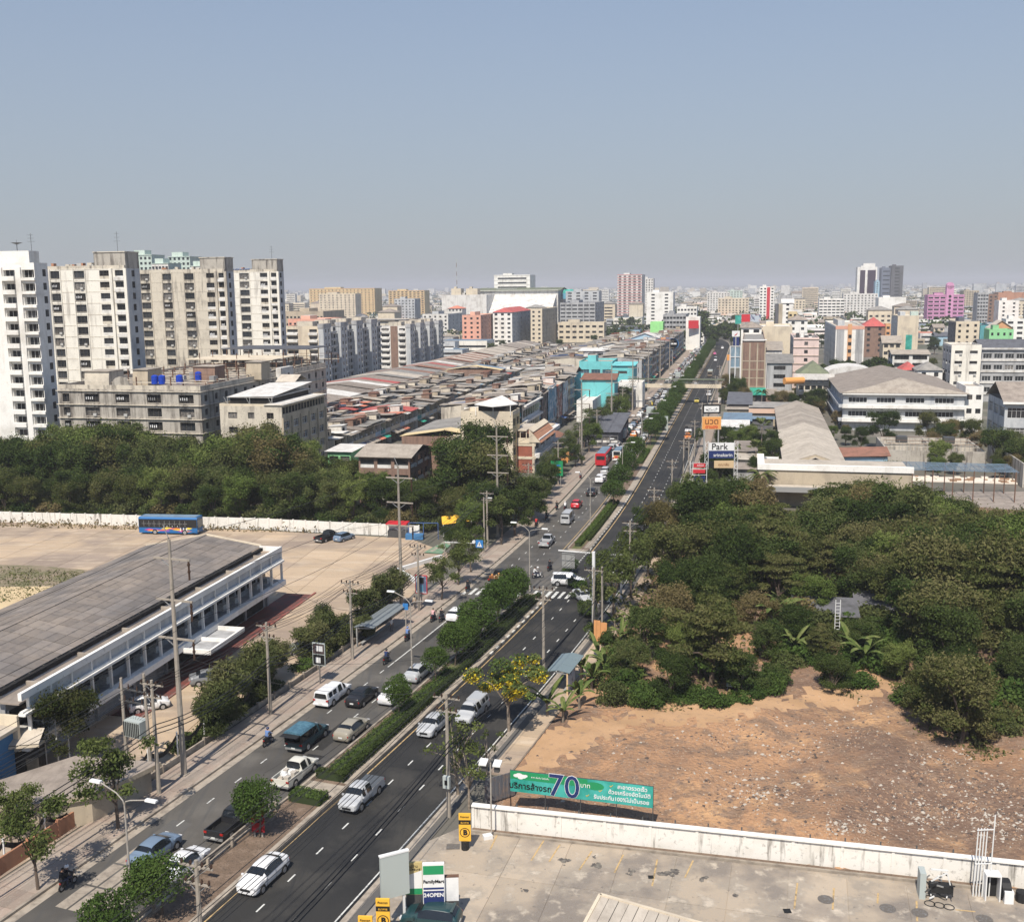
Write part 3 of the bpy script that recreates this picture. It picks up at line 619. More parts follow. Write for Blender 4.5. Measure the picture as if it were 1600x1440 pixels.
q=MB();q.quad((-.85,-2.7,1.98),(.85,-2.7,1.98),(.9,-3.5,1.95),(-.9,-3.5,1.95),trim);q.box(-.85,.85,-2.62,-2.55,1.06,1.2,trim);ob('rear_flap',q,r)
def bus(X,Y,rz,body,label,L=11.0,Wd=2.5,Ht=3.1,stripes=None,group=None,ad=None):
 r=thing('bus',label,'bus',(X,Y,.012),-rz,group)
 b=MB();sec=[(-Wd/2,.35),(-Wd/2,Ht-.25),(-Wd/2+.2,Ht),(Wd/2-.2,Ht),(Wd/2,Ht-.25),(Wd/2,.35)]
 b.ext(sec,-L/2,L/2,body,axis='y');b.smooth=30;ob('body',b,r)
 b=MB();b.box(-Wd/2+.25,Wd/2-.25,-L/2+.3,L/2-.3,Ht,Ht+.06,Rf_steel);ob('roof_panel',b,r)
 n=9;wl=(L-2.2)/n;q=MB();q.box(-.012,.012,.05,wl-.05,1.45,2.5,cglass);q.box(-.018,.018,wl/2-.02,wl/2+.02,1.45,2.5,frame_g);q.box(-.018,.018,.05,wl-.05,1.95,1.99,frame_g);wm=q.mesh('window')
 for sx in(-1,1):
  for i in range(n):ob('window',wm,r,(sx*(Wd/2+.01),-L/2+.5+i*wl,0))
 q=MB();q.box(-Wd/2+.12,Wd/2-.12,L/2,L/2+.03,1.2,2.6,cglass);ob('windshield',q,r)
 q=MB();q.box(-Wd/2+.25,Wd/2-.25,-L/2-.03,-L/2,1.6,2.5,cglass);ob('rear_window',q,r)
 wm=wheel_mesh(.48,.3)
 for y in(-L/2+2.9,L/2-2.3):
  for sx in(-1,1):ob('wheel',wm,r,(sx*(Wd/2-.12),y,.48))
 q=MB();q.box(-Wd/2-.006,Wd/2+.006,-L/2+.05,L/2-.05,1.28,2.75,trim);ob('trim_band',q,r)
 for sx in(-1,1):
  q=MB();q.box(-.14,.14,-.03,.03,-.2,.2,tail);ob('tail_light',q,r,(sx*(Wd/2-.2),-L/2-.02,.9))
  q=MB();q.box(-.18,.18,-.03,.03,-.1,.1,head);ob('headlight',q,r,(sx*(Wd/2-.3),L/2+.02,.75))
 return r
X,Y=G(268,833);bb=mat('bus_blue',(.02,.13,.34),.35)
r=bus(X,Y,R_(97),bb,'blue bus with flame and zebra graphics parked along the yard wall',L=10.6)
FL=[mat('flame_'+n,c,.4)for n,c in(('magenta',(.55,.05,.3)),('orange',(.75,.25,.03)),('yellow',(.8,.6,.08)),('violet',(.2,.1,.4)),('white',.7))]
q=MB()
for i in range(15):
 y=-4.4+i*.52;z=.6+.5*random.random();h=random.uniform(.12,.34);l=random.uniform(1.2,2.6)
 q.poly([(1.262+i*.0006,y,z),(1.262+i*.0006,y+l*.5,z+h),(1.262+i*.0006,y+l,z+h*.6),(1.262+i*.0006,y+l*.6,z-h*.2)],FL[i%4])
for i in range(5):q.box(1.25,1.274,2.2+i*.28,2.34+i*.28,.7+.1*(i%2),1.3,FL[4]if i%2==0 else trim)
q.box(1.25,1.27,-.6,1.9,1.45,1.62,FL[4]);ob('flame_graphic',q,r)
rb=mat('bus_red',(.5,.02,.03),.4)
X,Y=RD(187,-10.9);bus(X,Y,bear(187),rb,'large red bus in the kerb lane beside the roadside trees',L=11,group=LG)
X,Y=RD(192,-8.0);r=bus(X,Y,bear(192),M_whitep,'white minibus with a red and orange panel on its back',L=6.5,Wd=2.1,Ht=2.7,group=LG)
q=MB();q.box(-.7,.7,-3.31,-3.29,.9,1.55,M_orange);q.box(-.4,.3,-3.32,-3.3,1.0,1.4,M_red);ob('advert_panel',q,r)
X,Y=G(1075,686);r=car('pickup','orange',X,Y,bear(224)+math.pi,'orange pickup bus with a red and white roof at the right kerb','pickup bus',RG,name='pickup_bus')
q=MB();q.box(-.9,.9,-2.7,-.4,1.9,2.05,M_orange);q.box(-.9,.9,-2.2,-.2,2.06,2.5,M_whitep);q.box(-.9,.9,-2.7,-2.5,2.06,2.4,M_red)
for sx in(-1,1):
 for y in(-2.6,-.5):q.bar((sx*.82,y,1.0),(sx*.82,y,1.95),.06,.06,steel_w)
ob('roof_rack',q,r)
def jam_mesh(kind):
 b=MB();P=carproto(kind);vs=[]
 for pn,me,loc in P:
  if pn in('side_mirror','grille','spoiler','door_seam'):continue
  b.add([(v.co.x+loc[0],v.co.y+loc[1],v.co.z+loc[2])for v in me.vertices],[tuple(p.vertices)for p in me.polygons if me.materials[p.material_index]is not None][:0],paint)
  o=len(b.v)-len(me.vertices)
  for p in me.polygons:b.f.append(tuple(i+o for i in p.vertices));b.m.append(b.mi(me.materials[p.material_index]))
 return b.mesh(kind)
JM={k:jam_mesh(k)for k in('sedan','hatch','suv','pickup','pickup_canopy','van')}
def tq():
 b=MB();b.box(-1.1,1.1,-3.2,1.6,.9,3.1,M_greyp);b.box(-1.05,1.05,1.8,3.4,.5,2.5,paint);b.box(-.95,.95,3.4,3.43,1.4,2.2,cglass);b.box(-.8,.8,-3.2,3.2,.5,.9,trim)
 for y in(-2.2,2.5):
  for sx in(-1,1):b.tube([(sx*.95-.15,y,.45),(sx*.95+.15,y,.45)],.45,tyre,10)
 return b.mesh('truck')
JM['truck']=tq()
colors=['white']*9+['silver']*6+['grey']*4+['black']*5+['bronze','red','blue','pink','yellow','orange','green','gold']
cname={'sedan':'sedan','hatch':'hatchback','suv':'four wheel drive','pickup':'pickup','pickup_canopy':'canopy pickup','van':'van','truck':'box truck'}
rj=random.Random(21)
for lane,s0 in((-11.15,200),(-8.25,203),(-5.3,196)):
 s=s0
 while s<690:
  k=rj.choice(['sedan']*6+['hatch']*3+['suv']*3+['pickup']*3+['pickup_canopy','van','van']);c=rj.choice(colors)
  if rj.random()<.035:k='truck'
  X,Y=RD(s,lane+rj.uniform(-.25,.25));o=ob({'truck':'box_truck','van':'passenger_van'}.get(k,'queued_car'),JM[k],None,(X,Y,.012),-bear(s)+rj.uniform(-.02,.02));o.color=(*COLN[c],1)
  where={-11.15:'kerb',-8.25:'middle',-5.3:'median'}[lane];far='before the footbridge' if s<318 else('just past the footbridge' if s<420 else 'far up the avenue')
  tag(o,f'{c} {cname[k]} queuing in the {where} lane {far}','car' if k!='truck' else 'truck','cars queuing in the traffic jam')
  s+=(8.6 if k=='truck' else 6.0)+rj.choice((0,.3,.6,1,2.5))
for s,t,k,c,lb in((430,5.0,'truck','bronze','grey box truck coming down the dark carriageway past the footbridge'),(530,4.2,'van','white','white van far up the dark carriageway'),(585,2,'sedan','pink','pink taxi far up the dark carriageway'),(640,5,'pickup','white','white pickup at the far end of the dark carriageway'),(300,7.6,'sedan','silver','silver car at the right kerb near the billboards'),(345,7.7,'suv','white','white car stopped at the right kerb below the footbridge stairs'),(480,7.5,'sedan','black','black car at the right kerb past the footbridge')):
 X,Y=RD(s,t);o=ob('distant_car' if k!='truck' else 'box_truck',JM[k],None,(X,Y,.012),math.pi-bear(s));o.color=(*COLN[c],1);tag(o,lb,'car' if k!='truck' else 'truck',RG)
#  people and motorcycles
def skinfig(name,J,E_,rad,mats,region,root=0):
 me=bpy.data.meshes.new(name);me.from_pydata(J,E_,[]);o=bpy.data.objects.new(name,me);COL.objects.link(o)
 sk=o.modifiers.new('s','SKIN');sk.use_smooth_shade=True
 for i,v in enumerate(me.skin_vertices[0].data):v.radius=(rad[i],rad[i]);v.use_root=(i==root)
 su=o.modifiers.new('u','SUBSURF');su.levels=2;su.render_levels=2
 dg=bpy.context.evaluated_depsgraph_get();dg.update();nm=bpy.data.meshes.new_from_object(o.evaluated_get(dg))
 bpy.data.objects.remove(o);nm.name=name;nm.materials.clear()
 for m in mats:nm.materials.append(m)
 for p in nm.polygons:p.material_index=region(p.center);p.use_smooth=True
 return nm
skin_m=mat('skin',(.36,.2,.13),.6);trouser=mat('trousers',(.04,.045,.07),.9);trouser2=mat('grey_trousers',(.14,.13,.12),.9);shoe=mat('shoe',(.03,.025,.02),.7)
shirt=mat('shirt',.5,.9,objcol=True);hair=mat('hair',(.012,.01,.008),.8);helm=mat('helmet',.5,.3,objcol=True,spec=.6)
JS=[(0,-.12,.86),(0,-.04,1.08),(0,.06,1.32),(0,.09,1.44),(0,.13,1.56),(0,.14,1.66),(-.18,.06,1.36),(-.26,.22,1.14),(-.30,.42,1.05),(-.31,.50,1.05),(.18,.06,1.36),(.26,.22,1.14),(.30,.42,1.05),(.31,.50,1.05),(-.12,-.08,.84),(-.22,.30,.80),(-.20,.24,.42),(-.20,.36,.34),(.12,-.08,.84),(.22,.30,.80),(.20,.24,.42),(.20,.36,.34)]
ES=[(0,1),(1,2),(2,3),(3,4),(4,5),(2,6),(6,7),(7,8),(8,9),(2,10),(10,11),(11,12),(12,13),(0,14),(14,15),(15,16),(16,17),(0,18),(18,19),(19,20),(20,21)]
RS=[.15,.14,.15,.06,.09,.07,.075,.055,.045,.04,.075,.055,.045,.04,.10,.085,.06,.05,.10,.085,.06,.05]
def reg(c):
 if c.z>1.43:return 1
 if c.y>.40 and c.z>.95:return 1
 if c.z<.92 and(c.z<.86 or abs(c.x)>.0):return 2 if c.z>.38 else 3
 return 0
rider_me=skinfig('person',JS,ES,RS,[shirt,skin_m,trouser,shoe],reg)
JT=[(0,0,.95),(0,0,1.15),(0,0,1.38),(0,0,1.5),(0,.02,1.6),(0,.03,1.68),(-.19,0,1.40),(-.24,.02,1.12),(-.25,.10,.88),(-.25,.13,.80),(.19,0,1.40),(.24,-.02,1.12),(.26,.02,.86),(.26,.04,.78),(-.09,0,.9),(-.10,.08,.5),(-.10,.0,.1),(-.10,.12,.05),(.09,0,.9),(.10,-.06,.5),(.10,-.18,.12),(.10,-.06,.05)]
def reg2(c):
 if c.z>1.48:return 1
 if c.z<.10:return 3
 if c.z<.95 and abs(c.x)<.2:return 2
 if c.z<1.1 and abs(c.x)>.2:return 1
 return 0
walker_me=skinfig('person',JT,ES,[.14,.13,.15,.055,.085,.07,.07,.05,.04,.035,.07,.05,.04,.035,.095,.07,.05,.045,.095,.07,.05,.045],[shirt,skin_m,trouser2,shoe],reg2)
q=MB()
for i in range(6):
 for j in range(10):
  a0,a1=math.pi/2*i/6-.35,math.pi/2*(i+1)/6-.35;c0,c1=6.2832*j/10,6.2832*(j+1)/10;f=lambda a,c:(.15*math.cos(a)*math.cos(c),.165*math.cos(a)*math.sin(c),.15*math.sin(a))
  q.quad(f(a0,c0),f(a0,c1),f(a1,c1),f(a1,c0),helm)
q.smooth=60;helm_me=q.mesh('helmet')
q=MB()
for i in range(6):
 for j in range(10):
  a0,a1=math.pi/2*i/6-.15,math.pi/2*(i+1)/6-.15;c0,c1=6.2832*j/10,6.2832*(j+1)/10;f=lambda a,c:(.1*math.cos(a)*math.cos(c),.12*math.cos(a)*math.sin(c)-.01,.11*math.sin(a))
  q.quad(f(a0,c0),f(a0,c1),f(a1,c1),f(a1,c0),hair)
q.smooth=60;hair_me=q.mesh('hair')
q=MB();q.tube([(-.05,0,0),(.05,0,0)],.27,tyre,14);q.tube([(-.055,0,0),(.055,0,0)],.16,rim,10);mwheel=q.mesh('wheel')
q=MB();q.ext([(-.62,.55),(-.55,.74),(-.2,.76),(.0,.60),(.25,.56),(.42,.86),(.5,.84),(.45,.45),(.1,.34),(-.3,.34)],-.13,.13,paint);q.box(-.18,.18,-.6,-.1,.34,.55,trim);q.bar((0,.42,.85),(0,.62,.28),.07,.07,steel);mbody=q.mesh('body')
q=MB();q.box(-.13,.13,-.68,.02,.74,.82,trim);mseat=q.mesh('seat');q=MB();q.bar((-.34,.42,1.02),(.34,.42,1.02),.04,.04,steel_d);q.bar((0,.44,.8),(0,.42,1.02),.06,.06,steel_d)
for sx in(-1,1):q.bar((sx*.24,.42,1.02),(sx*.28,.40,1.18),.02,.02,steel_d);q.box(sx*.3-.06,sx*.3+.06,.39,.41,1.16,1.25,trim)
mbar=q.mesh('handlebar');q=MB();q.box(-.07,.07,.5,.56,.78,.9,head);mhl=q.mesh('headlight');q=MB();q.box(-.07,.07,-.72,-.66,.6,.7,tail);mtl=q.mesh('tail_light')
def moto(px,py,mc,sc,hc,where,passenger=None,dh=0,lbl=None):
 X,Y=G(px,py);s,t=ST(X,Y);h=bear(s)+R_(dh)
 r=thing('motorcycle',f'{lbl or mc} motorcycle {where}','motorcycle',(X,Y,.012),-h,'motorcycles on the avenue')
 for n_,me,l in(('body',mbody,(0,0,0)),('seat',mseat,(0,0,0)),('handlebar',mbar,(0,0,0)),('headlight',mhl,(0,0,0)),('tail_light',mtl,(0,0,0)),('wheel',mwheel,(0,.64,.27)),('wheel',mwheel,(0,-.58,.27))):
  o=ob(n_,me,r,l);o.color=(*COLN[mc],1)
 def rider(dy,sh,hcol,lb):
  X2,Y2=X+math.sin(h)*dy,Y+math.cos(h)*dy
  p=ob('person',rider_me,None,(X2,Y2,.012),-h);p.color=(*sh[1],1);tag(p,lb,'person','motorcycle riders')
  if hcol:o=ob('helmet',helm_me,p,(0,.14,1.60));o.color=(*hcol[1],1)
  else:ob('hair',hair_me,p,(0,.13,1.62))
 rider(-.08,sc,hc,f'bareheaded rider in {sc[0]} {where}' if hc is None else f'{sc[0]} clad helmeted rider {where}')
 if passenger:rider(-.48,passenger,None,f'pillion passenger in {passenger[0]} {where}')
cA={'black':('black',(.015,.015,.018)),'navy':('navy',(.02,.035,.1)),'blue':('blue',(.12,.2,.4)),'grey':('grey',(.2,.2,.2)),'white':('white',(.7,.7,.7)),'red':('red',(.45,.03,.03)),'pink':('pale pink',(.6,.35,.35)),'beige':('beige',(.5,.4,.3))}
moto(106,1386,'black',cA['black'],cA['white'],'beside the kerb at the bottom left of the photo',cA['black'])
moto(419,1163,'black',cA['blue'],cA['navy'],'hugging the kerb left of the blue roofed pickup bus')
moto(604,1036,'black',cA['navy'],cA['black'],'in front of the bus shelter')
moto(637,1000,'black',cA['blue'],cA['blue'],'beside the street lamp next to the bus shelter')
moto(677,970,'black',cA['pink'],None,'left of the pair just behind the white hatchback')
moto(690,970,'grey',cA['black'],None,'right of the pair just behind the white hatchback')
moto(731,923,'black',cA['black'],cA['black'],'crossing the left end of the zebra stripes')
moto(840,903,'white',cA['grey'],cA['white'],'turning in the junction behind the white four wheel drive',cA['white'],dh=60)
moto(859,891,'black',cA['black'],None,'standing in the median gap at the junction',dh=8)
moto(838,823,'black',cA['red'],cA['black'],'in the kerb lane behind the grey van, first of two',None)
moto(854,812,'black',cA['black'],cA['black'],'in the kerb lane left of the grey van')
moto(870,796,'black',cA['black'],None,'at the shaded kerb behind the red hatchback')
moto(883,797,'black',cA['white'],cA['white'],'directly behind the red hatchback')
moto(907,748,'red',cA['grey'],None,'parked facing the green shop sign')
for px,py,sh,lb,hd in((935,961,'grey','person in a grey top walking on the right sidewalk past the orange hoarding',20),(727,828,'black','person in black standing in the shade by the junction trees',200),(648,952,'beige','person in a beige top walking beside the advertising panel',200),(612,988,'white','person in a white top waiting inside the left bus shelter',110),(872,1052,'black','person in black standing by the right bus shelter',200),(1150,668,'red','person in a red top under the pink umbrella',160)):
 X,Y=G(px,py);p=ob('person',walker_me,None,(X,Y,.16),-R_(hd));p.color=(*cA[sh][1],1);tag(p,lb,'person','people on foot');ob('hair',hair_me,p,(0,.03,1.63))
#  buildings: helpers
OCC=[]
_wc={}
def winmesh(w,h,kind,rec):
 key=(round(w,2),round(h,2),kind,rec)
 if key in _wc:return _wc[key]
 b=MB();k=kind.split('_')[0];v=kind.split('_')[1]if '_' in kind else '0'
 g={'0':glass,'1':glass_cur,'2':dark_in,'3':glass,'4':dark_in}[v];fr=frame_d if k in('dark','bay','apt')else frame_w
 if k=='white':fr=frame_w
 if k=='blue':g=glass_blue;fr=frame_g
 b.quad((0,rec,0),(w,rec,0),(w,rec,h),(0,rec,h),g)
 t=.07
 if k!='hole':
  y0,y1=rec-.09,rec-.01
  b.box(0,w,y0,y1,0,t,fr);b.box(0,w,y0,y1,h-t,h,fr);b.box(0,t,y0+.004,y1,t,h-t,fr);b.box(w-t,w,y0+.004,y1,t,h-t,fr)
  n=max(2,int(round(w/1.1)))
  for i in range(1,n):b.box(w*i/n-.03,w*i/n+.03,y0+.004,y1,t,h-t,fr)
 if k=='band':b.box(0,w,rec-.085,rec-.012,h*.7,h*.7+.05,fr)
 if k in('bay','hole'):
  b.box(0,w,.02,.12,0,h*.34,W_white2 if v!='4' else W_older)
 if k=='apt':b.box(-.06,w+.06,-.12,.0,-.1,0,W_older)
 if v in('3','1')and k in('apt','bay','hole'):b.box(w*.58,w*.58+.8,-.38,.1,.02,.6,ac_m)
 if v=='2' and k in('apt','bay','hole'):
  for i in range(4):b.box(w*(.1+.14*i),w*(.1+.14*i)+.22,.0,.04,h*.35,h*(.62+.05*(i%2)),cloth_m)
 me=b.mesh('window');_wc[key]=me;return me
FACE={'F':lambda w,d:((0,0),(1,0),(0,-1),0.0,w),'R':lambda w,d:((w,0),(0,1),(1,0),math.pi/2,d),'L':lambda w,d:((0,d),(0,-1),(-1,0),-math.pi/2,d),'B':lambda w,d:((w,d),(-1,0),(0,1),math.pi,w)}
def facade(b,face,w,d,z0,z1,opens,m,rec=.3):
 o,u,n,rz,L=FACE[face](w,d)
 P=lambda a,z,dep=0:(o[0]+u[0]*a-n[0]*dep,o[1]+u[1]*a-n[1]*dep,z)
 us=sorted({0,L}|{round(q,3)for op in opens for q in op[:2]});zs=sorted({z0,z1}|{round(q,3)for op in opens for q in op[2:4]})
 us=[q for q in us if 0<=q<=L];zs=[q for q in zs if z0<=q<=z1]
 for i in range(len(us)-1):
  run=None
  for j in range(len(zs)-1):
   cu,cz=(us[i]+us[i+1])/2,(zs[j]+zs[j+1])/2
   hit=any(op[0]<cu<op[1]and op[2]<cz<op[3]for op in opens)
   if not hit and run is None:run=zs[j]
   if(hit or j==len(zs)-2)and run is not None:
    top=zs[j]if hit else zs[j+1];b.quad(P(us[i],run),P(us[i+1],run),P(us[i+1],top),P(us[i],top),m);run=None
 for a,c,e,f in opens:
  b.quad(P(a,e),P(a,e,rec),P(a,f,rec),P(a,f),m);b.quad(P(c,e),P(c,f),P(c,f,rec),P(c,e,rec),m)
  b.quad(P(a,e),P(c,e),P(c,e,rec),P(a,e,rec),m);b.quad(P(a,f),P(a,f,rec),P(c,f,rec),P(c,f),m)
def cols_even(L,n,ww,m0=None):
 m0=(L/n-ww)/2 if m0 is None else m0;step=(L-2*m0-ww)/max(1,n-1);return[(m0+i*step,m0+i*step+ww)for i in range(n)]
def winset(root,b,face,w,d,z0,z1,cols,fh,sill,hh,wm,kind='apt',rec=.3,z_first=0.0,vari='0013',far=False,skip=()):
 o,u,n,rz,L=FACE[face](w,d);opens=[]
 k=0;z=z0+z_first
 while z+sill+hh<z1-.15:
  for ci,(a,c)in enumerate(cols):
   if c<=L and(ci,k)not in skip:opens.append((round(a,3),round(c,3),round(z+sill,3),round(z+sill+hh,3)))
  z+=fh;k+=1
 facade(b,face,w,d,z0,z1,opens,wm,rec)
 if far:
  q=MB()
  for a,c,e,f in opens:
   P=lambda s,zz:(o[0]+u[0]*s-n[0]*rec,o[1]+u[1]*s-n[1]*rec,zz);q.quad(P(a,e),P(c,e),P(c,f),P(a,f),glass if kind!='hole' else dark_in)
  if q.v:stuff(ob('windows',q,root))
  return
 for a,c,e,f in opens:
  me=winmesh(c-a,f-e,kind+'_'+random.choice(vari),rec);ob('window',me,root,(o[0]+u[0]*a,o[1]+u[1]*a,e),rz)
def parapet(root,w,d,h,ph,m,roofmat,name='parapet',t=.22):
 b=MB();b.box(0,w,0,t,h,h+ph,m);b.box(0,w,d-t,d,h,h+ph,m);b.box(0,t,t,d-t,h,h+ph,m);b.box(w-t,w,t,d-t,h,h+ph,m);ob(name,b,root)
 b=MB();b.box(t,w-t,t,d-t,h-.3,h+.02,roofmat);ob('roof',b,root)
def gable(b,x0,x1,y0,y1,z,rise,m,axis='x',oh=.6,th=.12,skew=.5):
 """ridge runs along axis"""
 if axis=='x':
  ym=y0+(y1-y0)*skew;k=rise/(ym-y0)*oh;k2=rise/(y1-ym)*oh
  b.ext([(y0-oh,z-k),(ym,z+rise),(y1+oh,z-k2),(y1+oh,z-k2+th),(ym,z+rise+th),(y0-oh,z-k+th)],x0-oh,x1+oh,m)
 else:
  xm=x0+(x1-x0)*skew;k=rise/(xm-x0)*oh;k2=rise/(x1-xm)*oh
  b.ext([(x0-oh,z-k),(xm,z+rise),(x1+oh,z-k2),(x1+oh,z-k2+th),(xm,z+rise+th),(x0-oh,z-k+th)],y0-oh,y1+oh,m,axis='y')
def hip(b,x0,x1,y0,y1,z,rise,m,oh=.6,inset=None):
 x0-=oh;x1+=oh;y0-=oh;y1+=oh;k=inset if inset is not None else min(x1-x0,y1-y0)/2*.98
 if x1-x0>=y1-y0:r=[(x0+k,(y0+y1)/2),(x1-k,(y0+y1)/2)];fs=[(0,1,5,4),(2,3,4,5),(1,2,5),(3,0,4)]
 else:r=[((x0+x1)/2,y0+k),((x0+x1)/2,y1-k)];fs=[(0,1,4),(1,2,5,4),(2,3,5),(3,0,4,5)]
 b.add([(x0,y0,z),(x1,y0,z),(x1,y1,z),(x0,y1,z),(*r[0],z+rise),(*r[1],z+rise)],fs+[(3,2,1,0)],m)
def bld(name,label,cat,xl,xr,yt,Y,yaw=YAW,xs=None,depth=12.0,group=None,X0=None):
 if Y<60:Y=(H-Y)/(H-ZY(xl,yt,1.0)[1])
 X,h=ZY(xl,yt,Y);ux,uy=math.cos(yaw),-math.sin(yaw);vx,vy=math.sin(yaw),math.cos(yaw)
 lo,hi=.5,400
 for _ in range(40):
  md=(lo+hi)/2
  if PX(X+ux*md,Y+uy*md,h)[0]<xr:lo=md
  else:hi=md
 w=lo
 if xs is not None:
  cx0,cy0=(X+ux*w,Y+uy*w)if xs>xr else(X,Y)
  lo,hi=.5,300;sg=1 if xs>xr else-1
  for _ in range(40):
   md=(lo+hi)/2
   if(PX(cx0+vx*md,cy0+vy*md,h)[0]-xs)*sg<0:lo=md
   else:hi=md
  depth=lo
 r=thing(name,label,cat,(X,Y,0),-yaw,group);OCC.append((X+ux*w/2+vx*depth/2,Y+uy*w/2+vy*depth/2,max(w,depth)*.62+4))
 return r,w,depth,h
def plain(b,faces,w,d,z0,z1,m):
 for f in faces:facade(b,f,w,d,z0,z1,[],m)
def antenna(x,y,z,hh,label):
 b=MB();b.tube([(0,0,0),(0,0,hh)],.05,steel_d,4)
 for i in range(3):
  zz=hh*(.55+.18*i);b.bar((-.9+.2*i,0,zz),(.9-.2*i,0,zz),.05,.05,steel_d)
  for j in range(4):b.bar((-.7+.4*j,-.3,zz),(-.7+.4*j,.3,zz),.04,.04,steel_d)
 o=ob('roof_antenna',b,None,(x,y,z));tag(o,label,'antenna','antennas on the tower roofs')
def loc(r,x,y):c,s=math.cos(r.rotation_euler.z),math.sin(r.rotation_euler.z);return(r.location.x+x*c-y*s,r.location.y+x*s+y*c)
#  far left white tower
r,w,d,h=bld('apartment_tower','clean white tall apartment tower at the left edge of the photo','apartment tower',-110,53,418,250,xs=74)
K=w/163.0
b=MB();bx=lambda p:(p+110)*K
winset(r,b,'F',w,d,0,h,[(bx(5),bx(24)),(bx(34),bx(52))],3.05,.6,1.8,W_white,'plain',.9,vari='0204',z_first=(h%3.05)-.2)
winset(r,b,'R',w,d,0,h,[(d*.58,d*.58+1.3)],3.05,.9,1.6,W_white,'dark',.2,vari='00',z_first=(h%3.05)-.2)
plain(b,'LB',w,d,0,h,W_white);ob('wall',b,r);parapet(r,w,d,h,.7,W_white,Rf_grey)
b=MB()
for(p0,p1)in((24,33),(-20,4)):b.box(bx(p0)+.1,bx(p1),-.45,-.01,0,h-.3,W_white)
ob('pilaster',b,r)
q=MB();q.box(0,(52-33)*K+.3,-.5,-.01,-.02,.58,W_white);bm1=q.mesh('balcony');q=MB();q.box(0,(24-4)*K,-.9,-.01,-.05,1.0,W_white);bm2=q.mesh('balcony')
z=(h%3.05)-.2
while z<h-3:ob('balcony',bm1,r,(bx(33.2),0,z));ob('balcony',bm2,r,(bx(4.2),0,z));z+=3.05
b=MB();b.box(bx(-100),bx(44),.6,d-.6,h,h+3.4,W_white);ob('rooftop_room',b,r)
b=MB();b.tube([(0,0,0),(0,0,1.6)],.08,steel_d,5);n_=12
for i in range(n_):
 a0,a1=6.2832*i/n_,6.2832*(i+1)/n_
 b.add([(0,0,1.5),(1.3*math.cos(a0),1.3*math.sin(a0),1.95),(1.3*math.cos(a1),1.3*math.sin(a1),1.95)],[(0,1,2)],steel_d)
b.bar((0,0,1.5),(0,0,2.6),.05,.05,steel_d)
x,y=loc(r,bx(16),3);o=ob('satellite_dish',b,None,(x,y,h+3.4));tag(o,'dark mesh satellite dish on the roof of the white tower','satellite dish')
x,y=loc(r,bx(34),4);antenna(x,y,h+3.4,4.0,'tall television antenna on the white tower roof beside the dish')
x,y=loc(r,bx(30),2);o=ob('wall_bush',MB(),None);bpy.data.objects.remove(o)
#  three weathered towers
def tower(label,xl,xr,xs,yt,Y,cols,kinds,ph,wm,fh=3.0,roomy=4.2,grp='row of weathered apartment towers'):
 r,w,d,h=bld('apartment_tower',label,'apartment tower',xl,xr,yt,Y,xs=xs,group=grp);K=w/(xr-xl);b=MB();f=lambda p:(p-xl)*K
 zf=(h%fh)-.1;cs=[(f(a),f(c))for a,c in cols]
 main=[c for c,k in zip(cs,kinds)if k=='a'];bays=[c for c,k in zip(cs,kinds)if k=='b'];sp=f(cols[kinds.index('b')][0])-.5 if 'b' in kinds else w
 o_,op=[],[]
 z=zf
 while z+3<h:
  for c in main:op.append((round(c[0],3),round(c[1],3),round(z+.6,3),round(z+2.6,3),'apt',.35,'0001230'))
  for c in bays:op.append((round(c[0],3),round(c[1],3),round(z+.35,3),round(z+2.6,3),'bay',1.0,'0204'))
  z+=fh
 facade(b,'F',w,d,0,h,[q[:4]for q in op if q[4]=='apt']+[q[:4]for q in op if q[4]=='bay'],wm,.35)
 for a,c,e,g_,k,rec,v in op:ob('window',winmesh(c-a,g_-e,k+'_'+random.choice(v),.35),r,(a,0,e),0)
 winset(r,b,'R',w,d,0,h,[(d*.45,d*.45+1.5)],fh,.9,1.7,W_bluegrey,'dark',.2,vari='02',z_first=zf)  # right face bluer than the front: its shade is put into the colour
 plain(b,'LB',w,d,0,h,wm);ob('wall',b,r);parapet(r,w,d,h,.8,W_older,Rf_brown)
 b=MB();z=zf
 while z+1<h:b.box(0,w,-.05,-.002,z+2.86,z+2.98,W_older);z+=fh
 ob('floor_ledge',b,r);b=MB()
 for c,k in zip(cs,kinds):
  if k=='a':b.box(c[0]-.28,c[0]-.06,-.25,-.005,0,h,wm);b.box(c[1]+.06,c[1]+.28,-.25,-.005,0,h,wm)
  else:b.box(c[1]+.08,c[1]+.9*K/K,-.5,-.005,0,h,wm)
 ob('pilaster',b,r)
 q=MB();bw=(bays[-1][1]-bays[-1][0]);q.box(-.1,bw+.1,-.55,-.01,-.1,.75,W_white2);bm=q.mesh('balcony');z=zf
 while z+3<h:
  ob('balcony',bm,r,(bays[-1][0],0,z+.0));z+=fh
 b=MB();b.box(f(ph[0]),w+.05,.6,d-.2,h+.03,h+roomy,W_conc,Rf_grey);b.box(f(ph[0])-.2,w+.2,.4,d,h+roomy,h+roomy+.25,W_older);ob('rooftop_room',b,r)
 for _ in range(9):
  x=random.uniform(1,f(ph[0]));
  q=MB();q.box(x,x+random.uniform(.5,1.6),1,2.2,h+.02,h+random.uniform(.8,1.6),random.choice((W_older,ac_m,W_terra)));ob('rooftop_unit',q,r)
 return r,w,d,h,f
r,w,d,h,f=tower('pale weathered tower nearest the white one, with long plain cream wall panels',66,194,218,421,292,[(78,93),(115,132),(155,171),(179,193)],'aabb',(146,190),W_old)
x,y=loc(r,f(176),3);antenna(x,y,h+4.2,5.5,'thin antenna on the roof room of the second tower from the left')
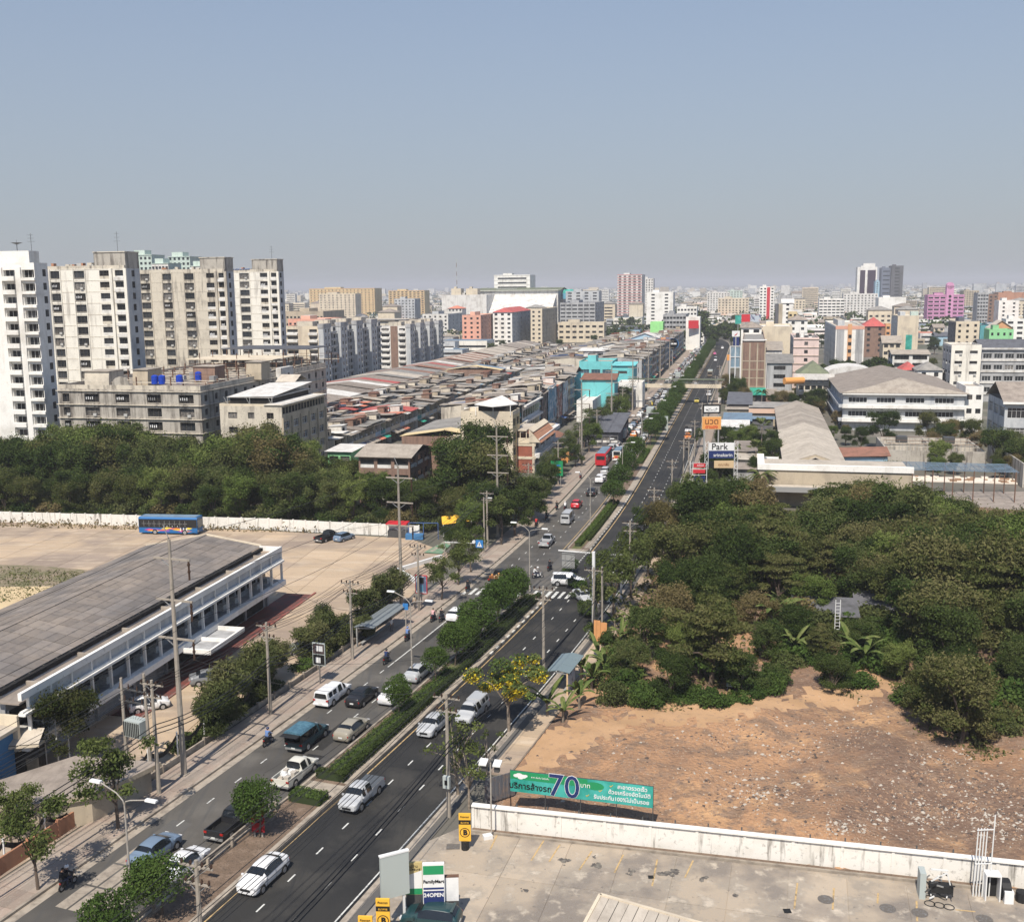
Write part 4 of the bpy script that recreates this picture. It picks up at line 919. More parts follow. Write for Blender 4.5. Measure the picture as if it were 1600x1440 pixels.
r,w,d,h,f=tower('heavily stained beige tower in the middle of the weathered row',208,350,365,426,345,[(219,234),(254,268),(288,303),(322,335),(341,350)],'aaabb',(312,350),W_older)
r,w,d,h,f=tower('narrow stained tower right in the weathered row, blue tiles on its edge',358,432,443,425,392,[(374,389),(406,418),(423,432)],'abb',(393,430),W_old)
x,y=loc(r,f(420),3);antenna(x,y,h+4.2,5.0,'antenna on the narrow right tower of the weathered row')
q=MB()
for i in range(8):q.tube([(.3+i*1.0,.1,h+.85),(1.1+i*1.0,.1,h+.85)],.25,Rf_blue,6)
ob('ridge_tile',q,r)
for i,(xl,xr,yt,Y,lb)in enumerate(((203,236,391,620,'mint green far block with a square roof room peeping between the towers'),(236,262,404,600,'mint and white far wing right of the mint block'),(262,296,394,640,'white and mint far block with a tall green stair tower'),(296,322,408,600,'low mint wing behind the middle weathered tower'))):
 r,w,d,h=bld('apartment_tower',lb,'apartment tower',xl,xr,yt,Y,depth=14,group='mint towers behind the weathered row');b=MB()
 winset(r,b,'F',w,d,0,h-3,cols_even(w,5,1.5),2.9,.9,1.5,W_mint if i%2==0 else W_white2,'dark',.2,far=True);plain(b,'RLB',w,d,0,h-3,W_mint);ob('wall',b,r);b=MB();b.box(w*.1,w*.6,2,9,h-3,h,W_mint);b.box(-.3,w+.3,-.3,d+.3,h-3,h-2.6,W_mint);ob('roof',b,r)
#  bare concrete block with blue tanks and its long wing
r,w,d,h=bld('apartment_block','grey bare concrete block with blue water tanks on its roof','apartment block',90,313,607,238,xs=509)
K=w/223.;f=lambda p:(p-90)*K;b=MB();FH=3.05
cs=[(f(97),f(108)),(f(132),f(155)),(f(181),f(203)),(f(230),f(252)),(f(279),f(302))]
winset(r,b,'F',w,d,0,h,cs,FH,.55,1.95,W_conc,'apt',.6,vari='01232',z_first=(h%FH)-.5)
winset(r,b,'R',w,d,0,h,cols_even(d,15,1.5),FH,.9,1.4,W_conc,'dark',.3,vari='02',z_first=(h%FH)-.5)
plain(b,'LB',w,d,0,h,W_conc);ob('wall',b,r);parapet(r,w,d,h,.9,W_older,Rf_brown)
q=MB();z=(h%FH)-.5
while z<h:q.box(-.3,w+.25,-.35,-.01,z,z+.14,W_older);q.box(w+.01,w+.3,0,d,z,z+.14,W_older);z+=FH
ob('floor_ledge',q,r)
for p in(1,2,3,4):
 c=cs[p];q=MB();q.box(c[0]-.1,c[1]+.1,-.9,-.01,0,.9,W_conc);bm=q.mesh('balcony');z=(h%FH)-.4
 while z<h-2:ob('balcony',bm,r,(0,0,z),0)if False else None;z+=FH
q=MB();n_=10;c0=f(190);q.poly([(c0+2.1*math.cos(a),.1,h+.9+1.9*math.sin(a))for a in np.linspace(0,math.pi,n_)],W_conc);q.poly([(c0+2.1*math.cos(a),.35,h+.9+1.9*math.sin(a))for a in np.linspace(0,math.pi,n_)][::-1],W_conc)
aa=np.linspace(0,math.pi,n_)
for i in range(n_-1):q.quad((c0+2.1*math.cos(aa[i]),.1,h+.9+1.9*math.sin(aa[i])),(c0+2.1*math.cos(aa[i+1]),.1,h+.9+1.9*math.sin(aa[i+1])),(c0+2.1*math.cos(aa[i+1]),.35,h+.9+1.9*math.sin(aa[i+1])),(c0+2.1*math.cos(aa[i]),.35,h+.9+1.9*math.sin(aa[i])),W_conc)
ob('arched_parapet',q,r)
def sky_room(x0,x1,y0,y1,hh,m,slope=1.6):
 q=MB();q.ext([(y0,h),(y1,h),(y1,h+hh),(y0+.3,h+hh),(y0-slope*.0,h+hh*.4)],x0,x1,m);ob('rooftop_room',q,r);q=MB();q.box(x0-.2,x1+.2,y0,y1+.2,h+hh,h+hh+.12,Rf_tan);ob('roof_sheet',q,r)
sky_room(f(121),f(160),3,9,3.6,W_older);sky_room(f(186),f(210),6,12,3.8,W_beige);sky_room(f(255),f(288),14,19,4.0,W_brownblk);sky_room(f(300),f(325),26,31,4.2,W_beige)
q=MB();q.tube([(0,0,0),(0,0,1.75)],.78,tank_blue,12);q.tube([(0,0,1.75),(0,0,2.0)],[.78,.3],tank_blue,12);q.tube([(0,0,.85),(0,0,.93)],.82,tank_blue,12);q.smooth=40;tk=q.mesh('water_tank')
for i,(p,dy)in enumerate(((238,4),(249,4),(275,5),(293,14))):
 x,y=loc(r,f(p)-dy*.35,dy);o=ob('water_tank',tk,None,(x,y,h+.9));tag(o,['blue plastic water tank at the left end of the row of four','blue plastic water tank touching the leftmost tank','blue plastic water tank standing alone third from the left','blue plastic water tank set farthest back on the roof'][i],'water tank','blue tanks on the concrete block roof')
q=MB()
for i in range(16):
 yy=4+i*5.2
 for x in np.linspace(w*.25,w-.8,4):q.box(x-.12,x+.12,yy-.12,yy+.12,h,h+random.uniform(1.2,4.0),rust)
 q.bar((w*.2,yy,h+1.2),(w-.4,yy,h+1.2),.15,.2,W_older)
 if i%2:q.bar((w*.3,yy,h+2.6),(w-.6,yy+random.uniform(-2,5),h+2.8),.1,.1,rust)
for x in np.linspace(w*.25,w-.8,4):q.bar((x,4,h+1.25),(x,80,h+1.25),.12,.18,W_older)
stuff(ob('roof_frame',q,r))
q=MB()
for i in range(14):
 x,yy=random.uniform(w*.3,w-2),random.uniform(8,80);q.box(x,x+random.uniform(.8,2),yy,yy+random.uniform(.8,2),h+.9,h+random.uniform(1.6,2.4),random.choice((W_grey,W_older,steel)))
stuff(ob('roof_clutter',q,r))
q=MB();q.box(w*.25,w-.5,60,76,h+5.2,h+5.4,Rf_slate);q.box(w*.2,w*.9,44,60,h+3.4,h+3.6,W_cream);ob('roof_canopy',q,r);q=MB()
for x in(w*.3,w*.6,w-1):
 for yy in(45,52,60,68,75):q.bar((x,yy,h),(x,yy,h+5.2),.15,.15,rust)
ob('canopy_post',q,r)
q=MB();q.box(w+.02,w+1.4,d*.54,d*.54+7.5,0,h+1.9,W_white2);ob('stair_tower',q,r)
ob('window',winmesh(.9,1.0,'dark_0',.05),r,(w+1.46,d*.54+4,h-.6),math.pi/2)
#  beige building with white roof canopy
r,w,d,h=bld('office_building','five storey building with a mouldy grey front, beige side and white sheet roof','building',343,440,634,222,xs=507)
K=w/97.;b=MB();f=lambda p:(p-343)*K
winset(r,b,'F',w,d,0,h,[(f(356),f(370)),(f(387),f(397)),(f(416),f(427))],3.1,.9,1.3,W_older,'dark',.25,vari='012',z_first=h%3.1-.4)
winset(r,b,'R',w,d,0,h-2.4,cols_even(d,5,d/5*.62),3.1,.8,1.6,W_beige,'band',.3,vari='0013',z_first=(h-2.4)%3.1-.2)
facade(b,'R',w,d,h-2.4,h,[(.4,d-.4,h-1.7,h-.25)],W_beige,.5);plain(b,'LB',w,d,0,h,W_beige);ob('wall',b,r)
q=MB();q.quad((w-.45,.4,h-1.7),(w-.45,d-.4,h-1.7),(w-.45,d-.4,h-.25),(w-.45,.4,h-.25),dark_in);n_=14
for i in range(n_):q.box(w-.3,w-.1,.4+i*(d-.8)/n_,.55+i*(d-.8)/n_,h-1.7,h-.25,W_beige)
ob('gallery_post',q,r)
q=MB()
for i in range(6):q.box(w+.01,w+.35,i*d/5-.2,i*d/5+.2,0,h-2.4,W_beige)
ob('pilaster',q,r);parapet(r,w,d,h,.5,W_cream,Rf_grey)
q=MB();q.box(w*.72,w+.5,-.3,d+.3,h+.3,h+.42,Rf_white);q.quad((w*.05,2,h+1.7),(w*.8,2,h+1.9),(w*.8,d,h+3.2),(w*.05,d,h+2.8),Rf_white);q.box(w*.05,w*.8,2,d*.98,h+1.6,h+1.68,Rf_white);ob('roof_canopy',q,r)
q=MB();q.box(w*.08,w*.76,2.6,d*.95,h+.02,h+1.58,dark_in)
for x in(w*.06,w*.42,w*.78):q.bar((x,2.1,h),(x,2.1,h+1.8),.12,.12,frame_g);q.bar((x,2.1,h),(x-.9,2.1,h+1.7),.08,.08,frame_g)
ob('roof_room',q,r)
q=MB();q.ext([(-.5,h+3.8),(3,h+5.2),(6.5,h+3.9),(6.5,h+4.02),(3,h+5.34),(-.5,h+3.92)],w*.1,w*.45,Rf_cream);q.box(w*.12,w*.43,.2,6,h+.1,h+3.9,W_older);ob('rooftop_room',q,r,(0,d+2,-1.0))
#  long grey slab blocks
def slab(label,xl,xr,xs,yt,Y,nb,wm,brown=False):
 r,w,d,h=bld('apartment_slab',label,'apartment block',xl,xr,yt,Y,xs=xs,group='long grey slab blocks');b=MB();K=w/(xr-xl)
 winset(r,b,'F',w,d,0,h,[(w*.04,w*.34),(w*.74,w*.97)]if brown else[(w*.03,w*.36),(w*.72,w*.96)],2.85,.6,1.7,wm,'bay',.35,vari='0123',z_first=h%2.85-.1)
 L=d;op=[]
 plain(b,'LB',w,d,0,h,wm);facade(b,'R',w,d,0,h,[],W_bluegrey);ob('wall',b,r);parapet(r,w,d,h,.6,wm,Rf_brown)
 if brown:q=MB();q.box(w*.4,w*.68,-.15,-.005,0,h+.5,W_brownblk);ob('brown_panel',q,r)
 q=MB();q.box(0,w*.36,-.8,-.01,0,.8,W_white2);q.box(w*.7,w*.98,-.8,-.01,0,.8,W_white2);bm=q.mesh('balcony');z=h%2.85-.1
 while z<h-2:ob('balcony',bm,r,(0,0,z));z+=2.85
 seg=L/nb;q=MB()
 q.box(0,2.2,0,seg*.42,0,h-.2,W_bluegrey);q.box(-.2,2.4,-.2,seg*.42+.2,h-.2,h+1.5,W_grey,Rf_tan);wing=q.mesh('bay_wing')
 q=MB();q.box(2.2,2.24,seg*.1,seg*.1+1.0,.9,2.2,glass);q.box(2.2,2.24,seg*.27,seg*.27+1.0,.9,2.2,glass);q.box(2.2,2.7,seg*.26,seg*.3,.3,.8,ac_m);wmsh=q.mesh('window')
 q=MB();q.box(0,.04,0,seg*.5,.3,2.4,dark_in);q.box(0,.9,0,seg*.5,.2,.9,W_grey);q.box(0,.95,seg*.24,seg*.27,.0,2.85,W_grey);gal=q.mesh('gallery')
 for i in range(nb):
  ob('bay_wing',wing,r,(w,i*seg,0));z=h%2.85-.1
  while z<h-2:ob('window',wmsh,r,(w,i*seg,z));ob('gallery',gal,r,(w+.02,i*seg+seg*.46,z));z+=2.85
 q=MB()
 for i in range(nb):q.box(w*.3,w*.8,i*seg+1,i*seg+seg*.4,h,h+2.4,W_older,Rf_tan)
 ob('rooftop_room',q,r)
 return r,w,d,h
slab('long grey slab block with a cream end wall and four shaded bays',447,497,594,512,430,4,W_cream)
slab('long slab block with white balconies and a brown strip on its end',594,634,692,511,520,4,W_white2,True)
r,w,d,h=bld('apartment_block','dark flat roofed block joining the two grey slabs','apartment block',520,632,503,560,depth=18);b=MB();b.box(0,w,0,d,0,h,W_older);ob('wall',b,r);b=MB();b.box(-1.2,w+1.2,-1.2,d+1,h+.8,h+1.2,Rf_slate,Rf_cream);ob('roof',b,r)
W_pinkb=wall('pink_band',(.62,.3,.28),(.5,.25,.24),.55,.8)
#  generic far and middle buildings
def gen(name,label,cat,xl,xr,yt,Y,xs=None,depth=12,wm=W_white2,sm=None,nf=4,ns=4,ww=1.6,fh=3.0,roof='flat',rm=Rf_grey,kind='dark',hh=1.4,far=None,group=None,band=None,yaw=YAW,rise=2.5,sill=.9):
 r,w,d,h=bld(name,label,cat,xl,xr,yt,Y,yaw,xs,depth,group);far=(Y>430)if far is None else far;b=MB();sm=sm or wm
 if nf:winset(r,b,'F',w,d,0,h,cols_even(w,nf,min(ww,w/nf*.8)),fh,sill,hh,wm,kind,.25,far=far,z_first=h%fh-.1)
 else:facade(b,'F',w,d,0,h,[],wm)
 sf='R' if PX(*loc(r,w,0),h)[0]<1172 else 'L'
 if ns:winset(r,b,sf,w,d,0,h,cols_even(d,ns,min(ww,d/ns*.8)),fh,sill,hh,sm,kind,.25,far=far,z_first=h%fh-.1)
 else:facade(b,sf,w,d,0,h,[],sm)
 plain(b,('L' if sf=='R' else 'R')+'B',w,d,0,h,sm);ob('wall',b,r)
 if roof=='flat':parapet(r,w,d,h,.7,wm,rm)
 else:
  q=MB()
  if roof=='hip':hip(q,0,w,0,d,h,rise,rm)
  elif roof=='gx':gable(q,0,w,0,d,h,rise,rm,'x')
  elif roof=='gy':gable(q,0,w,0,d,h,rise,rm,'y')
  elif roof=='mono':q.quad((-.6,-.6,h+.2),(w+.6,-.6,h+.2),(w+.6,d+.6,h+rise),(-.6,d+.6,h+rise),rm);q.box(0,w,d-.2,d,h,h+rise-.2,wm)
  if roof=='gy':q.poly([(0,.02,h),(w,.02,h),(w/2,.02,h+rise)],wm)
  ob('roof',q,r)
 if band:
  q=MB();z=h%fh-.1
  while z<h:q.box(-.25,w+.25,-.3,-.01,z,z+band[1],band[0]);z+=fh
  ob('floor_band',q,r)
 if roof=='flat' and w>10:
  q=MB();q.box(w*.2,w*.45,d*.3,d*.7,h,h+2.6,sm,rm);ob('rooftop_room',q,r)
 return r,w,d,h
gen('apartment_block','salmon peach block with a recessed dark balcony strip','apartment block',722,751,494,700,xs=772,wm=W_peach,nf=3,ns=4,ww=1.5,rm=Rf_white)
r,w,d,h=gen('apartment_block','white block with two red roof hips between the peach and grey blocks','apartment block',770,800,488,725,xs=829,wm=W_white,sm=W_bluegrey,nf=3,ns=5,ww=2,roof='hip',rm=Rf_red,rise=3)
gen('apartment_block','grey brown block with a cream striped front right of the red roofs','apartment block',829,847,484,740,xs=871,wm=W_cream,sm=W_beige,nf=2,ns=5,rm=Rf_tan)
gen('office_building','long low cream building with a dark flat roof','building',872,944,505,790,depth=14,wm=W_cream,nf=7,ns=0,ww=3,fh=4,rm=Rf_slate,hh=1.6)
r,w,d,h=gen('shopping_mall','huge windowless white shopping mall hall','mall',745,872,455,1150,xs=886,wm=W_white2,sm=W_grey,nf=0,ns=0,rm=Rf_white)
q=MB();q.ext([(-.1,0),(-.1,h-4),(-30,h*.4),(-30,0)],0,w*.98,W_white2);ob('sloping_wall',q,r)
q=MB();gable(q,0,w,0,d,h,3,Rf_green,'x',2);ob('roof',q,r)
gen('office_tower','white office block with dark window bands standing on the mall','office building',772,828,431,1175,depth=30,wm=W_white,nf=1,ns=0,ww=60,fh=4.8,hh=1.9,rm=Rf_green,band=(W_white,.9))
gen('mall_wing','low white mall wing with cream roof boxes','building',690,760,462,1120,depth=40,wm=W_white2,nf=0,ns=0,rm=Rf_grey)
gen('rooftop_block','cream plant room box on the mall wing','building',705,720,452,1125,depth=12,wm=W_cream,nf=0,ns=0);gen('rooftop_block','second cream plant room box on the mall wing','building',728,746,452,1127,depth=12,wm=W_cream,nf=0,ns=0)
gen('office_building','grey stepped office building with glass bands right of the mall','office building',875,930,474,1000,xs=944,wm=W_grey,nf=6,ns=4,ww=5,fh=3.5,hh=1.5,rm=Rf_slate)
gen('office_building','grey block with sloping top behind the stepped office','office building',884,936,456,1120,depth=20,wm=W_bluegrey,nf=4,ns=0,ww=4,rm=Rf_slate)
q=MB();q.tube([(0,0,0),(0,0,6)],9,mat('blue_dome',(.12,.4,.55),.5),14);q.tube([(0,0,6),(0,0,10)],[9,5],M_teal,14);X,z=ZY(889,452,1150);tag(ob('roof_dome',q,None,(X,1152,z-10)),'turquoise round dome above the grey mall extension','dome')
gen('apartment_block','long cream and orange block behind the narrow tower, twin of the nearer one','apartment block',483,585,452,1500,depth=30,wm=W_yellow,nf=18,ns=0,fh=3.4,band=(W_orange,.5),rm=Rf_tan)
gen('apartment_block','cream block with pale pink wings in front of the long orange banded block','apartment block',498,555,460,1350,depth=20,wm=W_cream,nf=9,ns=0,rm=Rf_tan)
gen('apartment_block','cream orange block with dark windows left of the radio mast','apartment block',607,663,455,1480,depth=24,wm=W_yellow,nf=9,ns=0,ww=3,rm=Rf_tan,band=(W_orange,.4))
gen('apartment_block','blue grey block in front of the cream orange block','apartment block',616,648,468,1150,depth=20,wm=W_bluegrey,nf=6,ns=0)
q=MB();X,z=ZY(713,404,1900)
for i in range(12):q.box(-.5,.5,-.5,.5,i*z/12,(i+1)*z/12,M_greyp if i%2 else rust)
tag(ob('radio_mast',q,None,(X,1900,0)),'tall thin dull banded radio mast on the skyline','radio mast')
gen('apartment_block','white stepped block with an orange roof left of the peach block','apartment block',660,700,492,850,xs=722,wm=W_white2,sm=W_bluegrey,nf=5,ns=4)
gen('house','white building with a salmon hip roof behind the stepped block','building',700,722,482,950,depth=14,wm=W_white2,nf=4,ns=0,roof='hip',rm=Rf_salmon)
gen('factory','beige factory with flat roof left of the slab blocks','factory',446,505,488,760,depth=40,wm=W_beige,nf=10,ns=0,rm=Rf_cream,fh=5)
gen('factory','low brown factory with a pink parapet above the slab block roof','factory',450,508,500,700,depth=30,wm=W_peach,nf=8,ns=0,rm=Rf_white,fh=4)
gen('apartment_tower','tall tower with pink striped balconies left of the avenue end','apartment tower',965,1003,430,1250,xs=1008,wm=W_white2,nf=5,ns=2,ww=3,fh=3.1,band=(W_pinkb,.8),rm=Rf_grey)
gen('apartment_tower','white tower just right of the pink striped tower','apartment tower',1004,1021,436,1330,depth=18,wm=W_white2,nf=4,ns=0)
gen('office_building','plain white building with a dark window slot left of the tree mound','office building',1010,1052,458,950,depth=22,wm=W_white,nf=2,ns=0,ww=3,rm=Rf_white)
gen('office_building','small white block in front of the tree mound','office building',1058,1089,481,800,depth=14,wm=W_white,nf=6,ns=0)
gen('apartment_block','long dark grey shophouse block left of the avenue below the white building','apartment block',1036,1072,493,700,depth=30,wm=W_grey,nf=7,ns=0,ww=3,rm=Rf_slate)
gen('shop_building','white shop building with a red square sign at the far end of the avenue','shop',1072,1094,497,680,depth=14,wm=W_white,nf=0,ns=0)
X,z=ZY(1082,503,677);q=MB();q.box(-3.2,3.2,-.3,.3,-4,1,M_red);tag(ob('signboard',q,None,(X+.5,676,z)),'square red signboard on the far white shop building','sign')
gen('apartment_block','cream and white condominium right of the avenue end','apartment block',1105,1140,458,1450,depth=20,wm=W_white2,nf=8,ns=0);gen('apartment_block','yellow condominium with white gables right of the avenue end','apartment block',1122,1170,467,1250,depth=20,wm=W_cream,nf=9,ns=0)
gen('apartment_block','pale block with a green edge beside the yellow condominium','apartment block',1137,1160,455,1500,depth=20,wm=W_mint,nf=5,ns=0)
r,w,d,h=gen('apartment_tower','white tower with a vertical red stripe','apartment tower',1187,1210,449,1100,depth=16,wm=W_white,nf=4,ns=0,ww=2);q=MB();q.box(w*.5,w*.72,-.5,-.01,0,h,M_red);ob('red_stripe',q,r)
gen('office_building','pale grey cube building right of the red striped tower','office building',1216,1238,463,900,depth=16,wm=W_grey,nf=0,ns=0);gen('house','small white gabled house below the grey cube','house',1222,1240,473,760,depth=12,wm=W_white,nf=1,ns=0,ww=2,roof='gx',rm=Rf_white)
gen('office_tower','narrow dark slab tower with a grey flank','tower',1212,1217,477,640,depth=16,xs=None,wm=W_dark,nf=0,ns=0,roof='flat');gen('office_tower','plain grey flank wall joined to the narrow dark slab','tower',1217,1223,477,640,depth=16,wm=W_beige,nf=0,ns=0)
gen('school_building','white school building with long window bands on the right skyline','school',1280,1320,468,1100,depth=18,wm=W_white,nf=6,ns=0,ww=4);gen('apartment_block','white twin blocks in front of the tall dark glass tower','apartment block',1318,1372,460,1250,depth=20,wm=W_white2,nf=10,ns=0)
r,w,d,h=gen('office_tower','tall white tower with two dark purple glass strips','office tower',1340,1371,418,1600,depth=26,wm=W_white,nf=0,ns=0);q=MB();pg=mat('purple_glass',(.05,.03,.05),.3);q.box(w*.14,w*.4,-.4,-.01,4,h-4,pg);q.box(w*.52,w*.93,-.4,-.01,4,h-4,pg);ob('glass_strip',q,r);q=MB();q.box(w*.3,w*.9,4,18,h,h+6,W_white);ob('rooftop_room',q,r)
bgl=mat('blue_grey_cladding',(.16,.18,.23),.5)
r,w,d,h=gen('office_tower','tall blue grey tower with ladder like windows, right of the white one','office tower',1378,1393,419,1500,xs=None,depth=30,wm=bgl,nf=1,ns=0,ww=9,fh=6,hh=1.5);gen('office_tower','darker right half of the blue grey tower with a column of slots','office tower',1393,1412,416,1490,depth=30,wm=W_dark,nf=1,ns=0,ww=6,fh=4.5,hh=1.6);gen('office_building','low light blue annex left of the blue grey tower','office building',1368,1380,440,1520,depth=20,wm=W_sky,nf=2,ns=0)
gen('exhibition_hall','white flat hall below the blue grey tower','hall',1373,1416,466,1150,depth=30,wm=W_white,nf=0,ns=0,rm=Rf_white)
r,w,d,h=gen('apartment_block','hot pink building with wavy balcony rows','apartment block',1450,1507,462,1000,depth=20,wm=W_hotpink,nf=6,ns=0,ww=5,fh=3.6,hh=1.5,band=(W_hotpink,.8));q=MB();q.box(w*.5,w*.7,-1.4,6,0,h+9,W_hotpink);q.tube([(w*.6,-1.4,h+9),(w*.6,6,h+9)],w*.1,W_hotpink,12)
ob('entrance_tower',q,r);q=MB()
for i in range(7):q.tube([(w*.6,-1.6,6+i*3.6),(w*.6,-1.45,6+i*3.6)],1.3,dark_in,8)
ob('round_window',q,r)
gen('office_building','grey block with square windows right of the pink building','office building',1528,1545,459,900,depth=18,xs=None,wm=W_grey,nf=4,ns=0);gen('office_building','dark red grey end wall beside the grey block','office building',1545,1560,461,900,depth=18,wm=W_brownblk,nf=2,ns=0)
gen('office_building','white three window column building at the right edge','office building',1561,1593,471,820,depth=16,wm=W_white,nf=2,ns=0)
gen('warehouse','brown low industrial shed on the right skyline','warehouse',1506,1530,455,1500,depth=30,wm=W_beige,nf=6,ns=0);gen('warehouse','terracotta topped shed at the right skyline','warehouse',1560,1612,458,1500,depth=30,wm=W_terra,nf=0,ns=0)
gen('house','grey house with a bright red gabled roof and red porch','house',1349,1384,510,600,depth=14,wm=W_brownblk,nf=2,ns=0,roof='hip',rm=Rf_red,rise=5);gen('house','orange balconied house right of the red roofed house','house',1384,1392,508,595,depth=9,wm=W_orange,nf=1,ns=0)
r,w,d,h=gen('apartment_block','plain cream block with a tall green glass arch','apartment block',1403,1436,495,620,xs=1393,wm=W_cream,sm=W_bluegrey,nf=0,ns=4,rm=Rf_white);q=MB();q.box(w*.42,w*.72,-.2,-.01,1,h*.52,M_teal);ob('glass_arch',q,r);q=MB();q.box(w*.65,w,3,8,h,h+3,W_mint);ob('rooftop_room',q,r)
gen('apartment_block','pale yellow block with small square windows and dark flank','apartment block',1494,1531,504,560,xs=1482,wm=W_cream,sm=W_dark,nf=3,ns=3,ww=1.3,rm=Rf_blue)
r,w,d,h=gen('house','bright green house with an orange gable behind','house',1546,1584,517,500,depth=12,wm=W_green,nf=4,ns=0,ww=1);gen('house','orange gabled house rising behind the bright green house','house',1548,1582,512,520,depth=10,wm=W_orange,nf=0,ns=0,roof='gy',rm=Rf_cream,rise=3.4)
gen('shop_building','white house with dark balcony at the right edge above the green house','house',1572,1602,500,620,depth=12,wm=W_white,nf=2,ns=0,ww=3);gen('warehouse','grey ribbed industrial roof left of the green house','warehouse',1532,1552,510,600,depth=30,wm=W_teal,nf=0,ns=0,rm=Rf_slate)
r,w,d,h=gen('apartment_block','long block with white and grey panels and an orange stair bay','apartment block',1306,1351,512,470,xs=1289,wm=W_white,sm=W_bluegrey,nf=0,ns=7,ww=1.6,far=False,rm=Rf_cream)  # sm greys the left flank, the shade there is painted in
q=MB();q.box(w*.04,w*.3,-.1,-.01,0,h-.8,W_grey);q.box(w*.7,w*.95,-.1,-.01,0,h-.8,W_grey);q.box(-.05,w+.05,-.15,-.01,h-.7,h+.8,W_peach);ob('wall_panel',q,r)
q=MB();q.box(w*.42,w*.56,-.9,-.02,0,h+1.6,W_orange);ob('stair_bay',q,r)
for i in range(4):ob('window',winmesh(1.4,1.5,'dark_0',.1),r,(w*.44,-1.02,h-4.5-i*3.2),0)
r,w,d,h=gen('apartment_block','pale pink five storey house with one column of dark windows','apartment block',1240,1280,530,420,xs=1235,wm=W_pink,sm=W_grey,nf=1,ns=4,ww=1.4,far=False,rm=Rf_grey,fh=3.2,band=(W_beige,.12))
q=MB()
for i in range(12):q.box(1+(i%4)*1.6,2.2+(i%4)*1.6,1+(i//4)*2,2.2+(i//4)*2,h,h+random.uniform(1,2.6),random.choice((ac_m,steel_d,W_white)))
ob('roof_clutter',q,r)
gen('warehouse','plain windowless cream hall behind the brick building','hall',1187,1238,512,500,depth=30,wm=W_cream,nf=0,ns=0,rm=Rf_white);gen('house','white house with a brown hip roof above the billboard sign','house',1158,1190,512,470,depth=14,wm=W_white,nf=2,ns=0,ww=2.5,roof='hip',rm=Rf_brown)
gen('house','yellow house with two dark windows in the distance','house',1232,1246,489,700,depth=12,wm=W_yellow,nf=2,ns=0);gen('house','white house with a brown roof band behind the pink house','house',1232,1262,500,560,depth=12,wm=W_white,nf=2,ns=0,roof='hip',rm=Rf_brown)
r,w,d,h=gen('brick_building','unfinished brown brick building beside the steel framed sign','building',1160,1196,536,400,xs=1152,wm=W_brownblk,sm=W_brownblk,nf=0,ns=0,rm=Rf_grey)
q=MB()
for i in range(4):q.box(w*i/3-.25,w*i/3+.25,-.12,-.01,0,h,W_beige)
for z in(3.2,6.4,9.6,12.8):q.box(0,w,-.1,-.012,z,z+.35,W_beige)
ob('concrete_frame',q,r);q=MB();q.box(-.5,w+.5,-.5,5,h+1,h+1.15,Rf_white);ob('roof_canopy',q,r)
gen('warehouse','grey shed with a curved pale roof right of the brick building','shed',1197,1222,548,400,depth=20,wm=W_white2,nf=0,ns=0,roof='mono',rm=Rf_tan);gen('warehouse','grey brown shed with a dark opening below the pale sheds','shed',1199,1238,568,372,depth=14,wm=W_grey,nf=1,ns=0,ww=4,far=False,roof='mono',rm=Rf_grey)
r,w,d,h=gen('pavilion','white pavilion with a large green hipped roof','pavilion',1248,1296,586,352,depth=16,wm=W_older,nf=5,ns=0,ww=2,far=False,kind='hole',roof='hip',rm=Rf_green,rise=4.2,hh=2,sill=.6);q=MB();q.box(-1.5,w+1.5,-1.6,-1.2,h-1.4,h+.6,Rf_white);ob('fascia',q,r)
q=MB();q.ext([(10*math.cos(a),4.5*math.sin(a))for a in np.linspace(math.pi,0,11)],0,16,Rf_white);X,z=ZY(1330,572,380);tag(ob('barrel_roof_shed',q,None,(X,380,max(z-4.5,1)),-YAW+math.pi/2),'white half round barrel roof between the trees','shed')
gen('house','two storey white house with verandas behind the big warehouse','house',1395,1452,553,420,xs=1388,wm=W_white2,nf=2,ns=2,ww=7,far=False,roof='gx',rm=Rf_tan,hh=1.7,rise=1.2);gen('house','small house with a red roof behind the warehouse ridge','house',1410,1434,578,370,depth=10,wm=W_white2,nf=0,ns=0,roof='hip',rm=Rf_red,far=False);gen('house','small white house with a grey roof and two windows behind the warehouse','house',1434,1473,578,360,depth=10,wm=W_white,nf=2,ns=1,ww=1.4,roof='hip',rm=Rf_grey,far=False)
gen('house','low white house with a tan roof above the trees','house',1380,1408,535,450,depth=12,wm=W_cream,nf=3,ns=0,roof='gx',rm=Rf_tan,far=False)
#  big warehouse with hip roof
r,w,d,h=bld('warehouse','large three storey white factory hall with a wide brown gabled roof','factory',1318,1508,613,302,xs=1297);K=w/190.;b=MB()
wb=[(w*.045,w*.20),(w*.28,w*.435),(w*.52,w*.675),(w*.76,w*.915)]
winset(r,b,'F',w,d,0,h,wb,3.9,1.25,1.5,W_bluegrey,'white',.3,z_first=h%3.9-.2,vari='00');winset(r,b,'L',w,d,0,h,cols_even(d,9,2.4),3.9,1.1,1.7,W_bluegrey,'white',.3,z_first=h%3.9-.2,vari='01');plain(b,'RB',w,d,0,h,W_bluegrey);ob('wall',b,r)
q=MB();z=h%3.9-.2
for k_,zz in enumerate((z+3.9,z+0)):q.box(-.3,w+.3,-1.5,-.02,zz-.2,zz+.75,W_white);q.box(-1.2,-.02,-.3,d,zz-.2,zz+.6,W_bluegrey)  # front parapet white, left one blue grey: side shade in the colour
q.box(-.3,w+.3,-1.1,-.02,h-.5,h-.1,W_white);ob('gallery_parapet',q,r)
q=MB();ap=3.8;oh=1.2;x0,x1,y0,y1=-oh,w+oh,-oh,d+oh;xm=w/2;yi=7.0
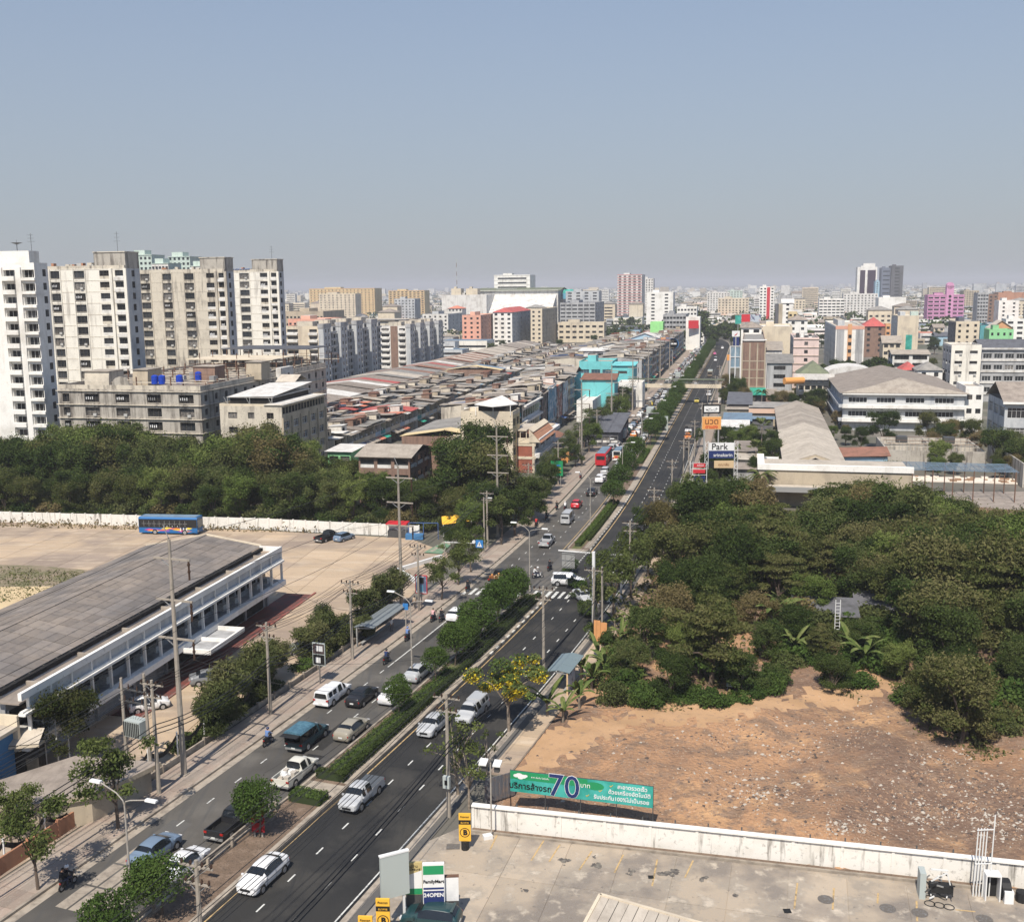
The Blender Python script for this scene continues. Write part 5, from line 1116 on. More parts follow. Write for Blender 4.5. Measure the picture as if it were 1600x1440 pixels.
q.add([(x0,y0,h),(x1,y0,h),(x1,y1,h),(x0,y1,h),(xm,yi,h+ap),(xm,y1,h+ap),(xm-w*.28,y0+2.4,h+1.6),(xm+w*.28,y0+2.4,h+1.6)],[(0,6,4,5,3),(1,2,5,4,7)],Rf_brown);ob('roof',q,r)
q=MB();q.add([(x0,y0,h),(x1,y0,h),(xm,yi,h+ap),(xm-w*.28,y0+2.4,h+1.6),(xm+w*.28,y0+2.4,h+1.6)],[(0,1,4,3),(3,4,2)],Rf_tan);ob('front_hip',q,r);q=MB();q.poly([(0,d,h),(w,d,h),(xm,d,h+ap)],W_bluegrey);ob('rear_gable',q,r)
gen('office_building','plain white three storey annex right of the large factory hall','annex',1509,1537,607,296,depth=14,wm=W_white,nf=2,ns=2,ww=1.4,far=False,rm=Rf_tan,fh=3.9)
gen('apartment_block','mouldy white walk up block with exposed shaded floors','apartment block',1487,1534,542,350,xs=1474,wm=W_old,sm=W_grey,nf=2,ns=3,ww=2.4,far=False,kind='bay',rm=Rf_brown,fh=3.4)
r,w,d,h=gen('factory','grey four storey factory with long window bands at the right edge','factory',1535,1640,546,370,depth=20,wm=W_grey,nf=6,ns=0,ww=4.6,far=False,kind='white',roof='gx',rm=Rf_slate,fh=3.9,hh=1.7,band=(W_white2,.7),rise=3)
r,w,d,h=gen('factory','gable roofed factory hall with a white gutter at the right edge','factory',1571,1660,627,262,xs=1545,wm=W_bluegrey,nf=2,ns=3,ww=8,far=False,kind='band',roof='gx',rm=Rf_brown,hh=2.6,fh=5,rise=4)
q=MB();q.box(-.7,w+.7,-1.1,-.6,h-.6,h-.1,W_white);ob('gutter',q,r)
def stbox(s0,t0):x,y=RD(s0,t0);return(x,y,0),-bear(s0)
def stthing(name,label,cat,s,t,group=None):
 l,rz=stbox(s,t);r=thing(name,label,cat,l,rz,group);return r
r=stthing('long_warehouse','long narrow warehouse whose roof changes from grey brown to cream','warehouse',163,30.5);q=MB();q.box(0,11.5,0,104,0,5,W_grey);q.poly([(0,-.02,5),(11.5,-.02,5),(5.75,-.02,6.9)],W_beige);ob('wall',q,r)
for n_,y0,y1,m in(('front_roof',0,52,Rf_cream),('rear_roof',52,104,Rf_tan)):
 nn=13
 for i in range(nn):
  q=MB();a=y0+(y1-y0)*i/nn;c=y0+(y1-y0)*(i+1)/nn;zz=random.uniform(0,.03)
  q.ext([(-.7,4.75),(5.75,6.9),(12.2,4.75),(12.2,4.85),(5.75,7.0),(-.7,4.85)],a+.01,c-.01,m,axis='y');ob('roof_panel',q,r,(0,0,zz))
q=MB();q.poly([(3.5,-.8,5.2),(8,-.8,5.2),(5.75,-.8,6.3)],dark_in);q.ext([(3.2,5.2),(5.75,6.4),(8.3,5.2),(8.3,5.3),(5.75,6.5),(3.2,5.3)],-1.0,.5,Rf_cream,axis='y');ob('vent_gable',q,r)
r,w,d,h=bld('market_hall','low beige hall with a long white parapet in front of the long warehouse','hall',1186,1425,733,199,depth=13);q=MB();q.box(0,w,0,d,0,h,W_beige,Rf_cream);ob('wall',q,r);q=MB();q.box(-.3,w+.3,-.3,.5,h,h+1.1,W_white);q.box(-.3,1,.5,d,h,h+1.0,W_white);ob('parapet',q,r);q=MB();q.box(w*.02,w*.45,-4.2,-.3,h*.55,h*.6,Rf_cream);q.box(w*.02,w*.45,-4.3,-4.15,h*.5,h*.64,frame_g);ob('awning',q,r)
r,w,d,h=bld('water_basin','stained concrete treatment basins with railings on top','concrete basin',1386,1541,703,4.2,xs=1369);b=MB();t=.35
for xx in(0,w/2,w-t):b.box(xx,xx+t,0,d,0,h,W_conc)
for yy in(0,d*.5,d-t):b.box(t,w/2,yy,yy+t,0,h-.002,W_conc);b.box(w/2+t,w-t,yy,yy+t,0,h-.002,W_conc)
b.box(t,w-t,t,d-t,h-2.2,h-2.0,W_older);ob('wall',b,r);q=MB()
for i in range(12):
 for yy in(d*.25,d*.48,d*.75):x=t+i*(w-1)/11;q.bar((x,yy,h-2),(x,yy,h+.8),.1,.1,frame_g)
for yy in(d*.25,d*.48,d*.75):q.bar((t,yy,h+.8),(w-t,yy,h+.8),.1,.1,rust);q.bar((t,yy,h+.2),(w-t,yy,h+.2),.1,.1,W_older)
for x in(w*.22,w*.72):q.box(x-1.2,x+1.2,d*.5,d*.5+2.4,h,h+1.6,steel_d)
ob('railing',q,r)
X,Y=G(1345,712,3.5);r=thing('small_shed','small shed with a slanted brown roof beside the basins','shed',(X,Y,0),-YAW);q=MB();q.box(0,11,0,7,0,3.4,W_sky);ob('wall',q,r);q=MB();q.quad((-.7,-.6,3.4),(11.6,-.6,3.9),(11.6,7.6,4.8),(-.7,7.6,4.3),Rf_rust);q.quad((-.7,-.6,3.3),(11.6,-.6,3.8),(11.6,7.6,4.7),(-.7,7.6,4.2),Rf_rust);ob('roof',q,r);r.location.x-=5.5
r,w,d,h=bld('steel_canopy','long open blue grey steel roof frame without sheets','steel frame',1332,1588,731,205,depth=9);q=MB()
for i in range(7):q.bar((-.5,i*d/6,h),(w+.5,i*d/6,h),.12,.14,Rf_steel)
for i in range(24):q.bar((i*w/23,0,h-.15),(i*w/23,d,h-.15),.07,.1,Rf_steel)
ob('purlin',q,r);q=MB();q.bar((0,0,0),(0,0,h),.18,.18,rust);pm=q.mesh('post')
for i in range(9):
 for yy in(0,d):ob('post',pm,r,(i*w/8,yy,0))
q=MB();q.box(0,w,-.6,-.4,0,1.0,W_white2);ob('low_wall',q,r)
q=MB();X,Y=G(1420,752);q.box(-2,46,0,5.5,.0,.25,rb_w)
for i in range(90):x,y=random.uniform(0,44),random.uniform(0,5);s_=random.uniform(.2,.7);q.box(x-s_,x+s_,y-s_*.7,y+s_*.7,.2,.3+s_*.5,random.choice((rb_w,rb_w,rb_b)))
o=ob('demolition_rubble',q,None,(X,Y,0),-YAW);tag(o,'bright demolition rubble under the open steel frame','rubble',kind='stuff')
sheet('service_road',[G(1440,768,.0),G(1640,768),G(1680,800),G(1440,790)],.03,Rf_brown)
q=MB();q.box(0,.3,0,34,0,5,W_conc);X,Y=G(1597,762);tag(ob('boundary_wall',q,None,(X,Y,0),-YAW),'high dirty grey wall running back at the right edge','wall')
def shed(label,xl,xr,yt,Y,dep,wm,rm,roof='mono',rise=.6,name='low_shed',nf=0,**k):return gen(name,label,'shed',xl,xr,yt,Y,depth=dep,wm=wm,nf=nf,ns=0,far=False,roof=roof,rm=rm,rise=rise,**k)
shed('dark grey ribbed metal roof beside the footbridge stairs',1138,1173,632,4.5,26,W_dark,Rf_slate,rise=1.4)
shed('bright green tarpaulin roof beside the grey ribbed roof',1174,1194,618,4.5,13,W_dark,tarp_g,rise=1.4);shed('brown tiled stall roof right of the green tarpaulin',1194,1212,618,4,12,W_brownblk,Rf_brown,rise=1.2);shed('tan tiled shed roof left of the green hipped pavilion',1212,1240,624,4.5,14,W_beige,Rf_tan,rise=1.6)
shed('long grey roof behind the palm tree',1173,1240,637,4,10,W_grey,Rf_grey,rise=.8);shed('beige shop front with open bays under the grey ribbed roof',1136,1172,640,3.6,9,W_beige,Rf_tan,rise=.3,nf=4,kind='hole',ww=2);shed('blue grey sheet roof behind the billboards',1132,1172,658,4,14,W_dark,Rf_steel,rise=.8)
shed('peach sand coloured flat roof beside the blue grey roof',1173,1238,646,3.6,9,W_beige,mat('roof_peach',(.5,.34,.24),.9),rise=.4);shed('thin grey roof strip ending at the long warehouse',1170,1208,655,3,5,W_dark,Rf_steel,rise=.3)
shed('bright white flat roof behind the orange billboard',1126,1168,668,4,14,W_white,Rf_white,rise=.4);shed('grey brown roof behind the two line white billboard',1150,1180,706,5,12,W_beige,Rf_brown,rise=.8);shed('long cream flat roof right of the white billboard',1130,1184,718,4.5,8,W_cream,Rf_cream,rise=.4)
shed('grey roof under the cream roof with dark shadows',1130,1178,733,4,6,W_grey,Rf_brown,rise=.5);shed('white sheet roof dappled by palm shadows',1187,1214,732,3.5,12,W_white,Rf_white,rise=.6)
q=MB();q.tube([(0,0,0),(0,7,0)],1.1,M_orange,12);X,z=ZY(1228,596,345);tag(ob('storage_tank',q,None,(X,347,z),rz=-1.3),'orange cylindrical tank lying near the tan shed roof','tank')
#  left side of the avenue: shophouse terraces
def unit_roof(D,m,v):
 q=MB();r_=.45+.2*(v%3)
 if v%4==3:q.ext([(-D-.6,0),(.7,.55),(.7,.65),(-D-.6,.1)],.03,3.97,m,axis='y')
 else:xm=-D*(.45+.05*(v%3));q.ext([(-D-.6,-.1),(xm,r_),(.8,-.15),(.8,-.04),(xm,r_+.11),(-D-.6,.01)],.03,3.97,m,axis='y')
 return q.mesh('roof')
def unit_front(v,wm,nfl):
 q=MB();par=[W_white2,W_teal,W_white,W_sky,W_bluegrey,W_yellow,W_older,W_cream][v%8];h=nfl*3.2;wm=[wm,W_white2,W_older,wm,W_cream,W_white2,W_sky,W_beige][v%8]
 q.box(-1.2,0,-.08,.08,0,h,wm)
 for k in range(nfl):
  z=k*3.2;q.box(-1.2,.05,.08,3.92,z+2.95,z+3.2,wm)
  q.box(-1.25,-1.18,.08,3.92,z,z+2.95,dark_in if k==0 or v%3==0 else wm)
  if k:q.box(-.1,.0,.08,3.92,z,z+1.0,par);q.box(-1.18,-1.15,.5,1.8,z+.9,z+2.3,glass);q.box(-1.18,-1.15,2.1,3.5,z+.9,z+2.3,glass)
  if k and v%2:q.box(-.7,-.1,1+(v%3)*.5,1.9+(v%3)*.5,z+1.05,z+1.6,ac_m)
 if v%2:q.add([(0,.2,2.9),(1.8,.2,2.4),(1.8,3.8,2.4),(0,3.8,2.9)],[(0,1,2,3)],[tarp_g,Rf_salmon,Rf_blue,Rf_tan][v//2%4])
 return q.mesh('shop_front')
_uf={}
def terrace(label,s0,n,t,D,nfl,roofs,wm=W_older,seed=0,yaw=None,z_off=0,end=None,facing=1,grp='terraced shophouse rows',vary=.8):
 rr=random.Random(seed);l,rz=stbox(s0,t);r=thing('shophouse_row',label,'shophouses',l,rz,grp);H_=nfl*3.2+z_off
 q=MB();q.box(-D,-1.2,0,n*4,0,H_-.35,wm);ob('wall',q,r)
 q=MB();q.box(-D,0,-.16,-.02,0,H_-.4,end or wm);q.poly([(-D,-.17,H_-.4),(0,-.17,H_-.4),(-D*.45,-.17,H_+.5)],end or wm);ob('end_wall',q,r)
 for i in range(n):
  v=rr.randrange(8);key=('f',v,wm.name,nfl);
  if key not in _uf:_uf[key]=unit_front(v,wm,nfl)
  ob('shop_front',_uf[key],r,(0,i*4,0));m=roofs[i]if i<len(roofs)and roofs[i]else rr.choice((Rf_brown,Rf_brown,Rf_grey,Rf_grey,Rf_tan,Rf_tan,Rf_grey,Rf_tan,Rf_cream,Rf_white if rr.random()<.5 else Rf_grey,Rf_grey,Rf_red if rr.random()<.25 else Rf_blue if rr.random()<.2 else Rf_grey))
  key=('r',v%12,m.name,D)
  if key not in _uf:_uf[key]=unit_roof(D,m,v)
  ob('roof',_uf[key],r,(0,i*4,H_-.2+rr.uniform(0,vary)))
  if rr.random()<.6:
   key=('k',v,0)
   if key not in _uf:
    q=MB();w_=2+v%3*.6;q.box(-w_,0,.3,3.6,0,1.9,[W_beige,W_older,W_white2,W_brownblk][v%4]);q.quad((-w_-.4,.1,1.9),(.4,.1,2.2),(.4,3.8,2.2),(-w_-.4,3.8,1.9),[Rf_tan,Rf_brown,Rf_white,Rf_rust][v%4]);q.box(.001,.03,.9,2.2,.6,1.5,dark_in);_uf[key]=q.mesh('roof_room')
   ob('roof_room',_uf[key],r,(-rr.uniform(1,D*.5),i*4,H_+.1))
 x,y=loc(r,-D/2,n*2);OCC.append((x,y,n*2+3));OCC.append((*loc(r,-D/2,n),n+D/2));OCC.append((*loc(r,-D/2,n*3),n+D/2))
 return r
N_=None
terrace('road facing terrace with roof greenery right behind the cream corner building',190,8,-33,13,4,[Rf_tan,Rf_grey,Rf_rust,N_,Rf_brown],W_white2,1)
terrace('road facing terrace carrying the large advertising banners',223,15,-33,13,4,[Rf_brown,Rf_tan,Rf_cream,Rf_white,Rf_tan,Rf_salmon,Rf_cream],W_bluegrey,2)
for i,(s0,n,lb)in enumerate(((172,10,'alley terrace starting behind the beige building, white and rusty roofs'),(212.5,11,'alley terrace with orange, white and dark red roofs in a row'),(257,12,'alley terrace with teal shaded fronts behind the round green tree'),(305.5,13,'alley terrace running behind the billboard terrace'),(358,14,'alley terrace behind the turquoise building, one dark red roof'),(414.5,14,'alley terrace behind the light blue roofed shops'),(471,14,'alley terrace toward the green building'),(527.5,12,'farthest alley terrace below the long cream building'))):
 rf=[[Rf_white,Rf_white,Rf_tan,Rf_brown,Rf_brown,Rf_grey],[Rf_brown,Rf_salmon,Rf_salmon,Rf_white,Rf_red,Rf_red,Rf_cream,N_,Rf_tan],[N_,Rf_cream],[N_,N_,Rf_cream,Rf_tan],[Rf_red,N_,N_,Rf_cream],[],[Rf_cream],[]][i]
 terrace(lb,s0,n,-73,14,2,rf,W_older,10+i);terrace(lb.split(',')[0].replace('alley terrace','back terrace')+', second line',s0,n,-90.5,13,2,rf[::-1],W_white2,110+i)
for i,s0 in enumerate((216,250)):terrace(['low terrace with its back to the banner terrace, first block','low terrace with its back to the banner terrace, second block'][i],s0,8,-47.5,12,3,[],W_older,90+i)
for i,(s0,n)in enumerate(((285,10),(330,9))):
 terrace(['second row terrace between alley and avenue before the turquoise building','second row terrace left of the turquoise building with a grey gable'][i],s0,n,-44-i*4,14,3,[],W_older,30+i)
def hall(label,s0,s1,t0,t1,hh,m,patches=(),name='market_hall',ridge=1.6):
 l,rz=stbox(s0,t0);r=thing(name,label,'market hall',l,rz,'broad roofed halls left of the alley');w=t1-t0;d=s1-s0;q=MB();q.box(0,w,0,d,0,hh,W_brownblk);ob('wall',q,r);n=max(2,int(d/5));OCC.append((*loc(r,w/2,d/2),max(w,d)/2+3))
 for i in range(n):
  mm=dict(patches).get(i,m);q=MB();q.ext([(-.5,hh-.1),(w*.5,hh+ridge),(w+.5,hh-.1),(w+.5,hh+.02),(w*.5,hh+ridge+.12),(-.5,hh+.02)],i*d/n+.02,(i+1)*d/n-.02,mm,axis='y');ob('roof_panel',q,r,(0,0,random.uniform(0,.04)))
 return r
hall('broad hall roof with blue and orange stripes nearest the concrete wing',205,246,-128,-106,6.5,Rf_grey,((0,Rf_blue),(2,Rf_red),(3,Rf_blue),(4,Rf_blue)))
hall('broad brown hall roof with a large white patch',249,288,-132,-106,6.5,Rf_brown,((3,Rf_white),(4,Rf_white)))
hall('broad grey brown hall roof with a red strip',291,330,-134,-106,6.5,Rf_brown,((2,Rf_white),(4,Rf_red)));hall('broad tan hall roof with white squares',333,375,-134,-106,6.5,Rf_grey,((1,Rf_cream),(2,Rf_cream),(5,Rf_rust)))
hall('broad hall roof with dark red and white strips below the peach block',378,420,-130,-106,6.5,Rf_brown,((0,Rf_rust),(3,Rf_red),(5,Rf_white)));hall('pale striped hall roofs below the red roofed block',423,470,-128,-106,6.5,Rf_rust,((1,Rf_cream),(3,Rf_cream),(5,Rf_cream),(7,Rf_cream)))
hall('brown and cream striped hall roof below the grey brown block',473,530,-126,-106,6.5,Rf_tan,((1,Rf_cream),(4,Rf_cream),(7,Rf_cream)));hall('long brown hall roof toward the cream building',533,590,-124,-106,6.5,Rf_brown,((3,Rf_tan),(6,Rf_cream)))
r=hall('hall with a blue sheet canopy and white upper roof',352,362,-97,-75,8.6,Rf_steel,((0,Rf_white),));r.children[0].data.materials[0]=W_yellow
hall('wide grey roof over a yellow walled workshop',183,214,-60,-38,6.0,Rf_grey,name='workshop').children[0].data.materials[0]=W_yellow
r,w,d,h=gen('workshop','low brown house with a tan eave and open dark veranda behind the tree belt','house',560,640,712,196,xs=672,wm=W_brownblk,nf=3,ns=3,ww=3.2,far=False,kind='hole',roof='gx',rm=Rf_tan,rise=1.3,hh=1.8)
gen('small_house','rust roofed box house right of the low brown house','house',664,692,700,205,depth=6,wm=W_brownblk,nf=0,ns=0,far=False,roof='mono',rm=Rf_rust,rise=.3);gen('small_house','small cream walled house beside the dark evergreen tree','house',692,704,693,210,depth=8,wm=W_cream,nf=1,ns=0,ww=1.2,far=False,rm=Rf_cream)
gen('small_house','green fronted stall house at the start of the alley terrace','house',512,548,706,218,depth=8,wm=W_green,nf=2,ns=0,ww=2,far=False,roof='mono',rm=Rf_white,rise=.5)
r,w,d,h=bld('corner_building','cream corner building with a white tent roof on top','corner building',720,801,648,236,xs=812);b=MB();winset(r,b,'F',w,d,0,h,[(w*.35,w*.5)],3.3,1.1,1.4,W_cream,'dark',.3,z_first=h%3.3,skip=((0,0),(0,2),(0,3)));winset(r,b,'R',w,d,0,h,cols_even(d,2,d*.35),3.3,.8,1.7,W_yellow,'dark',.4,z_first=h%3.3);plain(b,'LB',w,d,0,h,W_cream);ob('wall',b,r);parapet(r,w,d,h,.9,W_cream,Rf_white)
q=MB();x0,x1=w*.28,w*.98;P_=[(x0,-.5,h+2.5),(x0+(x1-x0)*.55,-2.2,h+2.2),(x1+.5,d*.6,h+2.1),(x0+(x1-x0)*.4,d+5,h+3.2)];q.add(P_+[(a,c_,e-.15)for a,c_,e in P_],[(0,1,2,3),(7,6,5,4),(0,4,5,1),(1,5,6,2),(2,6,7,3),(3,7,4,0)],Rf_white);ob('tent_roof',q,r)
q=MB();q.box(x0+.4,x1-.4,1.4,d+2,h+.05,h+1.9,dark_in)
for x in(x0+.2,(x0+x1)/2,x1-.2):q.bar((x,-.2,h),(x,-.2,h+2.2),.15,.15,W_white)
ob('roof_room',q,r)
def board(label,s0,s1,t,z0,z1,m,name='advert_banner',cat='banner',extra=None):
 l,rz=stbox(s0,t);L=s1-s0;q=MB();q.box(0,.15,0,L,z0,z1,m);o=ob(name,q,None,l,rz);tag(o,label,cat);return o
ban_b=mat('banner_blue',(.1,.26,.38),.6,[(.5,(.5,.55,.6),.48,.56),(.3,(.04,.06,.12),.55,.65)]);ban_r=mat('banner_red',(.25,.05,.05),.6,[(.4,(.5,.45,.42),.5,.56),(.7,(.06,.05,.06),.5,.6)])
ban_d=mat('banner_dark',(.07,.05,.05),.6,[(.6,(.3,.2,.17),.5,.6)]);ban_w=mat('banner_pale',(.45,.5,.55),.6,[(.4,(.1,.12,.2),.52,.58),(.5,(.5,.2,.1),.6,.66)])
board('dark brown red banner at the near end of the billboard wall',222,229,-32.8,1.5,13.5,ban_d);board('large blue and white product banner on the shophouse wall',231,244,-32.7,4,13.6,ban_b);board('red and grey picture banner next to the large blue banner',245.5,254,-32.8,3,13,ban_r);board('pale banner with dark shapes farthest along the shophouse wall',255,264,-32.7,3,12.8,ban_w)
b_=board('white double banded window gallery at the first shophouses',196,218,-32.7,4.6,12.4,W_white2,'gallery_front','facade')
q=MB()
for z in(5.6,9.2):
 for i in range(7):q.box(.16,.2,.6+i*3.05,3.1+i*3.05,z,z+1.8,glass)
ob('window_band',q,b_);q=MB();q.box(.15,1.2,0,22,4.3,4.8,W_white2);q.box(.15,1.2,0,22,8.0,8.5,W_white2);q.box(.15,1.2,0,22,12.0,12.4,W_white2);ob('ledge',q,b_)
r,w,d,h=bld('brick_building','red brick three storey building with cream bands and a slanted tiled canopy','brick building',803,835,690,238,xs=868);b=MB();winset(r,b,'R',w,d,0,h,cols_even(d,4,d/4*.7),3.4,.9,1.7,W_white2,'bay',.5,z_first=.3);plain(b,'FLB',w,d,0,h,W_brick);ob('wall',b,r)
q=MB()
for z in(3.4,6.8,h-.6):q.box(-.1,w+.3,-.12,-.01,z-.3,z+.3,W_cream)
q.box(w-.5,w+.02,-.14,-.01,0,h,W_cream);ob('cream_band',q,r);parapet(r,w,d,h,.9,W_cream,W_terra)
q=MB();q.box(w+.01,w+1.2,0,d,3.4,4.3,W_white2);q.box(w+.01,w+1.2,0,d,6.8,7.7,W_white2);ob('balcony',q,r)
q=MB();q.quad((w*.75,-.3,h+3.0),(w+1.6,-.3,h-.1),(w+1.6,d*.7,h-.1),(w*.75,d*.7,h+3.0),W_terra);q.add([(w*.72,-.35,h+3.1),(w*.72,d*.7,h+3.1),(w*.95,d*.7,h+2.3),(w*.95,-.35,h+2.3)],[(0,1,2,3)],W_cream);q.poly([(w*.75,-.28,h),(w*1.3,-.28,h),(w*.75,-.28,h+3.0)],W_cream);ob('canopy',q,r)
q=MB()
for x in(0,w*.3,w*.6):
 for y in(0,d*.4):q.bar((x,y+.3,h),(x,y+.3,h+2.6),.16,.16,W_cream)
q.box(-.2,w*.62,0,d*.45,h+2.5,h+2.7,W_cream,Rf_cream);ob('rooftop_room',q,r)
gen('shop_building','white walled shop block left of the red brick building','shop',776,806,672,252,depth=14,wm=W_cream,nf=3,ns=0,far=False,ww=2,rm=Rf_cream)
r=stthing('bakery_shop','low shop with a pale roof and dark striped awning','shop',187,-27.5);q=MB();q.box(-7,0,0,26,0,4.2,W_cream,Rf_cream);ob('wall',q,r);q=MB();q.quad((0,0,4.2),(2.8,0,3.2),(2.8,26,3.2),(0,26,4.2),Rf_rust);q.quad((0,0,4.1),(2.8,0,3.1),(2.8,26,3.1),(0,26,4.1),Rf_rust);ob('awning',q,r);q=MB();q.box(.01,.05,1,25,.3,3,glass);ob('shop_window',q,r)
q=MB();q.box(0,3.2,0,.25,1.0,3.0,M_orange);q.box(1.2,4.4,.3,.5,1.6,3.6,M_corten);q.box(.4,1.6,-.02,0,1.2,2.2,W_beige);X,Y=G(866,729);tag(ob('orange_hoarding',q,None,(X,Y,0),-.2),'broken orange hoarding behind the roadside trees','hoarding')
r,w,d,h=gen('turquoise_building','turquoise three storey building with a flat parapet and grey shutters','building',905,957,567,395,depth=16,wm=W_turq,nf=3,ns=0,ww=4,far=False,fh=4.6,hh=1.4,kind='blue',rm=Rf_tan)
gen('turquoise_building','plain turquoise stair block with one slot window','building',957,990,572,385,depth=12,wm=W_turq,nf=1,ns=0,ww=3,far=False,fh=9,hh=1,sill=6.4,roof='mono',rm=W_turq,rise=.8)
gen('turquoise_building','low turquoise wall with a sloping top in front of the turquoise building','building',909,960,594,345,depth=9,wm=W_turq,nf=0,ns=0,far=False,roof='mono',rm=Rf_rust,rise=1.6);gen('house','turquoise gabled house with a blue roof edge','house',850,896,585,350,depth=16,wm=W_turq,nf=0,ns=0,far=False,roof='gx',rm=Rf_tan,rise=2)
gen('shop_building','bright white box building below the turquoise wall','shop',901,926,629,6,depth=34,wm=W_white,nf=0,ns=0,far=False,rm=Rf_white);gen('showroom','black fronted showroom with a dark red roof wall','showroom',932,985,616,5.5,depth=18,wm=W_dark,nf=0,ns=0,far=False,roof='mono',rm=Rf_slate,rise=1.2)
q=MB();q.box(0,6.4,0,.4,1.2,4.4,mat('tomato_panel',(.5,.09,.04),.5));X,Y=G(957,632,0);tag(ob('red_wall_panel',q,None,(X,Y,0),-YAW),'large tomato red wall panel beside the black showroom','wall panel')
gen('showroom','wide grey sheet roof of the low forecourt showroom','showroom',903,966,675,3.8,depth=24,wm=W_dark,nf=5,ns=0,ww=3,far=False,kind='hole',roof='mono',rm=Rf_slate,rise=2.4,hh=1.6,sill=.5)
gen('shop_building','cream walled annex with a painted fascia beside the footbridge','shop',966,1004,600,8,depth=9,wm=W_white,nf=0,ns=0,far=False,rm=Rf_tan)
for i,(s0,n,t)in enumerate(((358,12,-19),(407,13,-19),(460,14,-19),(517,14,-19),(574,14,-19))):
 terrace(['avenue terrace just past the turquoise stair block','avenue terrace with tall shaded fronts past the footbridge','avenue terrace below the round blue sign','avenue terrace near the light blue warehouse','last avenue terrace before the far trees'][i],s0,n,t,22 if i else 18,4,[],W_grey,50+i)
for i,s0 in enumerate((402,450,498,546,594)):terrace(['inner terrace behind the turquoise building','inner terrace with a grey gable roof','inner terrace below the white flat roofs','inner terrace near the lime green building','far inner terrace below the dark grey block'][i],s0,11,-46,20,3,[],W_older,70+i)
gen('light_blue_building','light blue hall with a white arched roof','hall',986,1029,528,560,xs=1033,wm=W_sky,nf=0,ns=0,roof='gy',rm=Rf_white,rise=2.5);gen('lime_building','lime green block behind the light blue hall','building',1016,1036,505,640,depth=12,wm=W_lime,nf=0,ns=0,rm=Rf_white)
gen('shop_building','white flat building with two dark windows above the terraces','building',936,978,540,520,depth=10,wm=W_white,nf=2,ns=0,ww=3,roof='gy',rm=Rf_cream,rise=1.5);gen('shop_building','white canopy roofed building in the middle of the terraces','building',905,945,549,490,depth=10,wm=W_grey,nf=3,ns=0,ww=4,roof='mono',rm=Rf_white,rise=1)
q=MB();q.poly([(3.2*math.cos(a),0,2.9*math.sin(a))for a in np.linspace(0,6.2832,20,endpoint=False)],M_bluep);q.tube([(0,0,0),(0,.4,0)],2.9,M_bluep,20);q.box(-2,2,-.1,-.02,-.4,.4,M_whitep);q.bar((0,.5,0),(0,.5,-11),.4,.4,frame_g);X,z=ZY(1051,537,560);tag(ob('round_blue_sign',q,None,(X,560,z)),'large blue sign facing down the avenue above the far terraces','sign');q=MB();q.box(-1.3,1.3,-.3,.3,-3.2,3.2,M_corten);q.box(-1.1,1.1,-.35,-.3,1,1.8,M_red);q.box(-1.1,1.1,-.35,-.3,-1.8,-1,M_red);q.bar((0,0,-3),(0,0,-10),.4,.4,frame_g);X,z=ZY(1036,537,556);tag(ob('orange_sign',q,None,(X,556,z)),'tall orange and red sign left of the large blue sign','sign')
#  station building (left)
kerb_red=mat('red_kerb_paint',(.3,.1,.08),.8,[(1,(.2,.14,.12),.5,.6)]);tile_red=mat('red_floor_tile',(.17,.055,.045),.8,[(1,(.12,.06,.05),.45,.6)])
SA=G(45,1078,8.3);SB=G(435,857,8.3);SYW=math.atan2(SB[0]-SA[0],SB[1]-SA[1]);r=thing('bus_station','long two storey bus station with a grey panel roof and white gallery frame','bus station',(*SA,0),-SYW);L=51.0;D=20.0;ZR=8.6
q=MB();q.box(-D+1,-2.6,0,L-.6,0,ZR-1.0,W_grey);q.box(-2.6,-2.45,0,L-.6,3.4,6.9,W_grey);ob('wall',q,r)
pr=[(-D,ZR-1.1),(-D*.55,ZR+.75),(-3.0,ZR-.45)]
for k in range(2):
 (xa,za),(xb,zb)=pr[k],pr[k+1];nx=5 if k==0 else 7;ny=26;sx_=(xb-xa)/nx;me=MB();dz=(zb-za)/nx;me.add([(0,0,0),(sx_-.05,0,dz),(sx_-.05,L/ny-.04,dz),(0,L/ny-.04,0),(0,0,.06),(sx_-.05,0,dz+.06),(sx_-.05,L/ny-.04,dz+.06),(0,L/ny-.04,.06)],[(0,3,2,1),(4,5,6,7),(0,1,5,4),(1,2,6,5),(2,3,7,6),(3,0,4,7)],Rf_station);me=me.mesh('roof_panel')
 for i in range(nx):
  for j in range(ny):ob('roof_panel',me,r,(xa+i*sx_,-1.2+j*(L+1.5)/ny*1.0,za+i*dz+random.uniform(0,.02)))
q=MB();q.bar((-D*.55,-1.2,ZR+.84),(-D*.55,L+.3,ZR+.84),.3,.1,Rf_station);q.bar((-D,L+.4,ZR-1.05),(-D*.55,L+.4,ZR+.85),.25,.25,W_cream);q.bar((-D*.55,L+.4,ZR+.85),(-3,L+.4,ZR-.35),.25,.25,W_cream);ob('ridge_cap',q,r)
q=MB();q.box(-3.0,-2.6,-1,L,ZR-.9,ZR-.5,dark_in);q.box(-2.6,-.3,-1,L,ZR-1.3,ZR-1.15,Rf_brown)
for i in range(7):q.box(-2.9,-.3,3+i*7.5,3.2+i*7.5,ZR-1.15,ZR-.8,Rf_tan)
ob('gutter_roof',q,r)
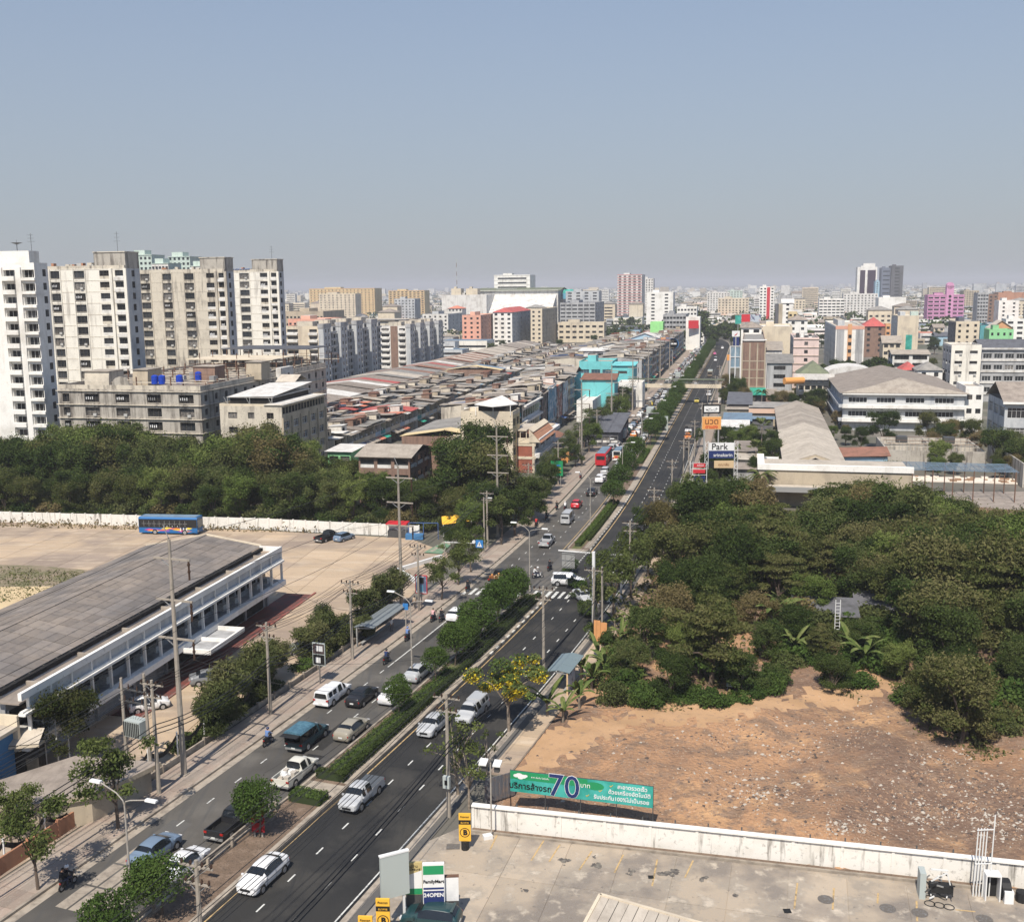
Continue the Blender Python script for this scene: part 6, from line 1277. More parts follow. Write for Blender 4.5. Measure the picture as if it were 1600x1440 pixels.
NB=17;step=L/NB;q=MB();q.box(-.35,0,-1.0,L+.2,ZR-.9,ZR-.25,W_white);q.box(-.45,.25,-1.0,L+.2,6.3,6.55,W_white);q.box(-.3,.02,-1.0,L+.2,6.56,6.72,W_white);q.box(-.45,.35,-1.0,L+.2,3.2,3.85,W_white);q.box(-2.6,-.5,-1,L,3.3,3.4,W_grey);q.box(-3.1,-.35,L-.1,L+.2,ZR-.9,ZR-.3,W_white);q.box(-3.1,-.35,L-.1,L+.2,3.2,3.8,W_white);ob('gallery_frame',q,r)
mq=MB();mq.box(-.32,-.02,-.09,.09,3.85,6.3,W_white);mq.box(-.3,-.03,-.08,.08,6.72,ZR-.9,W_white);mm_=mq.mesh('mullion');mp=MB();mp.box(-.25,-.2,.12,step-.12,6.75,ZR-.95,W_bluegrey);pm_=mp.mesh('parapet_panel');mg=MB();mg.box(-2.44,-2.4,.15,step-.15,4.1,6.1,glass);mg.box(-2.4,-2.3,.1,.2,4,6.2,frame_w);gm_=mg.mesh('window');mg=MB();mg.box(-1.9,-1.1,.6,1.5,3.9,4.6,ac_m);acm_=mg.mesh('air_conditioner')
for i in range(NB):
 ob('mullion',mm_,r,(0,i*step,0));ob('parapet_panel',pm_,r,(0,i*step,0));ob('window',gm_,r,(0,i*step,0))
 if i%3!=2:ob('air_conditioner',acm_,r,(0,i*step,0))
ob('mullion',mm_,r,(0,L+.08,0));q=MB()
q.box(-2.7,-2.3,-.2,.2,0,3.3,W_grey);pm=q.mesh('ground_floor_column')
for i in range(9):ob('ground_floor_column',pm,r,(0,i*L/8,0))
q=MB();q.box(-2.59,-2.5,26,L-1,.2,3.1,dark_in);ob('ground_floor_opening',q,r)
q=MB();q.box(.3,3.6,24.5,32.5,3.0,3.12,W_grey);q.box(.3,3.6,24.5,24.75,3.12,3.55,W_white);q.box(.3,3.6,32.25,32.5,3.12,3.55,W_white);q.box(3.4,3.65,24.5,32.5,3.12,3.56,W_white);q.box(.3,3.4,28.4,28.6,3.12,3.5,W_white);ob('entrance_canopy',q,r)
q=MB();q.box(-6,-.5,-7,-1.2,5.2,5.5,W_cream,Rf_cream);q.box(-9,-.5,-1.19,-.9,3.2,6.4,W_cream);q.box(-9,-1,-7.1,-7.0,4,5.4,W_cream);q.box(-6,-1,-7.0,-1.2,0,5.2,W_blue);ob('entrance_block',q,r)
b=MB();b.box(1.4,1.65,14,58,0,.2,kerb_red);b.box(-2.4,1.4,14,57,0,.14,tile_red);setting('red_kerb',b,loc=(*SA,0),rz=-SYW)
r=thing('entrance_roof','flat dark grey asphalt roof with beige fascia at the left edge','roof',(0,0,0));q=MB();pl=[G(-70,1262,2.6),G(40,1258,2.6),G(150,1240,2.6),G(252,1190,2.6),G(118,1180,2.6),G(-70,1240,2.6)]
q.prism(pl,2.2,2.6,W_beige,Rf_brown);ob('roof',q,r);q=MB();cx_=sum(p[0]for p in pl)/6;cy_=sum(p[1]for p in pl)/6;q.prism([(cx_+(p[0]-cx_)*.9,cy_+(p[1]-cy_)*.9)for p in pl],0,2.2,W_beige);ob('wall',q,r)
r=thing('awning_roof','cream sheet awning over a dark doorway at the left edge','awning',(0,0,0));q=MB();pl=[G(-70,1168,4.2),G(60,1158,4.2),G(70,1140,4.6),G(-70,1135,4.8)];q.poly([(*pl[0],4.0),(*pl[1],4.0),(*pl[2],4.8),(*pl[3],4.8)],Rf_cream);q.prism([(p[0],p[1])for p in pl],3.7,3.9,W_cream);ob('sheet',q,r);q=MB();q.prism([(p[0]-.5,p[1]+.8)for p in pl],0,3.6,dark_in);ob('doorway',q,r)
X,Y=G(55,1200);r=thing('pipe_scaffold','small white pipe scaffold at the edge of the dark flat roof','scaffold',(X,Y,0),-.3);q=MB()
for x in(0,1.3,2.6):
 for y in(0,1.4):q.bar((x,y,0),(x,y,6.6),.1,.1,steel_w)
for z in(4.6,5.6,6.5):q.bar((0,0,z),(2.6,0,z),.08,.08,steel_w);q.bar((0,1.4,z),(2.6,1.4,z),.08,.08,steel_w);q.bar((0,0,z),(0,1.4,z),.08,.08,steel_w);q.bar((2.6,0,z),(2.6,1.4,z),.08,.08,steel_w)
ob('pipe',q,r)
def panel_wall(name,label,A,B,n,hh,m,post=None,cap=None,th=.15,cat='wall',pw=.22,step_dn=0):
 A=Vector(A);B=Vector(B);d=(B-A);L=d.length;ang=math.atan2(d.x,d.y);r=thing(name,label,cat,(A.x,A.y,0),math.pi/2-ang-math.pi/2+0);r.rotation_euler=(0,0,math.atan2(d.y,d.x));s=L/n
 q=MB();q.box(pw/2,s-pw/2,-th/2,th/2,0,hh,m);pm=q.mesh('wall_panel');q=MB();q.box(-pw/2,pw/2,-th,th,0,hh+.1,post or m);po=q.mesh('wall_post')
 for i in range(n):ob('wall_panel',pm,r,(i*s,0,random.uniform(-.04,.02)))
 for i in range(n+1):ob('wall_post',po,r,(i*s,0,0))
 if cap:q=MB();q.box(-.1,L+.1,-th-.1,th+.1,hh+.1,hh+.22,cap);ob('coping',q,r)
 return r
panel_wall('yard_wall','long stained white panel wall behind the parked blue bus',G(-60,814),G(420,827),24,2.0,W_grime);panel_wall('yard_wall','stained white panel wall continuing behind the two parked cars',G(421,827.5),G(655,839),12,2.0,W_grime)
r=panel_wall('forecourt_wall','long white rendered wall between petrol forecourt and vacant lot',wA,wB,12,1.75,W_grime,cap=W_white);Lw=math.dist(wA,wB);q=MB();q.box(0,Lw,.16,.62,1.2,1.4,W_grey);q.box(0,Lw,-.9,-.7,0,.22,kerb_c);q.box(0,Lw,-.7,-.16,.0,.08,soil);ob('ledge',q,r)
for i in range(17):q=MB();q.box(-.05,.05,-.05,.05,0,.25,steel_d);ob('wall_light',q,r,(1+i*Lw/17,.3,1.97))
#  trees and plants
L_belt=leafmat('leaf_belt',[(.018,.036,.010),(.040,.066,.018),(.074,.10,.03),(.12,.13,.05)],.3)
L_wood=leafmat('leaf_wood',[(.024,.04,.011),(.052,.07,.02),(.09,.10,.033),(.14,.13,.055)],.35)
L_brown=leafmat('leaf_dry',[(.07,.065,.024),(.11,.095,.038),(.165,.135,.06),(.21,.155,.085)],.3)
L_dark=leafmat('leaf_dark',[(.02,.036,.011),(.042,.064,.018),(.08,.10,.032)],.2)
L_trim=leafmat('leaf_topiary',[(.03,.055,.014),(.06,.10,.024),(.10,.14,.038)],.15)
L_street=leafmat('leaf_street',[(.04,.06,.018),(.085,.11,.032),(.15,.165,.06)],.25)
L_casu=leafmat('leaf_casuarina',[(.04,.055,.018),(.085,.10,.036),(.155,.15,.065)],.25)
L_pale=leafmat('leaf_pale_blossom',[(.12,.10,.06),(.3,.24,.17),(.5,.42,.33)],.2)
L_banana=leafmat('leaf_banana',[(.04,.07,.02),(.09,.13,.035),(.17,.19,.07)],.2)
L_lime=leafmat('leaf_light_green',[(.05,.085,.018),(.10,.14,.035),(.17,.20,.06)],.25)
L_yellow=leafmat('petal_yellow',[(.6,.46,.03),(.8,.64,.06)],.2);L_red=leafmat('leaf_rusty',[(.12,.04,.025),(.2,.08,.05)],.3);L_orange=leafmat('dry_palm',[(.2,.1,.04),(.38,.2,.1)],.2)
def leafmesh(name,P,Nn,size,m,tint,asp=1.6,seed=0,m2=None,frac2=0):
 g=np.random.default_rng(seed);n=len(P);a=g.normal(size=(n,3));a/=np.linalg.norm(a,axis=1)[:,None]
 nn=Nn*.55+a*.75;nn/=np.linalg.norm(nn,axis=1)[:,None]+1e-9
 r=g.normal(size=(n,3));u=np.cross(nn,r);u/=np.linalg.norm(u,axis=1)[:,None]+1e-9;v=np.cross(nn,u)
 s=size*g.uniform(.55,1.35,n)[:,None];u=u*s*asp*.5;v=v*s*.5;k=g.uniform(.5,1,(n,4,1))
 V=np.stack([P-u*k[:,0],P+v*k[:,1],P+u*k[:,2],P-v*k[:,3]],1).reshape(-1,3)
 me=bpy.data.meshes.new(name);me.vertices.add(n*4);me.vertices.foreach_set('co',V.astype(np.float32).ravel())
 me.loops.add(n*4);me.loops.foreach_set('vertex_index',np.arange(n*4,dtype=np.int32));me.polygons.add(n)
 me.polygons.foreach_set('loop_start',np.arange(0,n*4,4,dtype=np.int32));me.polygons.foreach_set('loop_total',np.full(n,4,dtype=np.int32))
 me.materials.append(m)
 if m2 is not None:me.materials.append(m2);me.polygons.foreach_set('material_index',(g.random(n)<frac2).astype(np.int32))
 at_=me.attributes.new('tint','FLOAT','FACE');at_.data.foreach_set('value',np.clip(tint,0,1).astype(np.float32));me.update();return me
def crownpts(lobes,n,g,shell=.4,low=-.5):
 L_=np.array(lobes);w=L_[:,3]**2;idx=g.choice(len(L_),n,p=w/w.sum());d=g.normal(size=(n,3));d/=np.linalg.norm(d,axis=1)[:,None];d[:,2]=np.where(d[:,2]<low,-d[:,2],d[:,2])
 rr=1-shell*g.random(n)**1.4+g.normal(size=n)*.07;P=L_[idx,:3]+d*(L_[idx,3]*rr)[:,None]*np.array([1,1,.82]);t=g.random(len(L_))[idx]*.34+g.random(n)*.32;return P,d,t
def crown(kind,seed):
 g=np.random.default_rng(seed);r=random.Random(seed);asp=1.6;m2=None;f2=0
 if kind in('belt','wood','dark','brown'):
  lob=[(0,0,7.0,2.6)]
  for i in range(24):
   a=r.uniform(0,6.28);q=r.uniform(1.2,3.5);z=r.uniform(2.6,8.8);lob.append((q*math.cos(a)*(1-.06*abs(z-5)),q*math.sin(a),z,r.uniform(.55,1.45)))
  n,sz=15000,.19;m={'belt':L_belt,'wood':L_wood,'dark':L_dark,'brown':L_brown}[kind];m=L_lime if kind=='belt' and seed%4==3 else m;asp=2.0
  P,d,t=crownpts(lob,n,g,.65)
  k=2200;i=g.integers(0,n,k);P2=P[i]+d[i]*g.uniform(.1,.7,(k,1))+np.array([0,0,1])*g.uniform(0,.6,(k,1));P=np.vstack([P,P2]);d=np.vstack([d,d[i]]);t=np.append(t,t[i]*.5+.4)
 elif kind=='flat':
  lob=[(0,0,6.5,2.0)]
  for i in range(16):
   a=r.uniform(0,6.28);q=r.uniform(.8,4.2);lob.append((q*math.cos(a),q*math.sin(a),r.choice((4.2,5.4,6.6,7.6))+r.uniform(-.3,.3),r.uniform(.8,1.5)))
  P,d,t=crownpts(lob,12000,g,.7);zl=np.round(P[:,2]/1.15)*1.15;P[:,2]=zl+(P[:,2]-zl)*.45;sz=.2;m=L_wood;asp=2.2
 elif kind=='topiary':
  lob=[(0,0,3.1,1.9)]+[(r.uniform(-1,1),r.uniform(-1,1),3.1+r.uniform(-.9,1),r.uniform(.8,1.25))for i in range(9)]
  P,d,t=crownpts(lob,6500,g,.3,-.8);sz=.16;m=L_trim
 elif kind=='street':
  lob=[]
  for i in range(15):a=r.uniform(0,6.28);q=r.uniform(.3,2.6);lob.append((q*math.cos(a),q*math.sin(a),r.uniform(3.2,6.4),r.uniform(.5,1.15)))
  P,d,t=crownpts(lob,4200,g,.95);sz=.19;m=L_street;asp=1.8
 elif kind=='casu':
  lob=[(r.uniform(-1.6,1.6),r.uniform(-1.6,1.6),r.uniform(1.0,4.4),r.uniform(.7,1.2))for i in range(14)]
  P,d,t=crownpts(lob,9000,g,.9,-1);P[:,2]+=np.abs(g.normal(size=len(P)))*.35*(P[:,2]>2.5);d=d*.3+np.array([.9,0,0])*g.choice([-1,1],len(P))[:,None];sz=.13;m=L_casu;asp=4.5
 elif kind=='bush':
  lob=[(r.uniform(-1,1),r.uniform(-1,1),r.uniform(.4,1.4),r.uniform(.6,1.0))for i in range(9)]
  P,d,t=crownpts(lob,2600,g,.5,-.3);sz=.2;m=[L_belt,L_trim,L_casu,L_brown][seed%4]
 elif kind=='far':
  lob=[(0,0,4.5,2.8)]+[(r.uniform(-2.4,2.4),r.uniform(-2.4,2.4),r.uniform(3,6.4),r.uniform(1,1.8))for i in range(7)]
  P,d,t=crownpts(lob,1000,g,.35);sz=.85;m=L_dark;asp=1.3
 elif kind=='bare':
  lob=[]
  for i in range(12):a=r.uniform(0,6.28);q=r.uniform(.4,2.6);lob.append((q*math.cos(a),q*math.sin(a),r.uniform(2.6,6),r.uniform(.4,.9)))
  P,d,t=crownpts(lob,700,g,.9);sz=.2;m=L_street
 elif kind=='cassia':
  lob=[]
  for i in range(20):a=r.uniform(0,6.28);q=r.uniform(.5,4.2);lob.append((q*math.cos(a),q*math.sin(a)*.7,r.uniform(4.5,8.2),r.uniform(.5,1.0)))
  P,d,t=crownpts(lob,4200,g,.85);sz=.22;m=L_banana;m2=L_yellow;f2=.0
  me=leafmesh('crown',P,d,sz,m,t,1.8,seed,m2,.06);yl=[l for l in lob if r.random()<.6];P2,d2,t2=crownpts([(x,y,z-.3,q*.85)for x,y,z,q in yl],5200,g,.9,-1);me2=leafmesh('blossom',P2,d2,.2,L_yellow,t2,1.2,seed);return me,lob,me2
 return leafmesh('crown',P,d,sz,m,t,asp,seed,m2,f2),lob,None
def trunkmesh(lob,r0,m,lean=.0,limbs=7,seed=0,base=(0,0)):
 r=random.Random(seed);b=MB();zs=min(l[2]-l[3]*.3 for l in lob);fork=max(.8,zs*.75);k=(r.uniform(-.2,.2),r.uniform(-.2,.2));b.tube([(base[0],base[1],-.1),(k[0]*.5,k[1]*.5,fork*.5),(k[0],k[1],fork)],[r0,r0*.82,r0*.68],m,7)
 for l in sorted(lob,key=lambda l:-l[3])[:limbs]:b.tube([(k[0],k[1],fork*r.uniform(.8,1)),((k[0]+l[0])*.45,(k[1]+l[1])*.45,(fork+l[2])*.55),(l[0],l[1],l[2])],[r0*.5,r0*.3,r0*.1],m,5)
 return b.mesh('trunk')
_tp={}
def tproto(kind,v):
 key=(kind,v)
 if key not in _tp:
  me,lob,ex=crown(kind,100+v*17+hash_s(kind));_tp[key]=(me,trunkmesh(lob,{'topiary':.1,'street':.14,'casu':.1,'bush':.05,'far':.2,'bare':.13,'cassia':.16}.get(kind,.26),bark_l if kind in('bare','cassia')else bark,seed=v,limbs=12 if kind in('bare','cassia')else 7),ex)
 return _tp[key]
def hash_s(s):return sum(ord(c)*(i+1)for i,c in enumerate(s))%997
def tree(X,Y,kind,v,sc,label,name=None,cat='tree',group=None,z=0,mat_=None):
 cm,tm,ex=tproto(kind,v);r=thing(name or{'topiary':'median_tree','casu':'casuarina_tree','bush':'bush','belt':'feathery_tree','dark':'evergreen_tree','brown':'dry_tree','flat':'layered_tree','cassia':'flowering_tree','street':'street_tree','bare':'sparse_tree'}.get(kind,'broadleaf_tree'),label,cat,(X,Y,z),random.uniform(0,6.28),group)
 s=sc if isinstance(sc,(tuple,list))else(sc,sc,sc);r.scale=s;ob('trunk',tm,r);ob('crown',cm,r)
 if ex:ob('blossom',ex,r)
 return r
rt=random.Random(77)
def prof(tab,x):
 for(x0,y0),(x1,y1)in zip(tab,tab[1:]):
  if x<=x1:return y0+(y1-y0)*(x-x0)/max(1e-6,x1-x0)
 return tab[-1][1]
PL=[(-80,690),(60,690),(110,672),(200,668),(260,690),(330,692),(400,672),(450,682),(500,705),(540,722),(600,740),(660,742),(700,728),(712,670),(760,664),(800,682),(812,738),(850,752)]
WLP=[G(-60,814),G(180,820),G(420,827),G(655,839),G(800,846)]
def WL(X):
 for(a,b),(c,d)in zip(WLP,WLP[1:]):
  if X<=c:return b+(d-b)*(X-a)/(c-a)
 return WLP[-1][1]
nb=0
for row in range(9):
 for X in np.arange(-128,-2,5.6):
  x=X+rt.uniform(-2,2);y=WL(x)+5.0+row*5.2+rt.uniform(-1.8,1.8);px,py=PX(x,y,0)
  if px>700 and row>3:continue
  if px>560 and row>3:continue
  if px>795 or px<-60:continue
  hh=ZY(px,prof(PL,px)+rt.uniform(0,26)-row*1.0,y)[1];hh=min(hh,14.5 if px<560 or px>700 else 10.5)
  if row<2:hh=min(hh,rt.uniform(6.5,9.5))
  if hh<4:continue
  s=hh/9.3;k=rt.choice(('belt','belt','belt','dark','wood'));where='right behind the yard wall' if row<2 else('in the middle of the belt' if row<5 else 'at the back of the belt')
  tree(x,y,k,rt.randrange(4),(s*rt.uniform(.9,1.15),s*rt.uniform(.9,1.15),s),{'belt':'olive green feathery tree ','dark':'dark green tree ','wood':'brownish green tree '}[k]+where,group='tree belt behind the station yard');nb+=1
for px,py,h_,k,lb in((430,800,14,'brown','thin pale yellowish tree standing out in front of the beige building'),(755,775,14.5,'dark','large dense dark evergreen beside the red brick building'),(725,790,13,'dark','dark evergreen left of the largest one by the brick building')):
 X,Y=G(px,py);tree(X,Y,k,1,h_/9.3,lb,group='tree belt behind the station yard')
for i,(px,py)in enumerate(((345,803),(370,806),(120,800),(150,806),(450,812),(505,812),(550,815),(30,800),(690,825),(640,822),(200,806),(600,822),(80,802))):
 X,Y=G(px,py);r=tree(X,Y+3.2,'bush',(3,3,3,7,0,4,8,3,0,1,3,0,3)[i],rt.uniform(1.2,1.7),['heap of dried orange palm leaves behind the wall right of the bus','second heap of dried orange leaves behind the wall'][i]if i<2 else f'low {"dry brown" if i % 2 else "green"} bush peeping over the yard wall',group='bushes along the yard wall')
 if i<2:q=tproto('bush',3)[0].copy();q.materials.clear();q.materials.append(L_orange);r.children[1].data=q
X,Y=G(462,812);r=tree(X,Y+2,'bush',11,(1.5,1.5,2.4),'reddish brown dry shrub behind the yard wall',cat='shrub',name='shrub');q=tproto('bush',11)[0].copy();q.materials.clear();q.materials.append(L_red);r.children[1].data=q
for i in range(95):
 x=rt.uniform(-125,-12);y=WL(x)+rt.uniform(3.6,7.5);px,py=PX(x,y,0)
 if-60<px<760:tree(x,y,'bush',rt.choice((0,2,4,6,3)),(rt.uniform(1.2,1.7),rt.uniform(1.2,1.7),rt.uniform(1.2,1.9)),'leafy bush filling the foot of the tree belt',group='bushes along the yard wall')
PR=[(960,870),(1010,840),(1040,800),(1090,762),(1130,742),(1190,748),(1215,792),(1262,786),(1300,752),(1380,748),(1440,752),(1480,775),(1540,792),(1700,798)]
FRT=[(940,1000),(990,1098),(1060,1100),(1150,1108),(1195,1088),(1240,1045),(1290,1060),(1340,1088),(1385,1050),(1410,1110),(1440,1160),(1520,1178),(1600,1164),(1700,1150)]
cands=[]
for gx in np.arange(14,190,4.7):
 for gy in np.arange(92,206,5.0):
  x=gx+rt.uniform(-1.8,1.8);y=gy+rt.uniform(-1.8,1.8);px,py=PX(x,y,0);s,t=ST(x,y)
  if px<955 or px>1690 or t<17:continue
  fy=prof(FRT,px)
  if py>fy-6:continue
  if 1180<px<1460 and 965<py<1030 and rt.random()<.55:continue
  cands.append((x,y,px,py,fy))
for x,y,px,py,fy in cands:
 hmax=ZY(px,prof(PR,px)+rt.uniform(0,22),y)[1];dfront=fy-py
 hh=min(hmax,3.2+dfront*.045+rt.uniform(-1,1.2),12.5)
 if px>1400 and dfront<90:hh=min(hmax,rt.uniform(4,6.5))
 hh*=rt.uniform(.72,1.08)
 if hh<2.2 or rt.random()<.1:continue
 if hh<4.2:k='bush';s=hh/2.1
 else:k=rt.choice(('wood','wood','belt','belt','brown' if rt.random()<.4 else 'wood','flat','flat','dark','dark','brown' if rt.random()<.15 else 'belt'));s=hh/9.0
 c={'wood':'brownish olive tree','belt':'green feathery tree','brown':'dry brown crowned tree','flat':'wide layered tree','dark':'dark green tree','bush':'low bush'}[k]
 wh='wood by the bare lot' if dfront<60 else('wood, middle depth' if dfront<180 else 'wood, far side')
 side='in the left ' if px<1200 else('in the central ' if px<1400 else 'in the right hand ')
 tree(x,y,k,rt.randrange(4),(s*rt.uniform(.95,1.25),s*rt.uniform(.95,1.25),s),f'{c} {side}{wh}',group='trees of the right hand wood')
for px,py,h_,w_,k,lb in((1110,1075,10,1.0,'flat','large grey green layered tree behind the front bushes'),(1500,1165,8,1.05,'wood','big rounded olive bush tree standing forward into the bare lot'),(1450,1140,6,1.1,'wood','lower olive tree left of the big rounded one'),(1300,1085,4,1.2,'dark','round dark green shrub tree at the end of the dirt track'),(1050,1095,5,1.2,'dark','dense dark green shrub tree at the left lot edge'),(1160,1090,4.6,1.2,'belt','green shrub tree right of the dense dark one'),(1120,930,9,1.1,'belt','bright green spreading tree above the garden plot'),(960,1105,2.6,.8,'bush','thin young tree standing alone on the dirt')):
 X,Y=G(px,py);s=h_/(9.0 if k!='bush' else 2.1);tree(X,Y,k,2,(s*w_,s*w_,s),lb,group='trees of the right hand wood')
for px,py,h_,k,lb in((930,985,7.5,'street','leafy roadside tree nearest the orange hoarding'),(958,960,8,'street','second roadside tree over the right sidewalk'),(985,935,8,'street','third roadside tree over the right sidewalk'),(1012,905,8,'street','roadside tree with blossom behind it'),(975,900,7,'street','roadside tree reaching over the dark carriageway'),(940,940,6.5,'street','small leafy tree overhanging the turning silver car'),(1040,870,8,'brown','dry roadside tree at the wood corner'),(1060,830,8,'belt','green roadside tree left of the signs'),(1075,800,7,'street','roadside tree below the sign scaffold'),(1100,780,6,'belt','green tree under the white billboard'),(1088,700,5,'street','small street tree by the orange pickup bus'),(1120,770,8,'dark','dark tree hiding the foot of the billboard'),(1010,860,6.5,'belt','low green tree along the right kerb')):
 X,Y=G(px,py);s=h_/(6.6 if k=='street' else 9);tree(X,Y,k,rt.randrange(3),s,lb,group='trees along the right kerb')
X,Y=G(1058,905);r=tree(X,Y,'street',2,1.15,'tree covered in pale pinkish white blossom',group='trees along the right kerb');q=tproto('street',2)[0].copy();q.materials.clear();q.materials.append(L_pale);r.children[1].data=q
X,Y=G(815,1148);r=tree(X-1.2,Y+1,'cassia',0,(1.35,1.15,.82),'golden shower tree with hanging yellow blossom over the right kerb',group='trees along the right kerb')
for px,py,h_,lb in((733,1262,6,'bare leaning tree tangled in cables beside the forecourt wall'),(716,1240,7.5,'half bare tree with green tufts by the concrete pole'),(760,1210,4,'dry branchy shrub above the forecourt wall')):
 X,Y=G(px,py);tree(X,Y,'bare',rt.randrange(3),h_/6.3,lb,group='trees along the right kerb')
for px,py,h_,k,lb in((60,1392,6.2,'street','sidewalk tree at the bottom left in front of the shade cloth'),(185,1296,7.6,'street','sidewalk tree with a dark trunk beside the double arm lamp'),(20,1330,5,'street','small leafy tree at the left edge behind the fence'),(690,938,6,'street','forked sidewalk tree behind the advertising panel'),(716,915,6.5,'street','sidewalk tree by the pedestrian crossing sign'),(736,895,6.5,'street','small round crowned tree next to the crossing'),(712,880,5.5,'dark','bushy tree beside the yellow awning'),(783,852,8,'street','large shade tree left of the junction'),(805,838,8,'dark','dense tree shading the kerb at the junction'),(760,838,9,'belt','tall tree behind the junction shade tree'),(830,815,8,'belt','feathery tree at the kerb behind the motorbikes'),(735,850,7,'belt','green tree left of the slim lamp post')):
 X,Y=G(px,py);s=h_/(6.6 if k=='street' else 9);tree(X,Y,k,rt.randrange(3),s,lb,group='trees along the left sidewalk')
X,Y=G(112,1210);r=tree(X-1,Y+1.5,'wood',3,(.9,.8,.78),'broad dark leaved tree in the yard against the station front');q=tproto('wood',3)[0].copy();q.materials.clear();q.materials.append(L_dark);r.children[1].data=q
for i,s in enumerate(np.arange(120,330,7.5)):
 x,y=RD(s,rt.uniform(-19.5,-16));k=rt.choice(('street','belt','belt'));tree(x,y,k,rt.randrange(3),(rt.uniform(5,6.5)if s<190 else rt.uniform(6,8.5))/(6.6 if k=='street' else 9),f'{"leafy" if k == "street" else "full"} street tree {"before the red bus" if s < 185 else ("opposite the billboard terrace" if s < 250 else "near the grey showroom")}',group='trees along the left sidewalk')
for px,py,sx_,h_,lb in((350,1128,1.3,6,'large wispy casuarina mass nearest the station'),(330,1150,1.1,5,'wispy casuarina in front of the large mass'),(392,1095,1.3,6.2,'wispy casuarina at the right of the large mass'),(425,1062,1.0,4.5,'small casuarina at the yard entrance'),(490,1030,1.1,5,'rounded casuarina left of the bus shelter'),(515,1012,1.1,5.2,'rounded casuarina above the bus shelter end'),(575,975,1.2,5.4,'casuarina clump behind the bus shelter roof'),(605,955,1.2,6,'tall casuarina clump beside the tall concrete pole'),(560,1000,.9,3.4,'low casuarina behind the bus shelter')):
 X,Y=G(px,py);tree(X,Y,'casu',rt.randrange(3),(sx_,sx_,h_/5.6),lb,group='casuarinas along the yard fence')
for px,py,sc,lb in((405,1310,(.92,.92,1.05),'round clipped tree next to the black pickup on the bare median'),(232,1432,(1.1,1.1,.98),'broad clipped median tree below the white sedan'),(95,1478,(.9,.9,1),'clipped tree top at the bottom left edge'),(617,1118,(.72,.72,.9),'small dark median tree in front of the white sedan'),(658,1064,(.75,.75,.85),'small loose median tree beside the lamp post'),(700,1040,(1.0,1.0,1.05),'medium median tree beside the black van'),(738,1005,(1.25,1.2,1.2),'large median tree below the biggest pair'),(770,978,(1.2,1.2,1.3),'left one of the biggest pair of median trees'),(797,958,(1.15,1.15,1.3),'right one of the biggest pair of median trees'),(720,1025,(.9,.9,1.0),'median tree between the medium and the large one'),(957,792,(1.2,1.2,1.1),'greyish round tree at the end of the second median hedge'),(968,775,(1.35,1.35,1.4),'full green tree right behind the greyish one'),(980,752,(1.2,1.2,1.3),'second full tree on the second median')):
 X,Y=G(px,py);s,t=ST(X,Y);X,Y=RD(s,min(-1.9,max(-2.6,t)));tree(X,Y,'topiary',rt.randrange(3),sc,lb,group='trees on the median')
s=176
while s<640:
 if not(184<s<206):
  x,y=RD(s,-2+rt.uniform(-.4,.4));q=rt.uniform(1.0,1.5);tree(x,y,'topiary',rt.randrange(3),(q,q,q*rt.uniform(.95,1.25)),f'median tree {"facing the traffic jam" if s < 318 else ("just beyond the footbridge" if s < 420 else "far up the avenue")}',group='trees on the median')
 s+=rt.uniform(7,12)
for i in range(60):
 px=rt.uniform(1210,1480);py=rt.uniform(930,1050);X,Y=G(px,py);tree(X,Y,'bush',rt.choice((0,1,2,4,5,6)),rt.uniform(.8,1.6),'low scrub bush around the huts in the wood',group='scrub around the huts')
for i in range(26):
 px=rt.uniform(1440,1620);py=rt.uniform(1050,1160);X,Y=G(px,py);tree(X,Y,'bush',rt.choice((0,2,4,3)),(1.0,1.0,rt.uniform(.7,1.4)),'dry scrub bush at the right end of the bare lot',group='scrub at the right end of the lot')
for i in range(64):
 px=rt.uniform(890,1215)if i<44 else rt.uniform(1215,1420);py=prof(FRT,px)+rt.uniform(-16,7 if px<1215 else 0);X,Y=G(px,py);tree(X,Y,'bush',rt.choice((0,1,4,5,8,1)),(rt.uniform(.7,1.3),rt.uniform(.7,1.3),rt.uniform(.6,1.3)),'green shrub at the edge of the bare lot',group='shrubs along the lot edge')
def frond(b,a,L,m,droop=.7,w=.9,z=0,up=.55,nseg=5):
 p=Vector((0,0,z));d=Vector((math.cos(a),math.sin(a),up));pts=[p.copy()]
 for i in range(nseg):p=p+d*L/nseg;d.z-=droop/nseg*1.6;pts.append(p.copy())
 sd=Vector((-math.sin(a),math.cos(a),0))
 for i in range(nseg):
  w0=w*math.sin(math.pi*(i+.3)/(nseg+.6));w1=w*math.sin(math.pi*(i+1.3)/(nseg+.6))if i<nseg-1 else .05
  for sg in(-1,1):b.quad(pts[i],pts[i+1],pts[i+1]+sd*sg*w1/2+Vector((0,0,-.12)),pts[i]+sd*sg*w0/2+Vector((0,0,-.12)),m)
